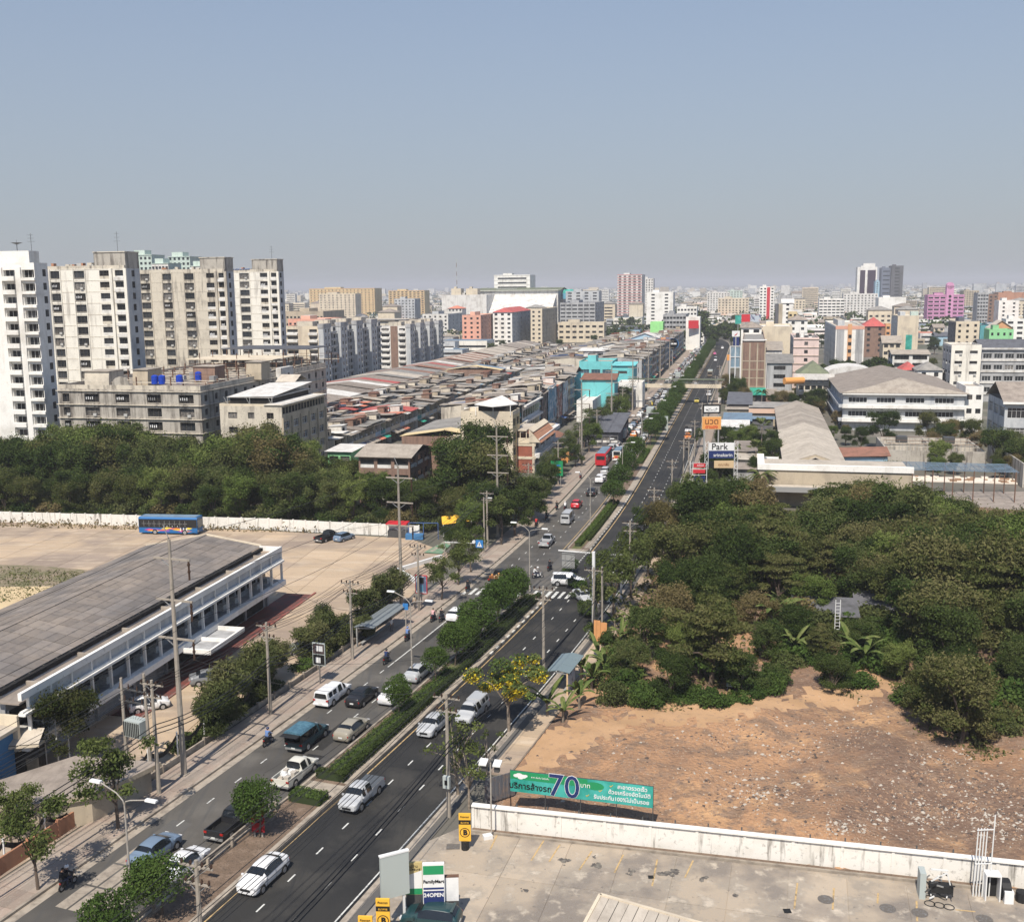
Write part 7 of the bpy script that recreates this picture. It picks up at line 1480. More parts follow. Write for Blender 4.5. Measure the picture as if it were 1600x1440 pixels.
def palm_mesh(kind,seed):
 r=random.Random(seed);b=MB()
 if kind=='banana':
  for i in range(8):frond(b,r.uniform(0,6.28),r.uniform(1.8,2.8),L_banana,1.0,.65,1.2+r.uniform(0,.5),r.uniform(.9,1.8))
 elif kind=='fan':
  for i in range(26):
   a=r.uniform(0,6.28);e=r.uniform(-.6,1.2);d=Vector((math.cos(a)*math.cos(e),math.sin(a)*math.cos(e),math.sin(e)));sd=Vector((-math.sin(a),math.cos(a),0));c=d*.9
   for k in range(5):dd=(d+sd*(k-2)*.28).normalized()*1.0;b.add([c,c+dd-sd*.12,c+dd*1.25,c+dd+sd*.12],[(0,1,2,3)],L_street)
 else:
  for i in range(20):frond(b,r.uniform(0,6.28),r.uniform(2.2,3.0),L_belt,1.1,.5,0,r.uniform(-.1,1.0))
 me=b.mesh('fronds');a_=me.attributes.new('tint','FLOAT','FACE');a_.data.foreach_set('value',[r.random()*.8 for _ in me.polygons]);return me
PM={k:[palm_mesh(k,i)for i in range(3)]for k in('banana','fan','coco')}
def palm(px,py,kind,h_,sc,lb,group='palms and banana plants'):
 X,Y=G(px,py);r=thing('banana_plant' if kind=='banana' else 'palm_tree',lb,'banana plant' if kind=='banana' else 'palm tree',(X,Y,0),random.uniform(0,6),group);q=MB();q.tube([(0,0,-.1),(.05,0,h_*.5),(0,0,h_)],[.2,.15,.12]if kind!='banana' else[.14,.12,.1],bark_l,6);ob('trunk',q,r);ob('fronds',random.choice(PM[kind]),r,(0,0,h_ if kind!='banana' else h_-1.2),sc=sc)
for i,(px,py,h_,s)in enumerate(((905,1110,1.6,1.1),(880,1130,1.4,1.0),(925,1080,1.6,1.1),(855,1120,1.5,1.0),(945,1055,1.5,1.0),(910,1060,1.3,.9),(1205,1000,3,1.3),(1225,990,3,1.2),(1330,1040,1.8,1.4),(1350,1050,1.6,1.4),(1240,1035,2,1.2),(1075,1060,2,1.2),(935,1040,1.6,.9),(970,1010,1.6,.9),(985,985,1.6,.9),(1000,1000,1.4,.8),(960,985,1.3,.8),(1030,1000,1.6,.9))):
 palm(px,py,'banana',h_,s*.78,['banana plant at the corner of the dirt lot below the shelter','low banana plant nearest the sidewalk edge','banana plant behind the corner one','ragged banana plant beside the yellow blossom','banana plant above the dirt corner','small banana plant by the wall','tall banana plant in the middle of the wood','second tall banana plant in the wood','wide banana clump in front of the dark huts','yellowish banana plant right of the wide clump','banana plant behind the round dark shrub','banana plant among the shrubs at the lot edge'][i]if i<12 else 'banana plant in the garden plot by the right sidewalk')
palm(1189,722,'fan',8.5,1.25,'tall fan palm standing above the peach roof');palm(1150,735,'coco',5,1.1,'dark palm behind the orange billboard');palm(1166,728,'coco',4,1.1,'bushy palm left of the pink umbrella');palm(1180,745,'fan',6,1.2,'fan palm right of the pink umbrella');palm(1133,745,'coco',3.5,1,'low palm clump below the white flat roof');palm(1187,790,'coco',6,1.1,'palm beside the dappled white roof');palm(1190,640,'coco',6,1,'small palm by the footbridge stairs roofs')
for px,py,h_,k,lb in((1380,700,9,'dark','tall flat topped tree in front of the white factory hall'),(1345,705,6,'dark','lower tree left of the flat topped one at the factory hall'),(1180,760,6,'dark','dark tree behind the white billboard'),(1555,735,9,'belt','large feathery tree right of the concrete basins'),(1530,715,6,'brown','brownish tree between annex and basins'),(1590,745,8,'belt','feathery tree at the right edge beside the basins'),(1395,770,6,'belt','leafy tree at the end of the white parapet'),(1270,650,6,'belt','tree beside the pavilion and the big factory')):
 X,Y=G(px,py);tree(X,Y,k,rt.randrange(4),h_/9,lb,group='trees between the right hand warehouses')
for n_,x0,x1,y0,y1,hs,kk,ds in((46,1118,1212,668,765,(3.5,6.5),('dark','belt','belt','wood'),'in the garden between the billboards and the long shed'),(26,1440,1620,668,750,(4,8),('belt','belt','wood','brown'),'around the concrete basins'),(22,1245,1330,640,735,(2.5,5),('dark','belt','brown'),'along the yard beside the long shed'),(80,1150,1620,505,600,(6,10),('dark','dark','belt','wood'),'among the houses of the right hand town'),(30,700,1040,500,560,(6,9),('dark','belt'),'rising between the terraces')):
 for i in range(n_):
  px,py=rt.uniform(x0,x1),rt.uniform(y0,y1);X,Y=G(px,py);s,t=ST(X,Y)
  if(x0>1000 and t<13.5)or any((X-a)**2+(Y-c)**2<(q*(.52 if Y>330 else .62))**2 for a,c,q in OCC):continue
  if 29<t<43.5 and 150<s<270:continue
  k=rt.choice(kk);tree(X,Y,k,rt.randrange(4),rt.uniform(*hs)/9,f'{ {"dark": "dark green", "brown": "dry brown", "belt": "green", "wood": "olive"}[k]} tree {ds}',group='trees among the right hand buildings')
for i in range(70):
 px=rt.uniform(1040,1600);py=rt.uniform(560,640)if px>1190 else rt.uniform(590,650);X,Y=G(px,py);s,t=ST(X,Y)
 if t<14 or any((X-a)**2+(Y-c)**2<(q*.8)**2 for a,c,q in OCC):continue
 k=rt.choice(('dark','brown','belt','wood'));tree(X,Y,k,rt.randrange(4),rt.uniform(5,9)/9,f'{ {"dark": "dark green", "brown": "dry brown", "belt": "green", "wood": "olive"}[k]} tree {"near the footbridge roofs" if px < 1250 else ("behind the big factory hall" if px < 1450 else "near the grey factory")}',group='trees among the right hand buildings')
for i in range(34):
 px=rt.uniform(1148,1300);Y=rt.uniform(330,372);X=ZY(px,560,Y)[0];k=rt.choice(('brown','brown','bare','belt','dark'))if px<1240 else 'dark'
 if any((X-a)**2+(Y-c)**2<(q*.55)**2 for a,c,q in OCC):continue
 tree(X,Y,k,rt.randrange(3),rt.uniform(5.5,8.5)/8.5,f'{ {"brown": "dry brown", "bare": "thin bare", "belt": "green", "dark": "dark green"}[k]} tree in front of the brick building',group='trees in front of the brick building')
for i in range(26):
 s=rt.uniform(640,800);x,y=RD(s,rt.choice((-2,-2,11,14,-16,18))+rt.uniform(-2,2));q=rt.uniform(1.2,1.9);tree(x,y,'far',i%3,(q,q,q),'dark tree where the avenue disappears',group='trees at the bend of the avenue')
for i in range(20):
 px,Y=rt.uniform(1050,1100),rt.uniform(700,960);X=ZY(px,500,Y)[0];s=rt.uniform(1.8,3.2)if i<12 else 1.6;tree(X,Y,'far',i%3,(s*1.2,s*1.2,s),'dark tree in the big mound at the end of the avenue',group='dark tree mound')
for i in range(22):
 px,Y=rt.uniform(1288,1400),rt.uniform(395,455);X=ZY(px,560,Y)[0];tree(X,Y,'far',i%3,rt.uniform(1.1,1.5),'dark tree in the group before the orange striped block',group='dark group before the striped block')
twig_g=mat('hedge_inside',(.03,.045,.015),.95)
def hedge(label,s0,s1,t0,t1,h_,m,n,seed,size=.13,box=True,z0=.13):
 g=np.random.default_rng(seed);S_=g.uniform(s0,s1,n);f=g.random(n);T=np.where(f<.5,g.uniform(t0,t1,n),np.where(f<.75,t0,t1));Z=np.where(f<.5,h_,g.uniform(.1,h_,n))+g.normal(size=n)*.05*(1 if box else 3);NN=np.zeros((n,3));P=np.zeros((n,3))
 if not box:T=g.uniform(t0,t1,n);Z=g.uniform(.1,h_,n)*(.6+.4*np.sin(S_*1.3)**2)
 for i in range(n):P[i,:2]=RD(float(S_[i]),float(T[i]+g.normal()*.03))
 P[:,2]=Z+z0;NN[:,2]=1;me=leafmesh('leaves',P,NN,size,m,g.random(n)*.6+.2,1.5,seed);r=thing('hedge',label,'hedge');ob('leaves',me,r)
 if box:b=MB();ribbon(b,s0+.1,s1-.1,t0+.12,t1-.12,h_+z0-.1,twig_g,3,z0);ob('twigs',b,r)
hedge('clipped hedge along the right edge of the near median',18,75,-1.35,-.75,.75,L_dark,15000,1);hedge('loose flowering planting in the middle of the near median',18.5,46,-3.1,-1.4,.55,L_trim,11000,2,.16,False);hedge('short clipped hedge across the gap end of the bare median',13.6,15.2,-3.3,-.5,.7,L_trim,1800,3);hedge('clipped hedge end across the near median',18,18.7,-3.3,-.7,.8,L_dark,1200,4)
hedge('clipped hedge strip along the second median nose',104,140,-2.9,-2.0,.7,L_trim,9000,5,.16);hedge('dark hedge strip along the right side of the second median',108,140,-1.6,-1.2,.6,L_dark,5000,6,.16);hedge('shrubs under the large median trees',48,75,-3.2,-1.4,.8,L_dark,9000,7,.18,False)
hedge('hedge strip on the median opposite the red bus',186,206,-3.0,-1.6,.7,L_trim,4000,8,.2);hedge('dark low hedge in front of the yard fence',18,36,-19.2,-17.4,1.1,L_dark,9000,9,.2,False,0);hedge('low green hedge between fence and bus shelter',40,62,-19.6,-17.6,1.0,L_trim,9000,10,.2,False,0);hedge('vegetable garden rows by the right sidewalk',62,82,16,26,1.3,L_banana,9000,11,.3,False,0);hedge('low vines behind the right sidewalk fence',45,62,12.6,16,1.2,L_street,5000,12,.25,False,0)
def patch(label,poly,n,h_,m,seed,size=.3,name='undergrowth',vary=1.0):
 g=np.random.default_rng(seed);xs=[p[0]for p in poly];ys=[p[1]for p in poly];P=[]
 while len(P)<n:
  x,y=g.uniform(min(xs),max(xs)),g.uniform(min(ys),max(ys))
  if inside((x,y),poly):P.append((x,y,abs(g.normal())*h_*.5*(.4+.6*math.sin(x*.5+y*.31)**2)))
 P=np.array(P);NN=np.tile([0,0,1.0],(n,1));me=leafmesh(name,P,NN,size,m,g.random(n),2.0,seed);o=ob(name,me);tag(o,label,'undergrowth',kind='stuff')
fl=[G(x,y-4)for x,y in FRT if x<1650]
patch('tangled olive undergrowth on the wood floor',fl+[G(1650,800),G(1100,800),G(960,960)],30000,1.5,L_wood,21,.42);patch('green weeds fringing the bare lot',[G(x,y-14)for x,y in FRT if x<1640]+[G(x,y+16)for x,y in FRT[::-1]if x<1640],5000,.7,L_wood,22,.26)
patch('dry grass and weeds at the foot of the tree belt',[(-120,190),(-16,177),(-16,195),(-120,215)],14000,1.2,L_brown,23,.35);patch('dry weeds on the scrub patch behind the station',[G(-20,885),G(190,898),G(150,925),G(-20,945)],3000,.4,L_casu,24,.25)
#  poles, lamps, wires, signs, shelters
def htop(px,py,Y):return ZY(px,py,Y)[1]
POLES={}
def tallpole(key,bx_,by_,tx,ty,lb):
 X,Y=G(bx_,by_);h_=htop(tx,ty,Y);s,t=ST(X,Y);r=thing('utility_pole',lb,'utility pole',(X,Y,0),-bear(s),'tall concrete transmission poles');q=MB();q.tube([(0,0,-.1),(0,0,h_)],[.27,.13],pole_c,8);q.box(-.35,.35,-.35,.35,-.1,.25,pole_c);ob('shaft',q,r);tips=[]
 for k,z in enumerate((h_-1.6*h_/20,h_-5.0*h_/20,h_-8.2*h_/20)):
  q=MB();q.bar((-1.7,0,z),(2.0,0,z),.14,.16,pole_c);q.bar((-1.0,.05,z-.1),(0,.05,z-.8),.06,.06,steel);q.bar((1.0,.05,z-.1),(0,.05,z-.8),.06,.06,steel);ob('crossarm',q,r)
  for x in(1.85,):q=MB();q.tube([(x,0,z-.1),(x,0,z-1.7)],.09,insul,6);q.tube([(x,0,z-.3-.0),(x,0,z-.45)],.14,insul,6);q.tube([(x,0,z-.9),(x,0,z-1.05)],.14,insul,6);ob('insulator',q,r);tips.append((*loc(r,x,0),z-1.7))
 q=MB();q.bar((0,0,h_),(-.5,0,h_+1.2),.06,.06,steel);ob('top_bracket',q,r);tips.append((X,Y,h_+.1));POLES[key]=tips
TL=[('a',288,1212,263,842,'tallest looking concrete pole with three crossarms beside the station'),('b',628,952,623,728,'tall three armed concrete pole behind the bus shelter'),('c',778,838,775,668,'tall three armed concrete pole behind the junction trees')]
for k in TL:tallpole(*k)
X0_,Y0_=G(288,1212)
for i,(s,lb)in enumerate(((-44,'tall concrete pole below the left edge'),(182,'tall concrete pole by the brick shop'),(237,'tall concrete pole in front of the advertising banners'),(292,'tall concrete pole before the grey showroom'),(347,'tall concrete pole before the turquoise block'),(402,'tall concrete pole past the footbridge'),(457,'far tall concrete pole on the left of the avenue'))):
 x,y=RD(s,-15.4);px,py=PX(x,y,0);tx,ty=PX(x,y,19.5);tallpole(i,px,py,tx,ty,lb)
def wire(a,b,sag,r=.022,n=9):
 a,b=Vector(a),Vector(b);return[a.lerp(b,i/n)-Vector((0,0,sag*4*(i/n)*(1-i/n)))for i in range(n+1)]
def wires(label,spans,r=.026,grp='overhead cables'):
 q=MB()
 for a,b,sg in spans:q.tube(wire(a,b,sg),r,wire_m,3,False)
 o=ob('overhead_wire',q);tag(o,label,'cable',grp)
order=[0,'a','b','c',1,2,3,4,5,6]
for j in range(4):wires(['transmission wire hung from the top arms of the tall poles','transmission wire hung from the middle arms of the tall poles','transmission wire hung from the lowest long arms of the tall poles','earth wire over the tips of the tall poles'][j],[(POLES[a][j],POLES[b][j],1.0)for a,b in zip(order,order[1:])],.026)
def midpole(key,X,Y,h_,lb,arms=2,box=None,rz=None,m=pole_c,grp='distribution poles'):
 s,t=ST(X,Y);r=thing('utility_pole',lb,'utility pole',(X,Y,0),-bear(s)if rz is None else rz,grp);q=MB();q.tube([(0,0,-.1),(0,0,h_)],[.19,.12],m,8);ob('shaft',q,r)
 for k in range(arms):
  z=h_-.4-k*1.1;L=1.15-.25*k;q=MB();q.bar((-L,0,z),(L,0,z),.1,.12,pole_c);q.bar((-L*.7,0,z),(0,0,z-.6),.04,.04,steel);q.bar((L*.7,0,z),(0,0,z-.6),.04,.04,steel);ob('crossarm',q,r)
  for x in(-L*.9,-L*.35,L*.35,L*.9):q=MB();q.tube([(x,0,z),(x,0,z+.18),(x,0,z+.36)],[.05,.1,.05],insul,6);ob('insulator',q,r)
 if box=='transformer':q=MB();q.box(-.9,.9,-.5,.5,h_*.55,h_*.55+1.5,M_greyp);q.tube([(-.4,0,h_*.55+1.5),(-.4,0,h_*.55+1.9)],.08,insul,6);q.tube([(.4,0,h_*.55+1.5),(.4,0,h_*.55+1.9)],.08,insul,6);q.box(-1.3,1.3,-.6,.6,h_*.55-.15,h_*.55,steel);ob('transformer',q,r)
 if box=='meter':q=MB();q.box(-.28,.28,-.45,-.15,2.6,3.6,M_greyp);q.box(-.12,.12,-.47,-.45,2.9,3.3,M_black);ob('meter_box',q,r)
 POLES[key]=[(*loc(r,x,0),h_-.05-k*1.1)for k in range(min(arms,2))for x in(-1.03,-.4,.4,1.03)][:6]+[(*loc(r,.15,0),h_*f)for f in(.62,.58,.54)]
 return r
def pp(key,bx_,by_,ty,lb,**k):X,Y=G(bx_,by_);midpole(key,X,Y,htop(bx_,ty,Y),lb,**k)
for k in(('m0',-60,1520,'distribution pole below the bottom left corner'),):X,Y=RD(-30,-15.2);midpole(k[0],X,Y,10.5,k[3])
pp('m1',249,1242,1062,'distribution pole right of the transformer platform',arms=2);pp('m2',423,1117,972,'slim double armed pole in front of the station casuarinas');pp('m3',551,1032,906,'slim double armed pole left of the bus shelter');pp('m4',655,955,850,'slim double armed pole behind the crossing trees',arms=2)
for i,s in enumerate((100,128,157,186,215,244,273,302)):X,Y=RD(s,-16.5);midpole(f'm{5 + i}',X,Y,9.5,f'distribution pole {["near the junction shade trees", "by the kerb trees", "left of the green shop sign", "beside the red bus", "at the bakery awning", "before the banner wall", "at the grey showroom", "before the footbridge"][i]}')
order=[f'm{i}' for i in range(13)]
for j in range(9):wires(f'{["upper", "upper", "upper", "lower", "lower", "lower", "thick telecom", "thick telecom", "thick telecom"][j]} cable strung along the left sidewalk poles',[(POLES[a][min(j,len(POLES[a])-1)],POLES[b][min(j,len(POLES[b])-1)],.55+.35*(j>5))for a,b in zip(order,order[1:])],.026 if j<6 else .05)
X,Y=G(230,1215);r=thing('transformer_platform','transformer on a platform between two crooked poles near the station','transformer',(X-.9,Y+.9,0),-.45);q=MB();q.tube([(-1.5,0,0),(-1.5,0,8.6)],[.17,.12],pole_c,7);q.tube([(1.3,0,0),(1.2,0,9.4)],[.17,.12],pole_c,7);ob('pole',q,r);q=MB()
for z in(3.4,6.5,7.6):q.bar((-2.0,.1,z),(1.9,.1,z),.12,.12,steel_d)
ob('beam',q,r);q=MB();q.box(-1.0,.8,-.5,.6,3.5,5.0,M_greyp)
for i in range(9):q.box(-1.0+i*.21,-.96+i*.21,-.62,-.5,3.6,4.9,steel_d)
ob('transformer',q,r)
for i in range(8):q=MB();x=-1.8+i*.5;q.tube([(x,.1,6.55 if i%2 else 7.65),(x,.1,7.0 if i%2 else 8.1)],[.09,.05],insul,5);q.tube([(x,.1,7.0 if i%2 else 8.1),(x+.3,.2,5.6),(x*.5,0,5.0)],.015,wire_m,3);ob('insulator',q,r)
for i,(s,t,h_,lb,bx_,ar)in enumerate(((-28,10.6,11,'distribution pole below the bottom edge on the right kerb',None,2),(-9.5,5.4,9.2,'concrete pole with meter cluster in front of the white sedan',None,2),(15.9,10.1,10.4,'weathered concrete pole with a meter box by the forecourt corner','meter',2),(48,7.6,10,'concrete pole rising over the dark carriageway near the shelter',None,2),(60.5,10.0,9,'concrete pole behind the orange hoarding',None,1),(84,9.6,9.5,'concrete pole in the right roadside trees',None,2),(106,9.6,10,'pole carrying a grey transformer right of the second median','transformer',3),(134,9.4,10,'pole right of the dark carriageway beyond the transformer',None,2),(160,9.6,10,'first of two twin poles near the billboards',None,2),(164,10.4,10,'second of two twin poles near the billboards',None,2),(200,9.8,9,'pole behind the orange pickup bus',None,2),(240,9.8,9,'pole left of the orange billboard',None,2),(280,9.8,9,'pole before the footbridge on the right',None,2),(330,10.5,9,'pole beyond the footbridge on the right',None,2),(380,10.5,9,'distant pole beside the steel framed sign',None,2))):
 X,Y=RD(s,t);midpole(f'r{i}',X,Y,h_,lb,arms=ar,box=bx_)
order=[f'r{i}' for i in(0,2,4,5,6,7,8,10,11,12,13,14)]
for j in range(9):wires(f'{["upper", "upper", "upper", "lower", "lower", "lower", "bundled telecom", "bundled telecom", "bundled telecom"][j]} cable along the right kerb poles',[(POLES[a][min(j,len(POLES[a])-1)],POLES[b][min(j,len(POLES[b])-1)],.7+.3*(j>5))for a,b in zip(order,order[1:])],.026 if j<6 else .05)
for j in range(6):
 a=POLES['r0'][j%4];P=[(RD(-34,3.0+j*.45),8.6+.2*j),(POLES['r1'][j][:2],POLES['r1'][j][2]),(POLES['r3'][j][:2],POLES['r3'][j][2]),(RD(96,6.5),8.8)]
 wires('cable crossing above the dark carriageway between leaning poles',[((*P[k][0],P[k][1]),(*P[k+1][0],P[k+1][1]),.8)for k in range(3)],.022)
for(a,b_,lb)in((POLES['a'][2],POLES['r2'][0],'service cable crossing the whole avenue near the bottom'),(POLES['m2'][7],(*RD(40,9),7),'service cable crossing the avenue at the bus stop'),(POLES['b'][1],(*G(440,870),5),'cable from the tall pole into the station yard'),(POLES['m3'][6],(*RD(58,-34),6.5),'cable from the slim pole to the station roof')):wires(lb,[(a,b_,1.2)],.02)
def lamp2(s,t,h_,lb,m=pole_g):
 x,y=RD(s,t);r=thing('street_lamp',lb,'street lamp',(x,y,.12),-bear(s),'double arm lamps on the median');q=MB();q.tube([(0,0,0),(0,0,1.2),(0,0,h_-1.2)],[.11,.09,.055],m,8);q.tube([(0,0,0),(0,0,.5)],.15,m,8);ob('pole',q,r)
 for sx in(-1,1):
  q=MB();pts=[(0,0,h_-1.25),(sx*.12,0,h_-.95),(sx*.6,0,h_-.5),(sx*1.9,0,h_+.05)]if sx<0 else[(0,0,h_-1.25),(.12,0,h_-1.0),(.5,0,h_-.85),(1.9,0,h_-.6)];pts=[(p[0],p[1],p[2])for p in pts];q.tube(pts,.045,m,6);ob('arm',q,r)
  q=MB();e=pts[-1];q.ext([(-.17,e[2]-.04),(.17,e[2]-.04),(.12,e[2]+.1),(-.12,e[2]+.1)],e[0]-(.1 if sx>0 else .75),e[0]+(.75 if sx>0 else .1),lampglass);ob('lamp_head',q,r)
for i,s in enumerate((-4.3,42,77.6,118.6,160,201,243,285,327,369,411,453)):lamp2(s,-4.2 if i==0 else(-5.4 if i==1 else-3.2),9.6,['rusty double arm lamp post at the bottom left','double arm lamp beside the loose median tree','double arm lamp at the pedestrian crossing','double arm lamp on the second median hedge','double arm lamp behind the median tree pair','double arm lamp beside the white van','double arm lamp before the footbridge','double arm lamp nearest the footbridge','double arm lamp just past the footbridge','second double arm lamp past the footbridge','third double arm lamp past the footbridge','farthest double arm lamp'][i])
X,Y=G(757,864);r=thing('lamp_post','plain slim post with a short top arm by the left kerb','lamp post',(X,Y,.1),-bear(97));q=MB();q.tube([(0,0,0),(0,0,9)],[.16,.1],pole_c,8);ob('pole',q,r);q=MB();q.bar((0,0,8.8),(1.0,0,8.9),.08,.08,steel);q.box(.7,1.4,-.12,.12,8.84,8.98,lampglass);ob('lamp_head',q,r)
X,Y=G(768,1308);r=thing('flood_light_post','slim post with two square flood lights in front of the white wall','flood light',(X,Y,.05),-.25);q=MB();q.tube([(0,0,0),(0,0,6.1)],.06,pole_g,6);q.bar((-.75,0,6.0),(.75,0,6.0),.07,.07,steel_d);ob('pole',q,r)
for sx in(-1,1):q=MB();q.ext([(-.35,5.95),(.35,6.15),(.35,6.25),(-.35,6.05)],sx*.55-.3,sx*.55+.3,M_whitep);q.box(sx*.5-.2,sx*.5+.2,-.1,.25,5.4,5.8,steel_d);ob('flood_light',q,r)
q=MB();q.box(-.35,.35,-.25,.25,0,.3,M_whitep);X,Y=G(762,1310);tag(ob('post_footing',q,None,(X,Y,.05),.3),'white painted concrete block at the foot of the flood light post','concrete block')
r=thing('guard_rail','concrete guard rail along the left edge of the bare median','guard rail');b=MB();ribbon(b,-30,12.5,-3.75,-3.6,.85,kerb_c,3,.62);ob('rail',b,r);q=MB();q.box(-.1,.1,-.1,.1,.1,.86,kerb_c);pm=q.mesh('post')
for s in np.arange(-30,13,3):x,y=RD(float(s),-3.5);ob('post',pm,r,(x,y,0),-bear(s))
def text(body,size,m,parent,L_,rz=None,rot=None,ext=.01,align='CENTER',bold=0.0,sx=1.0):
 cu=bpy.data.curves.new('t','FONT');cu.body=body;cu.size=size;cu.extrude=ext;cu.align_x=align;cu.align_y='CENTER';cu.offset=bold;cu.resolution_u=3
 o=bpy.data.objects.new('t',cu);COL.objects.link(o);dg=bpy.context.evaluated_depsgraph_get();me=bpy.data.meshes.new_from_object(o.evaluated_get(dg));bpy.data.objects.remove(o);me.materials.clear();me.materials.append(m)
 return ob('lettering',me,parent,L_,rot=rot or(math.pi/2,0,0),sc=(sx,1,1))
A=G(800,1272-4);X,Y=G(798,1283);X2,Y2=G(1022,1312);ang=math.atan2(Y2-Y,X2-X);Lb=math.hypot(X2-X,Y2-Y);r=thing('car_wash_banner','green car wash banner with a big dark 70 behind the white wall','banner',(X,Y+.9,0),ang);HB=1.75;z0=2.15
q=MB();q.box(0,Lb,0,.04,z0,z0+HB,M_teal);ob('banner',q,r);q=MB()
for i in range(5):x=Lb*i/4;q.bar((x,.08,0),(x,.08,z0+HB+.05),.07,.07,steel_d)
q.bar((0,.08,z0+HB),(Lb,.08,z0+HB),.06,.06,steel_d);ob('frame',q,r)
q=MB();q.box(Lb*.0,Lb*.55,-.006,0,z0+HB*.62,z0+HB,M_green);ob('dark_band',q,r)
q=MB()
for cx_,cz_,rr_ in((.5,1.38,.2),(.75,1.45,.24),(1.05,1.36,.24),(.85,1.25,.2),(1.25,1.42,.16)):q.poly([(cx_+rr_*1.2*math.cos(a),-.012-cx_*.001,z0+cz_+rr_*.7*math.sin(a))for a in np.linspace(0,6.28,12,endpoint=False)],M_whitep)
ob('bubble_emblem',q,r);wt,nv=M_whitep,M_navy;k=Lb/9.4
text('บริการล้างรถ',.56*k,M_black,r,(Lb*.145,-.02,z0+.52),bold=.012);text('ราคา เริ่มต้น โปรโมชั่น',.17,wt,r,(Lb*.215,-.02,z0+1.38));text('70',2.15*k,wt,r,(Lb*.385,-.016,z0+.86),bold=.05);text('70',2.15*k,nv,r,(Lb*.385,-.036,z0+.86),bold=.012);text('บาท',.42*k,wt,r,(Lb*.535,-.02,z0+1.2))
text('✓',.4,M_yellow,r,(Lb*.715,-.02,z0+1.42));text('สะอาดรวดเร็ว',.36*k,wt,r,(Lb*.86,-.02,z0+1.42),bold=.006);text('✓',.4,M_yellow,r,(Lb*.64,-.02,z0+.92));text('ด้วยเครื่องอัตโนมัติ',.36*k,wt,r,(Lb*.84,-.02,z0+.92),bold=.006);text('✓',.4,M_yellow,r,(Lb*.55,-.02,z0+.4));text('รับประกัน100%ไม่เป็นรอย',.36*k,wt,r,(Lb*.785,-.02,z0+.38),bold=.006)
q=MB();q.poly([(Lb*.6+.75*math.cos(a),-.008,z0+1.25+.33*math.sin(a))for a in np.linspace(0,6.28,16,endpoint=False)],M_green);ob('car_emblem',q,r)
X,Y=G(757,1275);X2,Y2=G(797,1262);q=MB();n_=16;L2=2.9
for i in range(n_):q.box(i*L2/n_,(i+1)*L2/n_-.02,-.02+.04*(i%2),.03+.04*(i%2),.3,2.4,mat('rusty_sheet',(.12,.125,.14),.7,[(2,(.2,.15,.12),.5,.7)])if i==0 else q.mats[0])
tag(ob('corrugated_panel',q,None,(X,Y+1.5,0),.55),'dark blue grey corrugated metal panel left of the banner','metal panel')
def ypx(px,py,z=0):return G(px,py,z)
X,Y=G(616,1466);r=thing('blank_sign','tall blank pale grey sign board seen from behind','sign',(X,Y+1.2,.1),.45);q=MB();q.box(-.98,.98,-.12,.12,2.2,5.2,M_greyp);q.box(-1.02,1.02,-.15,.15,5.2,5.3,M_whitep);ob('board',q,r);q=MB();q.bar((-.6,0,0),(-.6,0,2.3),.14,.14,steel_w);q.bar((.6,0,0),(.6,0,2.3),.14,.14,steel_w);ob('post',q,r)
X,Y=G(646,1440);r=thing('villa_sign','small sign with a gold top, white middle and green base','sign',(X,Y+.6,.1),.04);q=MB();q.box(-.62,.62,-.1,.1,1.6,3.9,M_gold);ob('board',q,r);q=MB();q.poly([(-.6,-.105,2.95),(.6,-.105,3.35),(.6,-.105,2.0),(-.6,-.105,2.0)],M_whitep);q.box(-.6,.6,-.107,-.1,1.62,2.05,M_green);ob('printed_panel',q,r);q=MB();q.box(-.5,.5,-.08,.08,0,1.6,steel_d);ob('base',q,r);text('หมู่บ้าน',.24,M_black,r,(0,-.115,3.65),sx=1);text('ศรีนครินทร์',.2,M_black,r,(.05,-.115,3.42))
X,Y=G(678,1450);r=thing('convenience_store_sign','green white and blue convenience store sign reading 24OPEN','shop sign',(X,Y+.7,.1),.04);q=MB();q.box(-.72,.72,-.14,.14,1.0,4.2,M_whitep);ob('board',q,r);q=MB();q.box(-.68,.68,-.148,-.14,3.45,4.08,M_green);q.box(-.68,.68,-.148,-.14,2.38,2.52,M_navy);q.box(-.68,.68,-.148,-.14,1.1,2.28,M_navy);ob('printed_panel',q,r);text('FamilyMart',.31,M_black,r,(0,-.16,2.95),bold=.008);text('24OPEN',.37,M_whitep,r,(0,-.165,1.98),bold=.01)
X,Y=G(704,1443);r=thing('blank_light_box','low blank white light box right of the green shop sign','sign',(X,Y+.6,.1),.05);q=MB();q.box(-.55,.55,-.15,.15,1.3,3.0,M_whitep);q.box(-.58,.58,-.16,.16,3.0,3.05,rust);ob('board',q,r);q=MB();q.box(-.55,.55,-.15,.35,0,1.3,steel_d);ob('base',q,r)
def bsign(px,py,lb):
 X,Y=G(px,py);r=thing('parking_sign',lb,'sign',(X,Y,.05),-.05,'yellow parking signs');q=MB();q.box(-.45,.45,-.08,.08,.7,2.9,M_yellow);ob('board',q,r);q=MB();q.box(-.45,.45,-.088,-.08,2.05,2.4,M_black);q.tube([(0,-.084,1.4),(0,-.095,1.4)],.38,M_black,16);q.tube([(0,-.094,1.4),(0,-.1,1.4)],.32,M_yellow,16);ob('printed_panel',q,r);q=MB();q.tube([(0,0,0),(0,0,.7)],.3,trim,10);ob('tyre_base',q,r);text('B',.55,M_black,r,(.03,-.108,1.4),bold=.03);text('ที่จอดรถ',.2,M_black,r,(0,-.1,2.65));text('ธนาคาร',.2,M_yellow,r,(0,-.1,2.2))
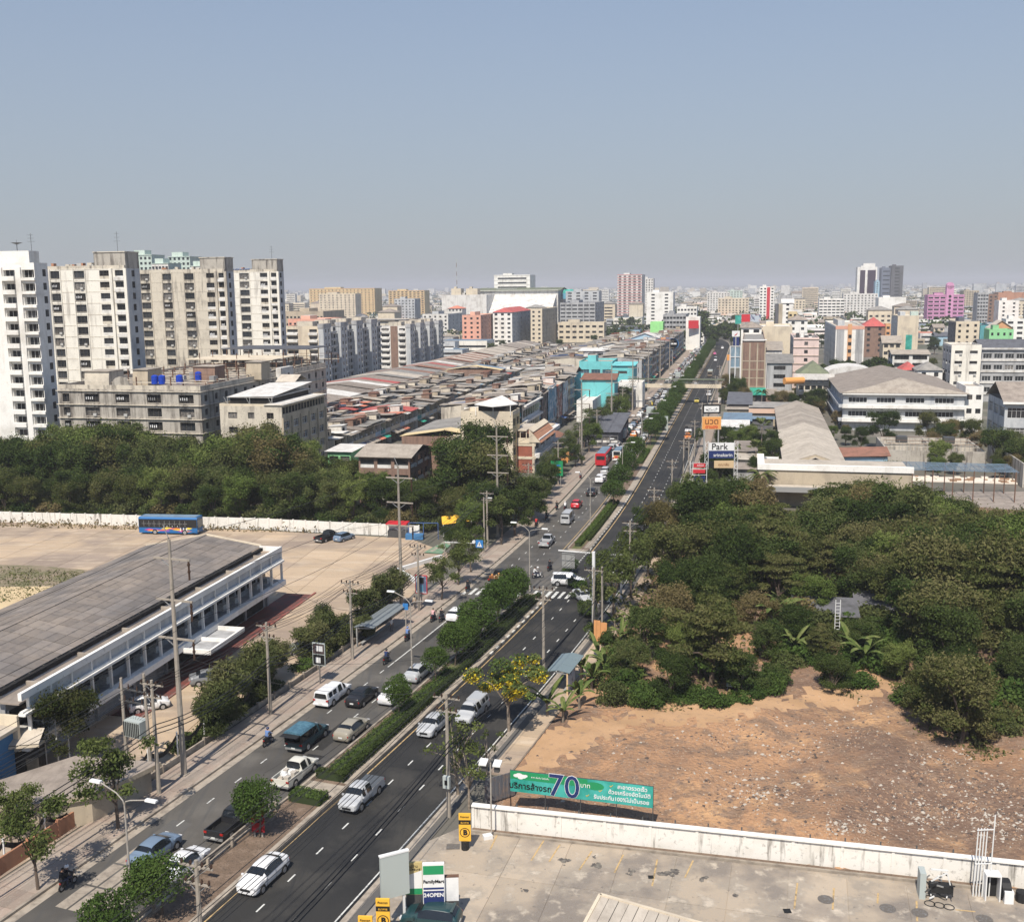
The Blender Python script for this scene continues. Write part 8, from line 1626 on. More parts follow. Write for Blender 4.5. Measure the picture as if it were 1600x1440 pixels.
bsign(727,1327,'yellow and black parking sign in front of the white wall end');bsign(600,1468,'yellow and black parking sign beside the blank grey board');bsign(573,1497,'yellow and black parking sign cut by the bottom edge')
def billboard(name,lb,px0,px1,py0,py1,Y,m,legs,back=M_black,th=.4,rim_=.0):
 Xa,z1=ZY(px0,py0,Y);Xb,_=ZY(px1,py0,Y);_,z0_=ZY(px0,py1,Y);w=Xb-Xa;r=thing(name,lb,'billboard',(Xa,Y,0),-.04,'advertising signs on the right');q=MB();q.box(0,w,0,th,z0_,z1,back)
 q.box(rim_,w-rim_,-.02,0,z0_+rim_,z1-rim_,m);ob('board',q,r);q=MB()
 for x in legs:q.bar((w*x,th/2,0),(w*x,th/2,z0_),.25,.25,frame_g)
 ob('post',q,r);return r,w,z0_,z1
r,w,z0_,z1=billboard('framed_billboard','black framed billboard with a grey scribble drawing',1098,1126,632,646,236,M_whitep,(.1,.9),rim_=.35);q=MB();rs=random.Random(4)
for i in range(26):x=rs.uniform(.18,.8)*w;z=z0_+(z1-z0_)*rs.uniform(.3,.55);q.bar((x,-.04,z),(x+rs.uniform(-.5,.5),-.04,z+rs.uniform(-.1,.25)),.02,.07,steel_d)
ob('drawing',q,r)
r,w,z0_,z1=billboard('massage_billboard','orange billboard with two lines of brown Thai lettering',1097,1127,651,671,222,M_orange,(.15,.87),M_beigep,rim_=.1);text('นวด',1.75,M_brownl,r,(w*.5,-.06,z0_+(z1-z0_)*.62),bold=.03);text('ตาแดง',.95,mat('red_letter',(.55,.06,.03),.6),r,(w*.5,-.06,z0_+(z1-z0_)*.2),bold=.03)
X,Y=G(1088,775);Xa,z1=ZY(1108,692,205);Xb,_=ZY(1147,692,205);w=Xb-Xa;r=thing('condo_billboard','white and navy condominium billboard on lattice legs','billboard',(Xa,205,0),-.03,'advertising signs on the right');zz=lambda py:ZY(1108,py,205)[1]
q=MB();q.box(0,w,0,.3,zz(704),z1,M_whitep);q.box(0,w,-.02,.3,zz(716),zz(704.2),M_navy);ob('board',q,r);text('Park',1.75,M_black,r,(w*.42,-.05,(zz(704)+z1)/2),bold=.01);text('srinakarin',.95,M_whitep,r,(w*.56,-.06,zz(711)),bold=.008)
q=MB();q.box(w*.22,w,0,.3,zz(731),zz(720),M_beigep);q.box(0,w*.2,0,.25,zz(731),zz(721),M_black);ob('lower_board',q,r);text('คุณาลัย',.7,M_brownl,r,(w*.6,-.04,zz(726)))
for x0_ in(-.75,w+.1):
 q=MB();zt=z1+.3;ht=zt
 for dx in(0,.65):q.bar((x0_+dx,.1,0),(x0_+dx,.1,ht),.09,.09,steel_w)
 nn=16
 for i in range(nn):a,c=(0,.65)if i%2 else(.65,0);q.bar((x0_+a,.1,i*ht/nn),(x0_+c,.1,(i+1)*ht/nn),.06,.06,steel_w)
 ob('lattice_leg',q,r)
Xa,z1=ZY(1083,724,197);Xb,_=ZY(1102,724,197);w=Xb-Xa;r=thing('red_shop_sign','two red sign panels on a white pipe scaffold','sign',(Xa,197,0),-.05,'advertising signs on the right');zz=lambda py:ZY(1083,py,197)[1];q=MB();q.box(.1,w,-.02,.15,zz(730),z1,M_red);q.box(0,w,-.02,.15,zz(739),zz(733.5),M_red);ob('board',q,r);text('คลินิก',.55,M_whitep,r,(w*.6,-.05,zz(727)))
q=MB()
for x in(-.5,0,w*.5,w+.3):q.bar((x,.2,0),(x,.2,z1+.4),.1,.1,steel_w)
for z in np.arange(.8,z1,1.1):q.bar((-.5,.2,z),(w+.3,.2,z),.07,.07,steel_w)
ob('pipe_frame',q,r);q=MB();q.box(.2,w,0,.1,zz(752),zz(744),M_navy);ob('dark_panel',q,r)
X,Y=G(1090,790);r=thing('spirit_house','small cream spirit house with a pointed roof below the signs','spirit house',(X,Y,0),.2);q=MB();q.box(-1.1,1.1,-1,1,0,3,M_beigep);ob('body',q,r);q=MB();q.ext([(-1.7,2.9),(0,4.6),(1.7,2.9)],-1.4,1.4,Rf_cream,axis='y');ob('roof',q,r)
q=MB();q.add([(0,0,3.1)]+[(1.7*math.cos(a),1.7*math.sin(a),2.6)for a in np.linspace(0,6.28,9)],[(0,i,i+1)for i in range(1,9)],mat('pink_canvas',(.6,.1,.15),.7));q.bar((0,0,0),(0,0,3.1),.08,.08,steel_w);X,Y=G(1172,683);tag(ob('parasol',q,None,(X,Y,0)),'pink parasol between the palms','parasol')
Xa,z1=ZY(1141,541,388);Xb,_=ZY(1157,541,388);w=Xb-Xa;_,z0_=ZY(1141,574,388);r=thing('framed_sign_tower','tall white steel framed sign with blue grey glass panels at the brick building','sign',(Xa,388,0),-.1);q=MB();q.box(.3,w-.3,0,.1,z0_,z1,mat('sign_glass',(.18,.26,.32),.3,[(.8,(.5,.55,.6),.5,.65,(1,1,.2))]));ob('panel',q,r);q=MB()
for x in(0,w*.5,w):q.bar((x,-.1,0),(x,-.1,z1),.3,.3,steel_w)
for z in(z0_,(z0_+z1)/2,z1):q.bar((0,-.1,z),(w,-.1,z),.25,.25,steel_w)
ob('frame',q,r)
for px0,px1,py0,py1,Y,m,lb in((1144,1156,517,526,400,M_whitep,'white sign board with a red wing emblem above the navy sign'),(1146,1155,527,540,400,M_navy,'navy blue sign board below the white emblem sign'),(1159,1172,491,503,560,M_red,'bright red billboard beyond the brick building'),(1172,1189,491,503,562,ban_w,'blue grey picture billboard right of the red one'),(1149,1158,493,506,600,M_teal,'dark teal round logo board left of the red billboard'),(1136,1142,554,563,395,M_orange,'small orange square sign at the brick building')):
 Xa,z1=ZY(px0,py0,Y);Xb,_=ZY(px1,py0,Y);_,z0_=ZY(px0,py1,Y);r=thing('sign_board',lb,'sign',(Xa,Y,0),-.05);q=MB();q.box(0,Xb-Xa,0,.4,z0_,z1,m);ob('board',q,r);q=MB();q.bar(((Xb-Xa)/2,.2,0),((Xb-Xa)/2,.2,z0_),.4,.4,frame_g);ob('post',q,r)
 if 'wing' in lb:q=MB();q.poly([(1,-.03,z0_+.6),(2.2,-.03,z0_+1.5),(1.6,-.03,z0_+.5)],M_red);q.poly([(.7,-.03,z0_+.4),(1.7,-.03,z0_+.9),(1.2,-.03,z0_+.3)],M_red);ob('emblem',q,r)
def stsign(name,lb,s,t,w,z0_,z1,m,cat='sign',yaw=0,legs=2,body=None):
 l,rz=stbox(s,t);r=thing(name,lb,cat,l,rz+yaw);q=MB();q.box(-w/2,w/2,-.06,.06,z0_,z1,m);ob('board',q,r);q=MB()
 for x in((-w*.3,w*.3)if legs==2 else(0,)):q.bar((x,0,0),(x,0,z0_),.12,.12,pole_g)
 ob('post',q,r);return r
r=stsign('green_shop_sign','green and yellow vertical sign beside the left sidewalk',156,-16.6,2.6,2.2,5.4,M_green);q=MB();q.box(-.8,.9,-.08,-.065,3.6,3.9,M_yellow);q.box(-.8,.9,-.08,-.065,2.9,3.1,M_yellow);q.box(-.2,.8,-.08,-.065,4.3,4.6,M_bluep);ob('printed_panel',q,r)
r=stsign('blue_arrow_sign','blue sign with a white house symbol near the footbridge',262,-17,3.2,3.2,6.6,M_whitep,legs=1);q=MB();q.poly([(-1,-.07,4.2),(1,-.07,4.2),(1,-.07,5),(0,-.07,5.9),(-1,-.07,5)],M_navy);ob('symbol',q,r)
r=stsign('poster_panel','advertising panel with a dark portrait poster beside the crossing trees',66,-14.6,1.7,2.2,4.7,M_red,'advertising panel',legs=1);q=MB();q.box(-.75,.75,-.08,-.065,2.3,4.6,ban_w);q.box(-.5,.4,-.09,-.08,3.6,4.4,M_black);q.box(-.3,.3,-.09,-.08,2.5,3.4,ban_b);ob('poster',q,r)
r=stsign('poster_panel','double height poster panel on a green post near the slim pole',37.8,-14.3,1.5,2.2,4.7,M_greyp,'advertising panel',legs=1);q=MB();q.box(-.68,.68,-.08,-.065,3.5,4.6,ban_d);q.box(-.68,.68,-.08,-.065,2.3,3.4,M_black);q.box(-.4,.2,-.09,-.08,2.5,3.1,M_whitep);q.box(-.3,.5,-.09,-.08,3.8,4.4,M_whitep);ob('poster',q,r)
r=stsign('bus_stop_sign','small blue bus stop sign beside the bus shelter',58.5,-13.6,.7,2.3,3.1,M_bluep,legs=1)
l,rz=stbox(81,-13.8);r=thing('crosswalk_sign','blue pedestrian crossing sign with a flashing lamp on a horizontal arm','traffic sign',l,rz);q=MB();q.tube([(-3.2,0,0),(-3.2,0,5.6)],.08,pole_g,6);q.bar((-3.2,0,5.5),(1.2,0,5.6),.09,.09,M_whitep);ob('pole',q,r);q=MB();q.box(1.6,2.7,-.05,.05,5.0,6.1,M_bluep);ob('board',q,r);q=MB();q.poly([(1.75,-.06,5.15),(2.55,-.06,5.15),(2.15,-.06,5.95)],M_whitep);q.box(2.1,2.2,-.075,-.062,5.3,5.7,M_black);ob('symbol',q,r);q=MB();q.tube([(1.3,-.1,5.8),(1.3,.1,5.8)],.25,lampglass,10);ob('lamp',q,r)
r=stsign('red_sign','dark red D shaped board hanging behind the round clipped median tree',8.0,-2.5,1.0,.5,2.7,mat('dark_red_board',(.28,.012,.018),.6),yaw=.3);text('D',.9,M_black,r,(.1,-.08,1.6),bold=.02)
l,rz=stbox(78,3.0);r=thing('direction_sign','large pale direction sign seen from behind on a cantilever arm','road sign',l,rz);q=MB();q.tube([(6.6,0,0),(6.6,0,6.2)],.14,M_whitep,8);q.bar((6.6,0,6.0),(-2.2,0,6.15),.14,.14,M_whitep);ob('pole',q,r);q=MB();q.box(-1.7,.1,.1,.16,3.7,5.9,frame_g)
for z in(3.9,4.8,5.7):q.box(-1.7,.1,.02,.1,z,z+.08,steel)
for x in(-1.3,-.4):q.box(x,x+.08,0,.1,3.7,6.1,steel)
ob('board',q,r)
for s,t,h_,lb in((62,9.6,10.5,'thick white pipe pole at the orange hoarding'),(61,10.9,9,'second grey pole beside the thick white pipe pole')):l,rz=stbox(s,t);q=MB();q.tube([(0,0,0),(0,0,h_)],.2 if h_>10 else .13,M_whitep if h_>10 else pole_c,8);tag(ob('pipe_pole',q,None,l,rz),lb,'pole')
q=MB();l,rz=stbox(59,10.4)
for i in range(2):q.box(i*.8,i*.8+.77,0,.08,.1,3.0-.2*i,M_corten)
tag(ob('orange_hoarding',q,None,l,rz),'tall orange hoarding panels on the right sidewalk by the white pipe pole','hoarding')
l,rz=stbox(228,-3.0);r=thing('gantry_sign','black backed sign board on a post frame on the median before the footbridge','road sign',l,rz);q=MB();q.box(-1.2,1.6,0,.2,1.5,7,M_black);ob('board',q,r);q=MB();q.bar((-3,0,0),(-3,0,7.2),.2,.2,frame_g);q.bar((-3,0,7.1),(1.7,0,7.2),.18,.18,frame_g);q.box(1.7,4.2,0,.1,2.4,6.4,M_greyp);ob('frame',q,r)
def shelter(lb,s,t,L,m,yaw=0,side=1):
 l,rz=stbox(s,t);r=thing('bus_shelter',lb,'bus shelter',l,rz+yaw);n=max(3,int(L/1.6))
 for i in range(n):q=MB();q.ext([(-1.25,2.55),(0,2.8),(1.25,2.6),(1.25,2.66),(0,2.86),(-1.25,2.61)],i*L/n+.02,(i+1)*L/n-.02,m,axis='y');ob('roof_panel',q,r)
 for y in(.2,L/2,L-.2):
  for x in(-.95*side,):q=MB();q.bar((x,y,.1),(x,y,2.6),.16,.16,frame_g if side>0 else M_beigep);q.bar((x,y,2.45),(-x,y,2.6),.1,.12,frame_g);ob('post',q,r)
 q=MB();q.box(-.8,-.4,.5,L-.5,.5,.56,frame_g)if side>0 else q.box(.4,.8,.5,L-.5,.5,.56,frame_g)
 for y in(.8,L-.8):q.bar((-.6*side,y,.15),(-.6*side,y,.5),.08,.3,frame_g)
 ob('bench',q,r);q=MB();q.box(-1.02*side-.02,-1.02*side+.02,.2,L*.5,.5,2.3,ban_w if side<0 else cglass);ob('back_panel',q,r)
shelter('blue grey roofed bus shelter on the left sidewalk',49.5,-15.0,9.5,mat('dull_shelter_sheet',(.19,.21,.215),.6));shelter('glass roofed bus shelter on the right sidewalk behind the yellow blossom',42.5,10.9,5.6,mat('shelter_glass',(.17,.22,.23),.25,spec=.5),side=-1)
r=stthing('footbridge','long white footbridge crossing the avenue','footbridge',318,-19);q=MB();q.box(0,32,0,2.6,5.6,6.0,W_cream);q.box(0,32,-.12,0,5.5,6.9,W_cream);ob('deck',q,r);q=MB()
for z in(7.3,7.7):q.bar((0,-.06,z),(32,-.06,z),.08,.08,frame_g);q.bar((0,2.6,z),(32,2.6,z),.08,.08,frame_g)
q.box(-1,33,-.6,3.2,8.4,8.55,Rf_green)
for x in range(0,33,4):q.bar((x,-.06,6),(x,-.06,8.4),.1,.1,frame_g);q.bar((x,2.6,6),(x,2.6,8.4),.1,.1,frame_g)
ob('railing',q,r)
for x in(0,16.9,31.5):q=MB();q.box(x-.5,x+.5,.6,2.0,0,5.6,W_white2);ob('pier',q,r)
for x in(-.5,31.2):q=MB();q.ext([(2.8,5.6),(14,.2),(14,0),(2.8,5.2)],x,x+1.6,W_grey);q.ext([(2.8,6.6),(14,1.2),(14,1.0),(2.8,6.4)],x-.1,x,W_white2);ob('stair',q,r)
def fence_rail(lb,s0,s1,t,h_,m,name='fence_wall'):
 r=thing(name,lb,'fence');s=s0
 q=MB();q.box(-.08,.08,0,2.96,0,h_,m);pm=q.mesh('wall_panel');q=MB();q.box(-.13,.13,-.13,.13,0,h_+.15,m);po=q.mesh('wall_post')
 while s<s1:x,y=RD(s,t);ob('wall_panel',pm,r,(x,y,0),-bear(s+1.5));ob('wall_post',po,r,(x,y,0),-bear(s));s+=3
 return r
fence_rail('low concrete wall between yard hedge and left sidewalk',6,64,-17.0,.55,kerb_c);fence_rail('brownish wall with drooping shade cloth at the bottom left',-24,9,-17.4,1.3,W_terra)
q=MB();s=-22
while s<30:
 for k in range(6):x0_,y0_=RD(s+k*.66,-17.7);x1_,y1_=RD(s+(k+1)*.66,-17.7);d0,d1=.9*math.sin(math.pi*k/6),.9*math.sin(math.pi*(k+1)/6);q.quad((x0_,y0_,2.2-d0),(x1_,y1_,2.2-d1),(x1_,y1_,1.75-d1),(x0_,y0_,1.75-d0),trim);q.quad((x0_,y0_,2.0-d0*.8),(x1_,y1_,2.0-d1*.8),(x1_-.1,y1_,1.95-d1*.8),(x0_-.1,y0_,1.95-d0*.8),wire_m)
 x,y=RD(s,-17.7);q.bar((x,y,0),(x,y,2.4),.12,.12,M_whitep);s+=4
tag(ob('shade_cloth',q),'black shade cloth draped in swags between white posts','shade cloth')
q=MB();x,y=RD(-3,-17.2);r_=.0
tag(ob('low_wall',MB(),None),'x','x');bpy.data.objects.remove(bpy.data.objects['low_wall'])
q=MB();a,c=G(622,893),G(690,872);q.bar((*a,.3),(*c,.3),.4,.6,M_whitep);a2=G(655,914);q.bar((*a,.3),(*a2,.3),.4,.6,M_whitep);tag(ob('white_kerb_wall',q),'low white V shaped kerb wall at the yard entrance behind the tall pole','low wall')
q=MB();pts=[G(700,843),G(662,864),G(690,866),G(706,850)];q.poly([(*p,.12)for p in pts],mat('worn_green_floor',(.13,.24,.15),.9,[(.6,(.35,.3,.24),.48,.6)]));setting('green_floor_patch',q)
X,Y=G(715,838);q=MB();q.quad((-2.6,0,2.2),(2.6,0,2.6),(2.4,2,3.6),(-2.4,2,3.2),M_yellow);q.bar((-2.4,0,0),(-2.4,0,2.2),.1,.1,steel_w);q.bar((2.4,0,0),(2.4,0,2.6),.1,.1,steel_w);tag(ob('yellow_awning',q,None,(X,Y,0),.2),'bright yellow awning between the trees at the yard entrance','awning')
X,Y=G(622,838);r=thing('stall_cart','small stall with a red roof beside the yard wall','stall',(X,Y,0),-.15);q=MB();q.box(-1.8,1.8,-1.2,1.2,2.3,2.5,M_red);ob('roof',q,r);q=MB();q.box(-1.6,1.6,-.8,.8,0,1.2,steel_d);ob('counter',q,r);q=MB()
for x in(-1.7,1.7):
 for y in(-1.1,1.1):q.bar((x,y,0),(x,y,2.3),.08,.08,frame_g)
ob('post',q,r)
X,Y=G(662,842);q=MB()
for x in(-2.5,0,2.5):q.bar((x,0,0),(x,0,2.8),.12,.12,Rf_blue)
q.bar((-2.5,0,2.8),(2.5,0,2.8),.12,.12,Rf_blue);q.box(-3,0,-.6,.6,0,.9,W_blue);tag(ob('pipe_gantry',q,None,(X,Y,0),-.1),'blue pipe gantry with a blue bin by the yard wall','gantry')
X,Y=G(1462,1398);r=thing('scrap_machine','heap of dismantled black machinery against the white wall','scrap',(X,Y-.4,.06),-.2);rs=random.Random(9);q=MB();q.box(-1.3,-.9,-.4,.6,0,1.9,M_greyp);ob('grey_panel',q,r);q=MB();q.box(-.6,.9,-.3,.4,.5,1.0,trim);q.bar((-.5,0,1.2),(.5,0,1.9),.08,.08,steel_w);q.bar((-.5,.3,1.9),(.6,.3,1.9),.1,.1,steel_w);q.bar((.5,0,1.9),(.8,0,.8),.08,.08,steel_w)
for i in range(22):a=Vector((rs.uniform(-.8,1),rs.uniform(-.5,.5),rs.uniform(.1,1.6)));q.bar(a,a+Vector((rs.uniform(-.5,.5),rs.uniform(-.3,.3),rs.uniform(-.4,.4))),.07,.09,rs.choice((trim,steel_d,steel,M_whitep)))
ob('frame',q,r)
for i in range(3):q=MB();n_=12;q.tube([(.34*math.cos(6.28*k/n_),.34*math.sin(6.28*k/n_),.04)for k in range(n_+1)],.03,trim,4);ob('hose',q,r,(-.7+i*.6,-.9-.1*i,.02))
X,Y=G(1518,1398);r=thing('pipe_rack','bundle of tall white pipes standing against the white wall','pipes',(X,Y-.2,.06),-.1)
for i in range(5):q=MB();hh=5.0 if i<4 else 6.0;x=i*.2+(0.25 if i==4 else 0);q.tube([(x,0,0),(x+.12,.1,hh)],.045,steel_w,6);ob('pipe',q,r)
for z in(2.4,4.9):q=MB();q.bar((0,0,z),(1.1,0,z+.1),.06,.06,steel_w);ob('clamp',q,r)
X,Y=G(1545,1400);r=thing('white_cabinet','open white cabinet with a black drum behind it','cabinet',(X,Y-.3,.06),-.15);q=MB();q.box(-.5,-.42,-.4,.4,0,1.8,M_whitep);q.box(.42,.5,-.4,.4,0,1.8,M_whitep);q.box(-.5,.5,-.4,.4,1.8,1.9,M_whitep);q.box(-.42,.42,.3,.4,0,1.8,trim);ob('case',q,r);q=MB();q.tube([(.6,.2,.7),(1.2,.2,.7)],.7,trim,12);q.box(.7,1.3,-.6,-.2,0,.9,M_whitep);ob('drum',q,r)
q=MB();q.tube([(0,0,.0),(0,0,.7)],.4,trim,10);X,Y=G(1596,1408);tag(ob('black_bin',q,None,(X,Y,.06)),'black bin cut by the right edge below the wall','bin')
z_=5.0;pts=[G(938,1397,z_),G(1130,1452,z_),G(1180,1560,z_),G(860,1540,z_)];r=thing('forecourt_canopy','corner of a cream ribbed canopy roof at the bottom edge','canopy');c0_=Vector(pts[0]);ux_=(Vector(pts[1])-c0_);uy_=(Vector(pts[3])-c0_)
for i in range(12):
 a,c=i/12,(i+.94)/12;P0,P1,P2,P3=c0_+ux_*a,c0_+ux_*c,c0_+ux_*c+uy_,c0_+ux_*a+uy_;q=MB();q.prism([tuple(P0),tuple(P1),tuple(P2),tuple(P3)],z_-.1,z_+.02*(i%2),Rf_cream);ob('roof_panel',q,r)
q=MB();q.bar((*c0_,z_-.1),(*(c0_+ux_),z_-.1),.2,.35,W_cream);q.bar((*c0_,z_-.1),(*(c0_+uy_),z_-.1),.2,.35,W_cream);ob('fascia',q,r);q=MB();p=c0_+ux_*.3+uy_*.4;q.bar((*p,0),(*p,z_-.1),.4,.4,W_white);ob('column',q,r)
for px,py,w_,lb in((1290,990,7,'low dark tin roofed hut in the wood'),(1380,980,6,'dark grey hut right of the ladder mast'),(1150,1080,3,'small white table beside shrubs at the lot edge')):
 X,Y=G(px,py);r=thing('hut' if w_>5 else 'white_table',lb,'hut' if w_>5 else 'table',(X,Y,0),-.2)
 if w_>5:q=MB();q.box(-w_/2,w_/2,0,4,0,2.5,W_dark);ob('wall',q,r);q=MB();q.quad((-w_/2-.4,-.6,2.4),(w_/2+.4,-.6,2.4),(w_/2+.4,4.4,3.4),(-w_/2-.4,4.4,3.4),W_dark);ob('roof',q,r)
 else:q=MB();q.box(-1,1,-.5,.5,.7,.78,M_whitep);ob('top',q,r);q=MB();[q.bar((x,y,0),(x,y,.7),.06,.06,M_whitep)for x in(-.9,.9)for y in(-.4,.4)];ob('leg',q,r)
X,Y=G(1307,1003);r=thing('ladder_mast','thin white lattice ladder mast standing in the wood','mast',(X,Y,0));q=MB()
for x in(-.28,.28):q.bar((x,0,0),(x,0,5.2),.08,.08,steel_w)
for i in range(12):q.bar((-.28,0,.4+i*.4),(.28,0,.4+i*.4),.05,.05,steel_w)
ob('lattice',q,r)
#  the rest of the city
rc=random.Random(31)
def cityproto(i):
 b=MB();w=rc.choice((7,8,9,10,12,16));d=rc.choice((8,9,12,14));fl=rc.choice((1,2,2,2,2,3,3))if w<25 else rc.choice((2,3,4));wm=rc.choice((W_white2,W_white,W_cream,W_cream,W_old,W_beige,W_grey,W_bluegrey,W_white2,W_pink,W_older,W_sky));rm=rc.choice((Rf_white,Rf_grey,Rf_grey,Rf_brown,Rf_tan,Rf_salmon,Rf_steel,Rf_slate,Rf_white,Rf_cream));h_=fl*3.2
 if i%18==17:w,d,h_=16,14,rc.choice((18,22));fl=int(h_/3.2)
 b.box(0,w,0,d,0,h_,wm,rm);n=max(2,int(w/3.4))
 if i%4!=3:
  for k in range(fl):
   z=k*3.2+1
   if i%3==0:b.box(.6,w-.6,-.05,0.01,z,z+1.4,glass)
   else:
    for j in range(n):b.box(w*(j+.25)/n,w*(j+.75)/n,-.05,.01,z,z+1.4,glass)
   b.box(-.05,.01,d*.2,d*.8,z,z+1.3,glass);b.box(w-.01,w+.05,d*.2,d*.8,z,z+1.3,glass)
 if i%3==1:gable(b,0,w,0,d,h_,2.2,rm,'x')
 elif i%3==2 and w<20:hip(b,0,w,0,d,h_,2.6,rm)
 else:b.box(w*.3,w*.6,d*.3,d*.7,h_,h_+2.2,wm,rm)
 if w>=20:gable(b,0,w,0,d,h_,2,rm,'x')
 wn={W_white2:'off white',W_white:'white',W_cream:'cream',W_old:'weathered',W_beige:'beige',W_grey:'grey',W_bluegrey:'blue grey',W_pink:'pink',W_older:'mouldy',W_sky:'light blue'}.get(wm,'plain');return b,w,d,h_,wn,fl
CP=[cityproto(i)for i in range(36)];CPM=[c[0].mesh('town_building')for c in CP]
def region(px):
 for lim,nm in((480,'beyond the old towers'),(600,'beyond the slab blocks'),(720,'left of the mall'),(880,'around the mall'),(1000,'right of the mall'),(1130,'near the avenue end'),(1200,'behind the brick building'),(1290,'behind the pink house'),(1400,'below the two glass towers'),(1500,'near the hot pink building')):
  if px<lim:return nm
 return 'near the right edge'
def free(X,Y,rad):
 s,t=ST(X,Y)if Y<2400 else(9999,9999)
 if s<1500 and-20-rad<t<15+rad:return False
 if s<640 and-142<t<0:return False
 return not any((X-a)**2+(Y-c)**2<(q+rad)**2 for a,c,q in OCC)
def coast(px):return 500 if px<700 else 430
cnt=0;tries=0;placed=[]
while cnt<300 and tries<12000:
 tries+=1;u=rc.random();Y=330+1100*u**1.25;px=rc.uniform(-20,1640)
 if px<1130 and Y<560:continue
 if px>1130 and Y<340:continue
 X=(px-800)/F*Y
 i=rc.randrange(36);b,w,d,h_,wn,fl=CP[i];rad=max(w,d)/2
 if Y<700 and h_>18:continue
 if not free(X,Y,rad*.8)or any((X-a)**2+(Y-c)**2<(q+rad)**2*.6 for a,c,q in placed):continue
 placed.append((X,Y,rad));yaw=-YAW+rc.choice((0,0,0,math.pi/2));o=ob('town_building',CPM[i],None,(X,Y,0),yaw);cnt+=1
 rn_={Rf_white:'white',Rf_grey:'grey',Rf_brown:'brown',Rf_tan:'tan',Rf_salmon:'salmon',Rf_steel:'blue grey',Rf_slate:'dark',Rf_cream:'cream'}[b.mats[1]if len(b.mats)>1 and b.mats[1].name.startswith('roof')else b.mats[-1]if b.mats[-1].name.startswith('roof')else Rf_grey];tag(o,f'{wn} {fl} storey house, {rn_} roof, {region(px)}','building','town buildings in the distance')
V,Fc,Mi,mats=[],[],[],[]
for k in range(6500):
 Y=650+9500*rc.random()**1.6;px=rc.uniform(-40,1650);X=(px-800)/F*Y
 if Y<1500 and(not free(X,Y,8)):continue
 if Y<1300 and any((X-a)**2+(Y-c)**2<(q+8)**2 for a,c,q in placed):continue
 w,d,h_=rc.uniform(8,34),rc.uniform(8,22),rc.choice((3.5,4,5,6,7,9))*rc.uniform(.8,1.2)
 if rc.random()<.035 and Y>1500:h_=rc.uniform(14,34);w=rc.uniform(14,34)
 V.append((X,Y,w,d,h_))
b=MB();cw=(W_white2,W_white,W_cream,W_beige,W_grey,W_old,W_bluegrey);cr_=(Rf_grey,Rf_white,Rf_brown,Rf_tan,Rf_steel,Rf_salmon)
cy,sy=math.cos(-YAW),math.sin(-YAW)
for X,Y,w,d,h_ in V:
 o=len(b.v);b.box(0,w,0,d,0,h_,rc.choice(cw),rc.choice(cr_))
 if Y<2600:
  z=1.0
  while z+1.5<h_:b.box(.8,w-.8,-.06,.01,z,z+1.3,glass);z+=3.2
 for i in range(o,len(b.v)):x,y,z=b.v[i];b.v[i]=(X+x*cy-y*sy,Y+x*sy+y*cy,z)
tag(ob('distant_city',b),'countless small pale buildings fading to the horizon','city',kind='stuff')
fm=[tproto('far',i)[0]for i in range(3)]
ft=0
for k in range(900):
 Y=420+1000*rc.random()**1.1;px=rc.uniform(-20,1640);X=(px-800)/F*Y
 if px<1130 and Y<600:continue
 if ft>=230:break
 if not free(X,Y,4)or any((X-a)**2+(Y-c)**2<(q+2)**2 for a,c,q in placed):continue
 sc=rc.uniform(.8,1.5);o=ob('distant_tree',fm[k%3],None,(X,Y,-1),rc.uniform(0,6),sc=(sc*1.1,sc*1.1,sc));ft+=1;tag(o,f'{["small", "medium", "large"][min(2, int((sc - .8) / .24))]} dark green tree {region(px)}','tree','trees between the town buildings')
n=9000;g=np.random.default_rng(8);P=[]
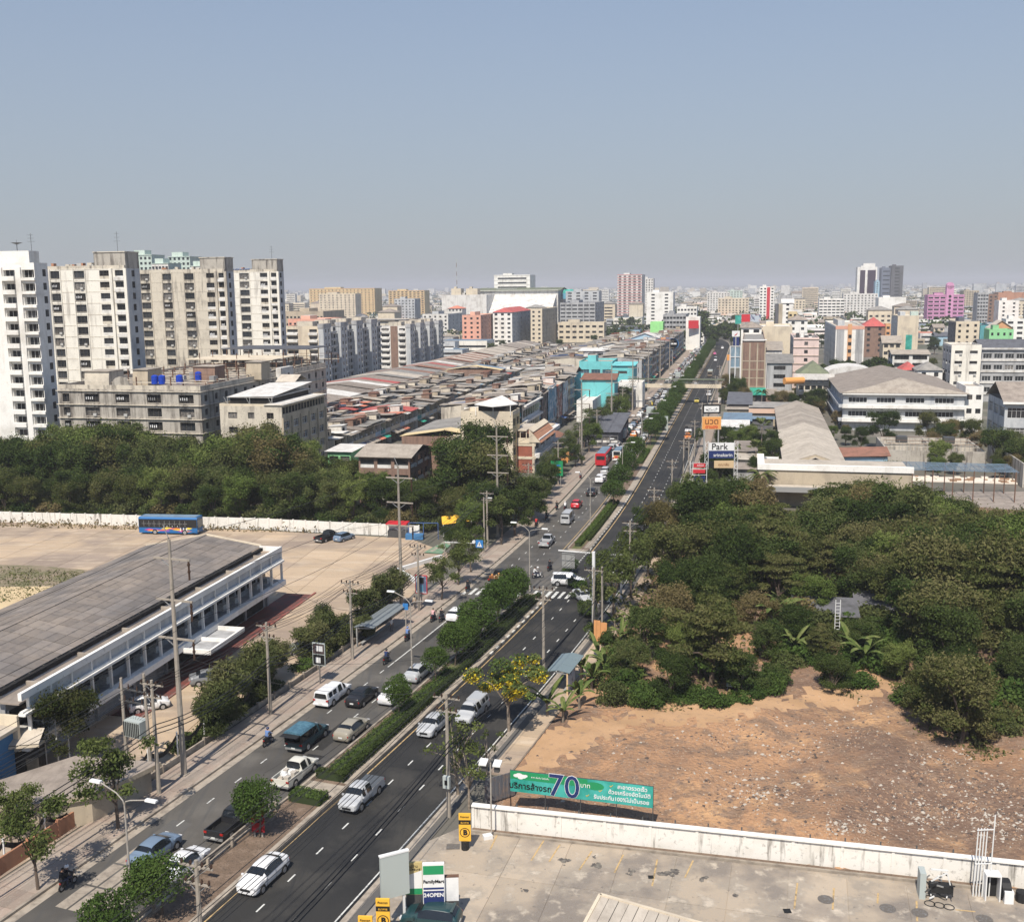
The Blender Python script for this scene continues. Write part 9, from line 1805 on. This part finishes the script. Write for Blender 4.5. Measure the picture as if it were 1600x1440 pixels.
for k in range(2900):
 Y=800+8500*rc.random()**1.5;px=rc.uniform(-40,1640);X=(px-800)/F*Y
 if Y<1500 and not free(X,Y,6):continue
 q=rc.uniform(5,9)
 for j in range(26):a,e=rc.uniform(0,6.28),rc.uniform(0,1.5);P.append((X+q*math.cos(a)*math.cos(e)*rc.uniform(1,1.8),Y+q*math.sin(a)*math.cos(e),1.5+q*math.sin(e)))
P=np.array(P);me=leafmesh('distant_trees',P,np.tile([0,-.3,1.0],(len(P),1)),3.2,L_dark,g.random(len(P)),1.3,3);tag(ob('distant_trees',me),'dark tree masses scattered through the far city','trees',kind='stuff')
#  haze
HZ=bpy.data.materials.new('haze_air');HZ.use_nodes=True;n=HZ.node_tree
n.nodes.remove(n.nodes['Principled BSDF']);pv=n.nodes.new('ShaderNodeVolumePrincipled');pv.inputs['Color'].default_value=(.76,.775,.83,1);pv.inputs['Density'].default_value=HAZE;pv.inputs['Anisotropy'].default_value=-.1
n.links.new(pv.outputs[0],n.nodes['Material Output'].inputs['Volume'])
q=MB();q.box(-14000,14000,-2500,24000,-1.5,95,HZ);o=ob('haze',q);tag(o,'thin grey haze over the whole city','haze',kind='stuff');HZ.volume_intersection_method if False else None
#  labels: alike neighbours are told apart by their order from the left
ORD='first second third fourth fifth sixth seventh eighth ninth tenth eleventh twelfth thirteenth fourteenth fifteenth sixteenth seventeenth eighteenth nineteenth twentieth'.split()
dd={}
for o in COL.objects:
 if o.parent is None and o.get('label')and o.get('kind')is None:dd.setdefault(o['label'],[]).append(o)
for lb,L_ in dd.items():
 if len(L_)<2:continue
 L_.sort(key=lambda o:PX(o.location.x,o.location.y,2)[0]if o.location.length>1 else 0)
 for i,o in enumerate(L_):
  T_=['twent','thirt','fort','fift','sixt','sevent','eight','ninet'][min((i+1)//10,9)-2];n_=ORD[i]if i<20 else(T_+'y-'+ORD[(i+1)%10-1]if(i+1)%10 else T_+'ieth')
  if i>98:continue
  o['label']=(lb+', '+n_+' from left')if len(lb.split())<=13 else lb
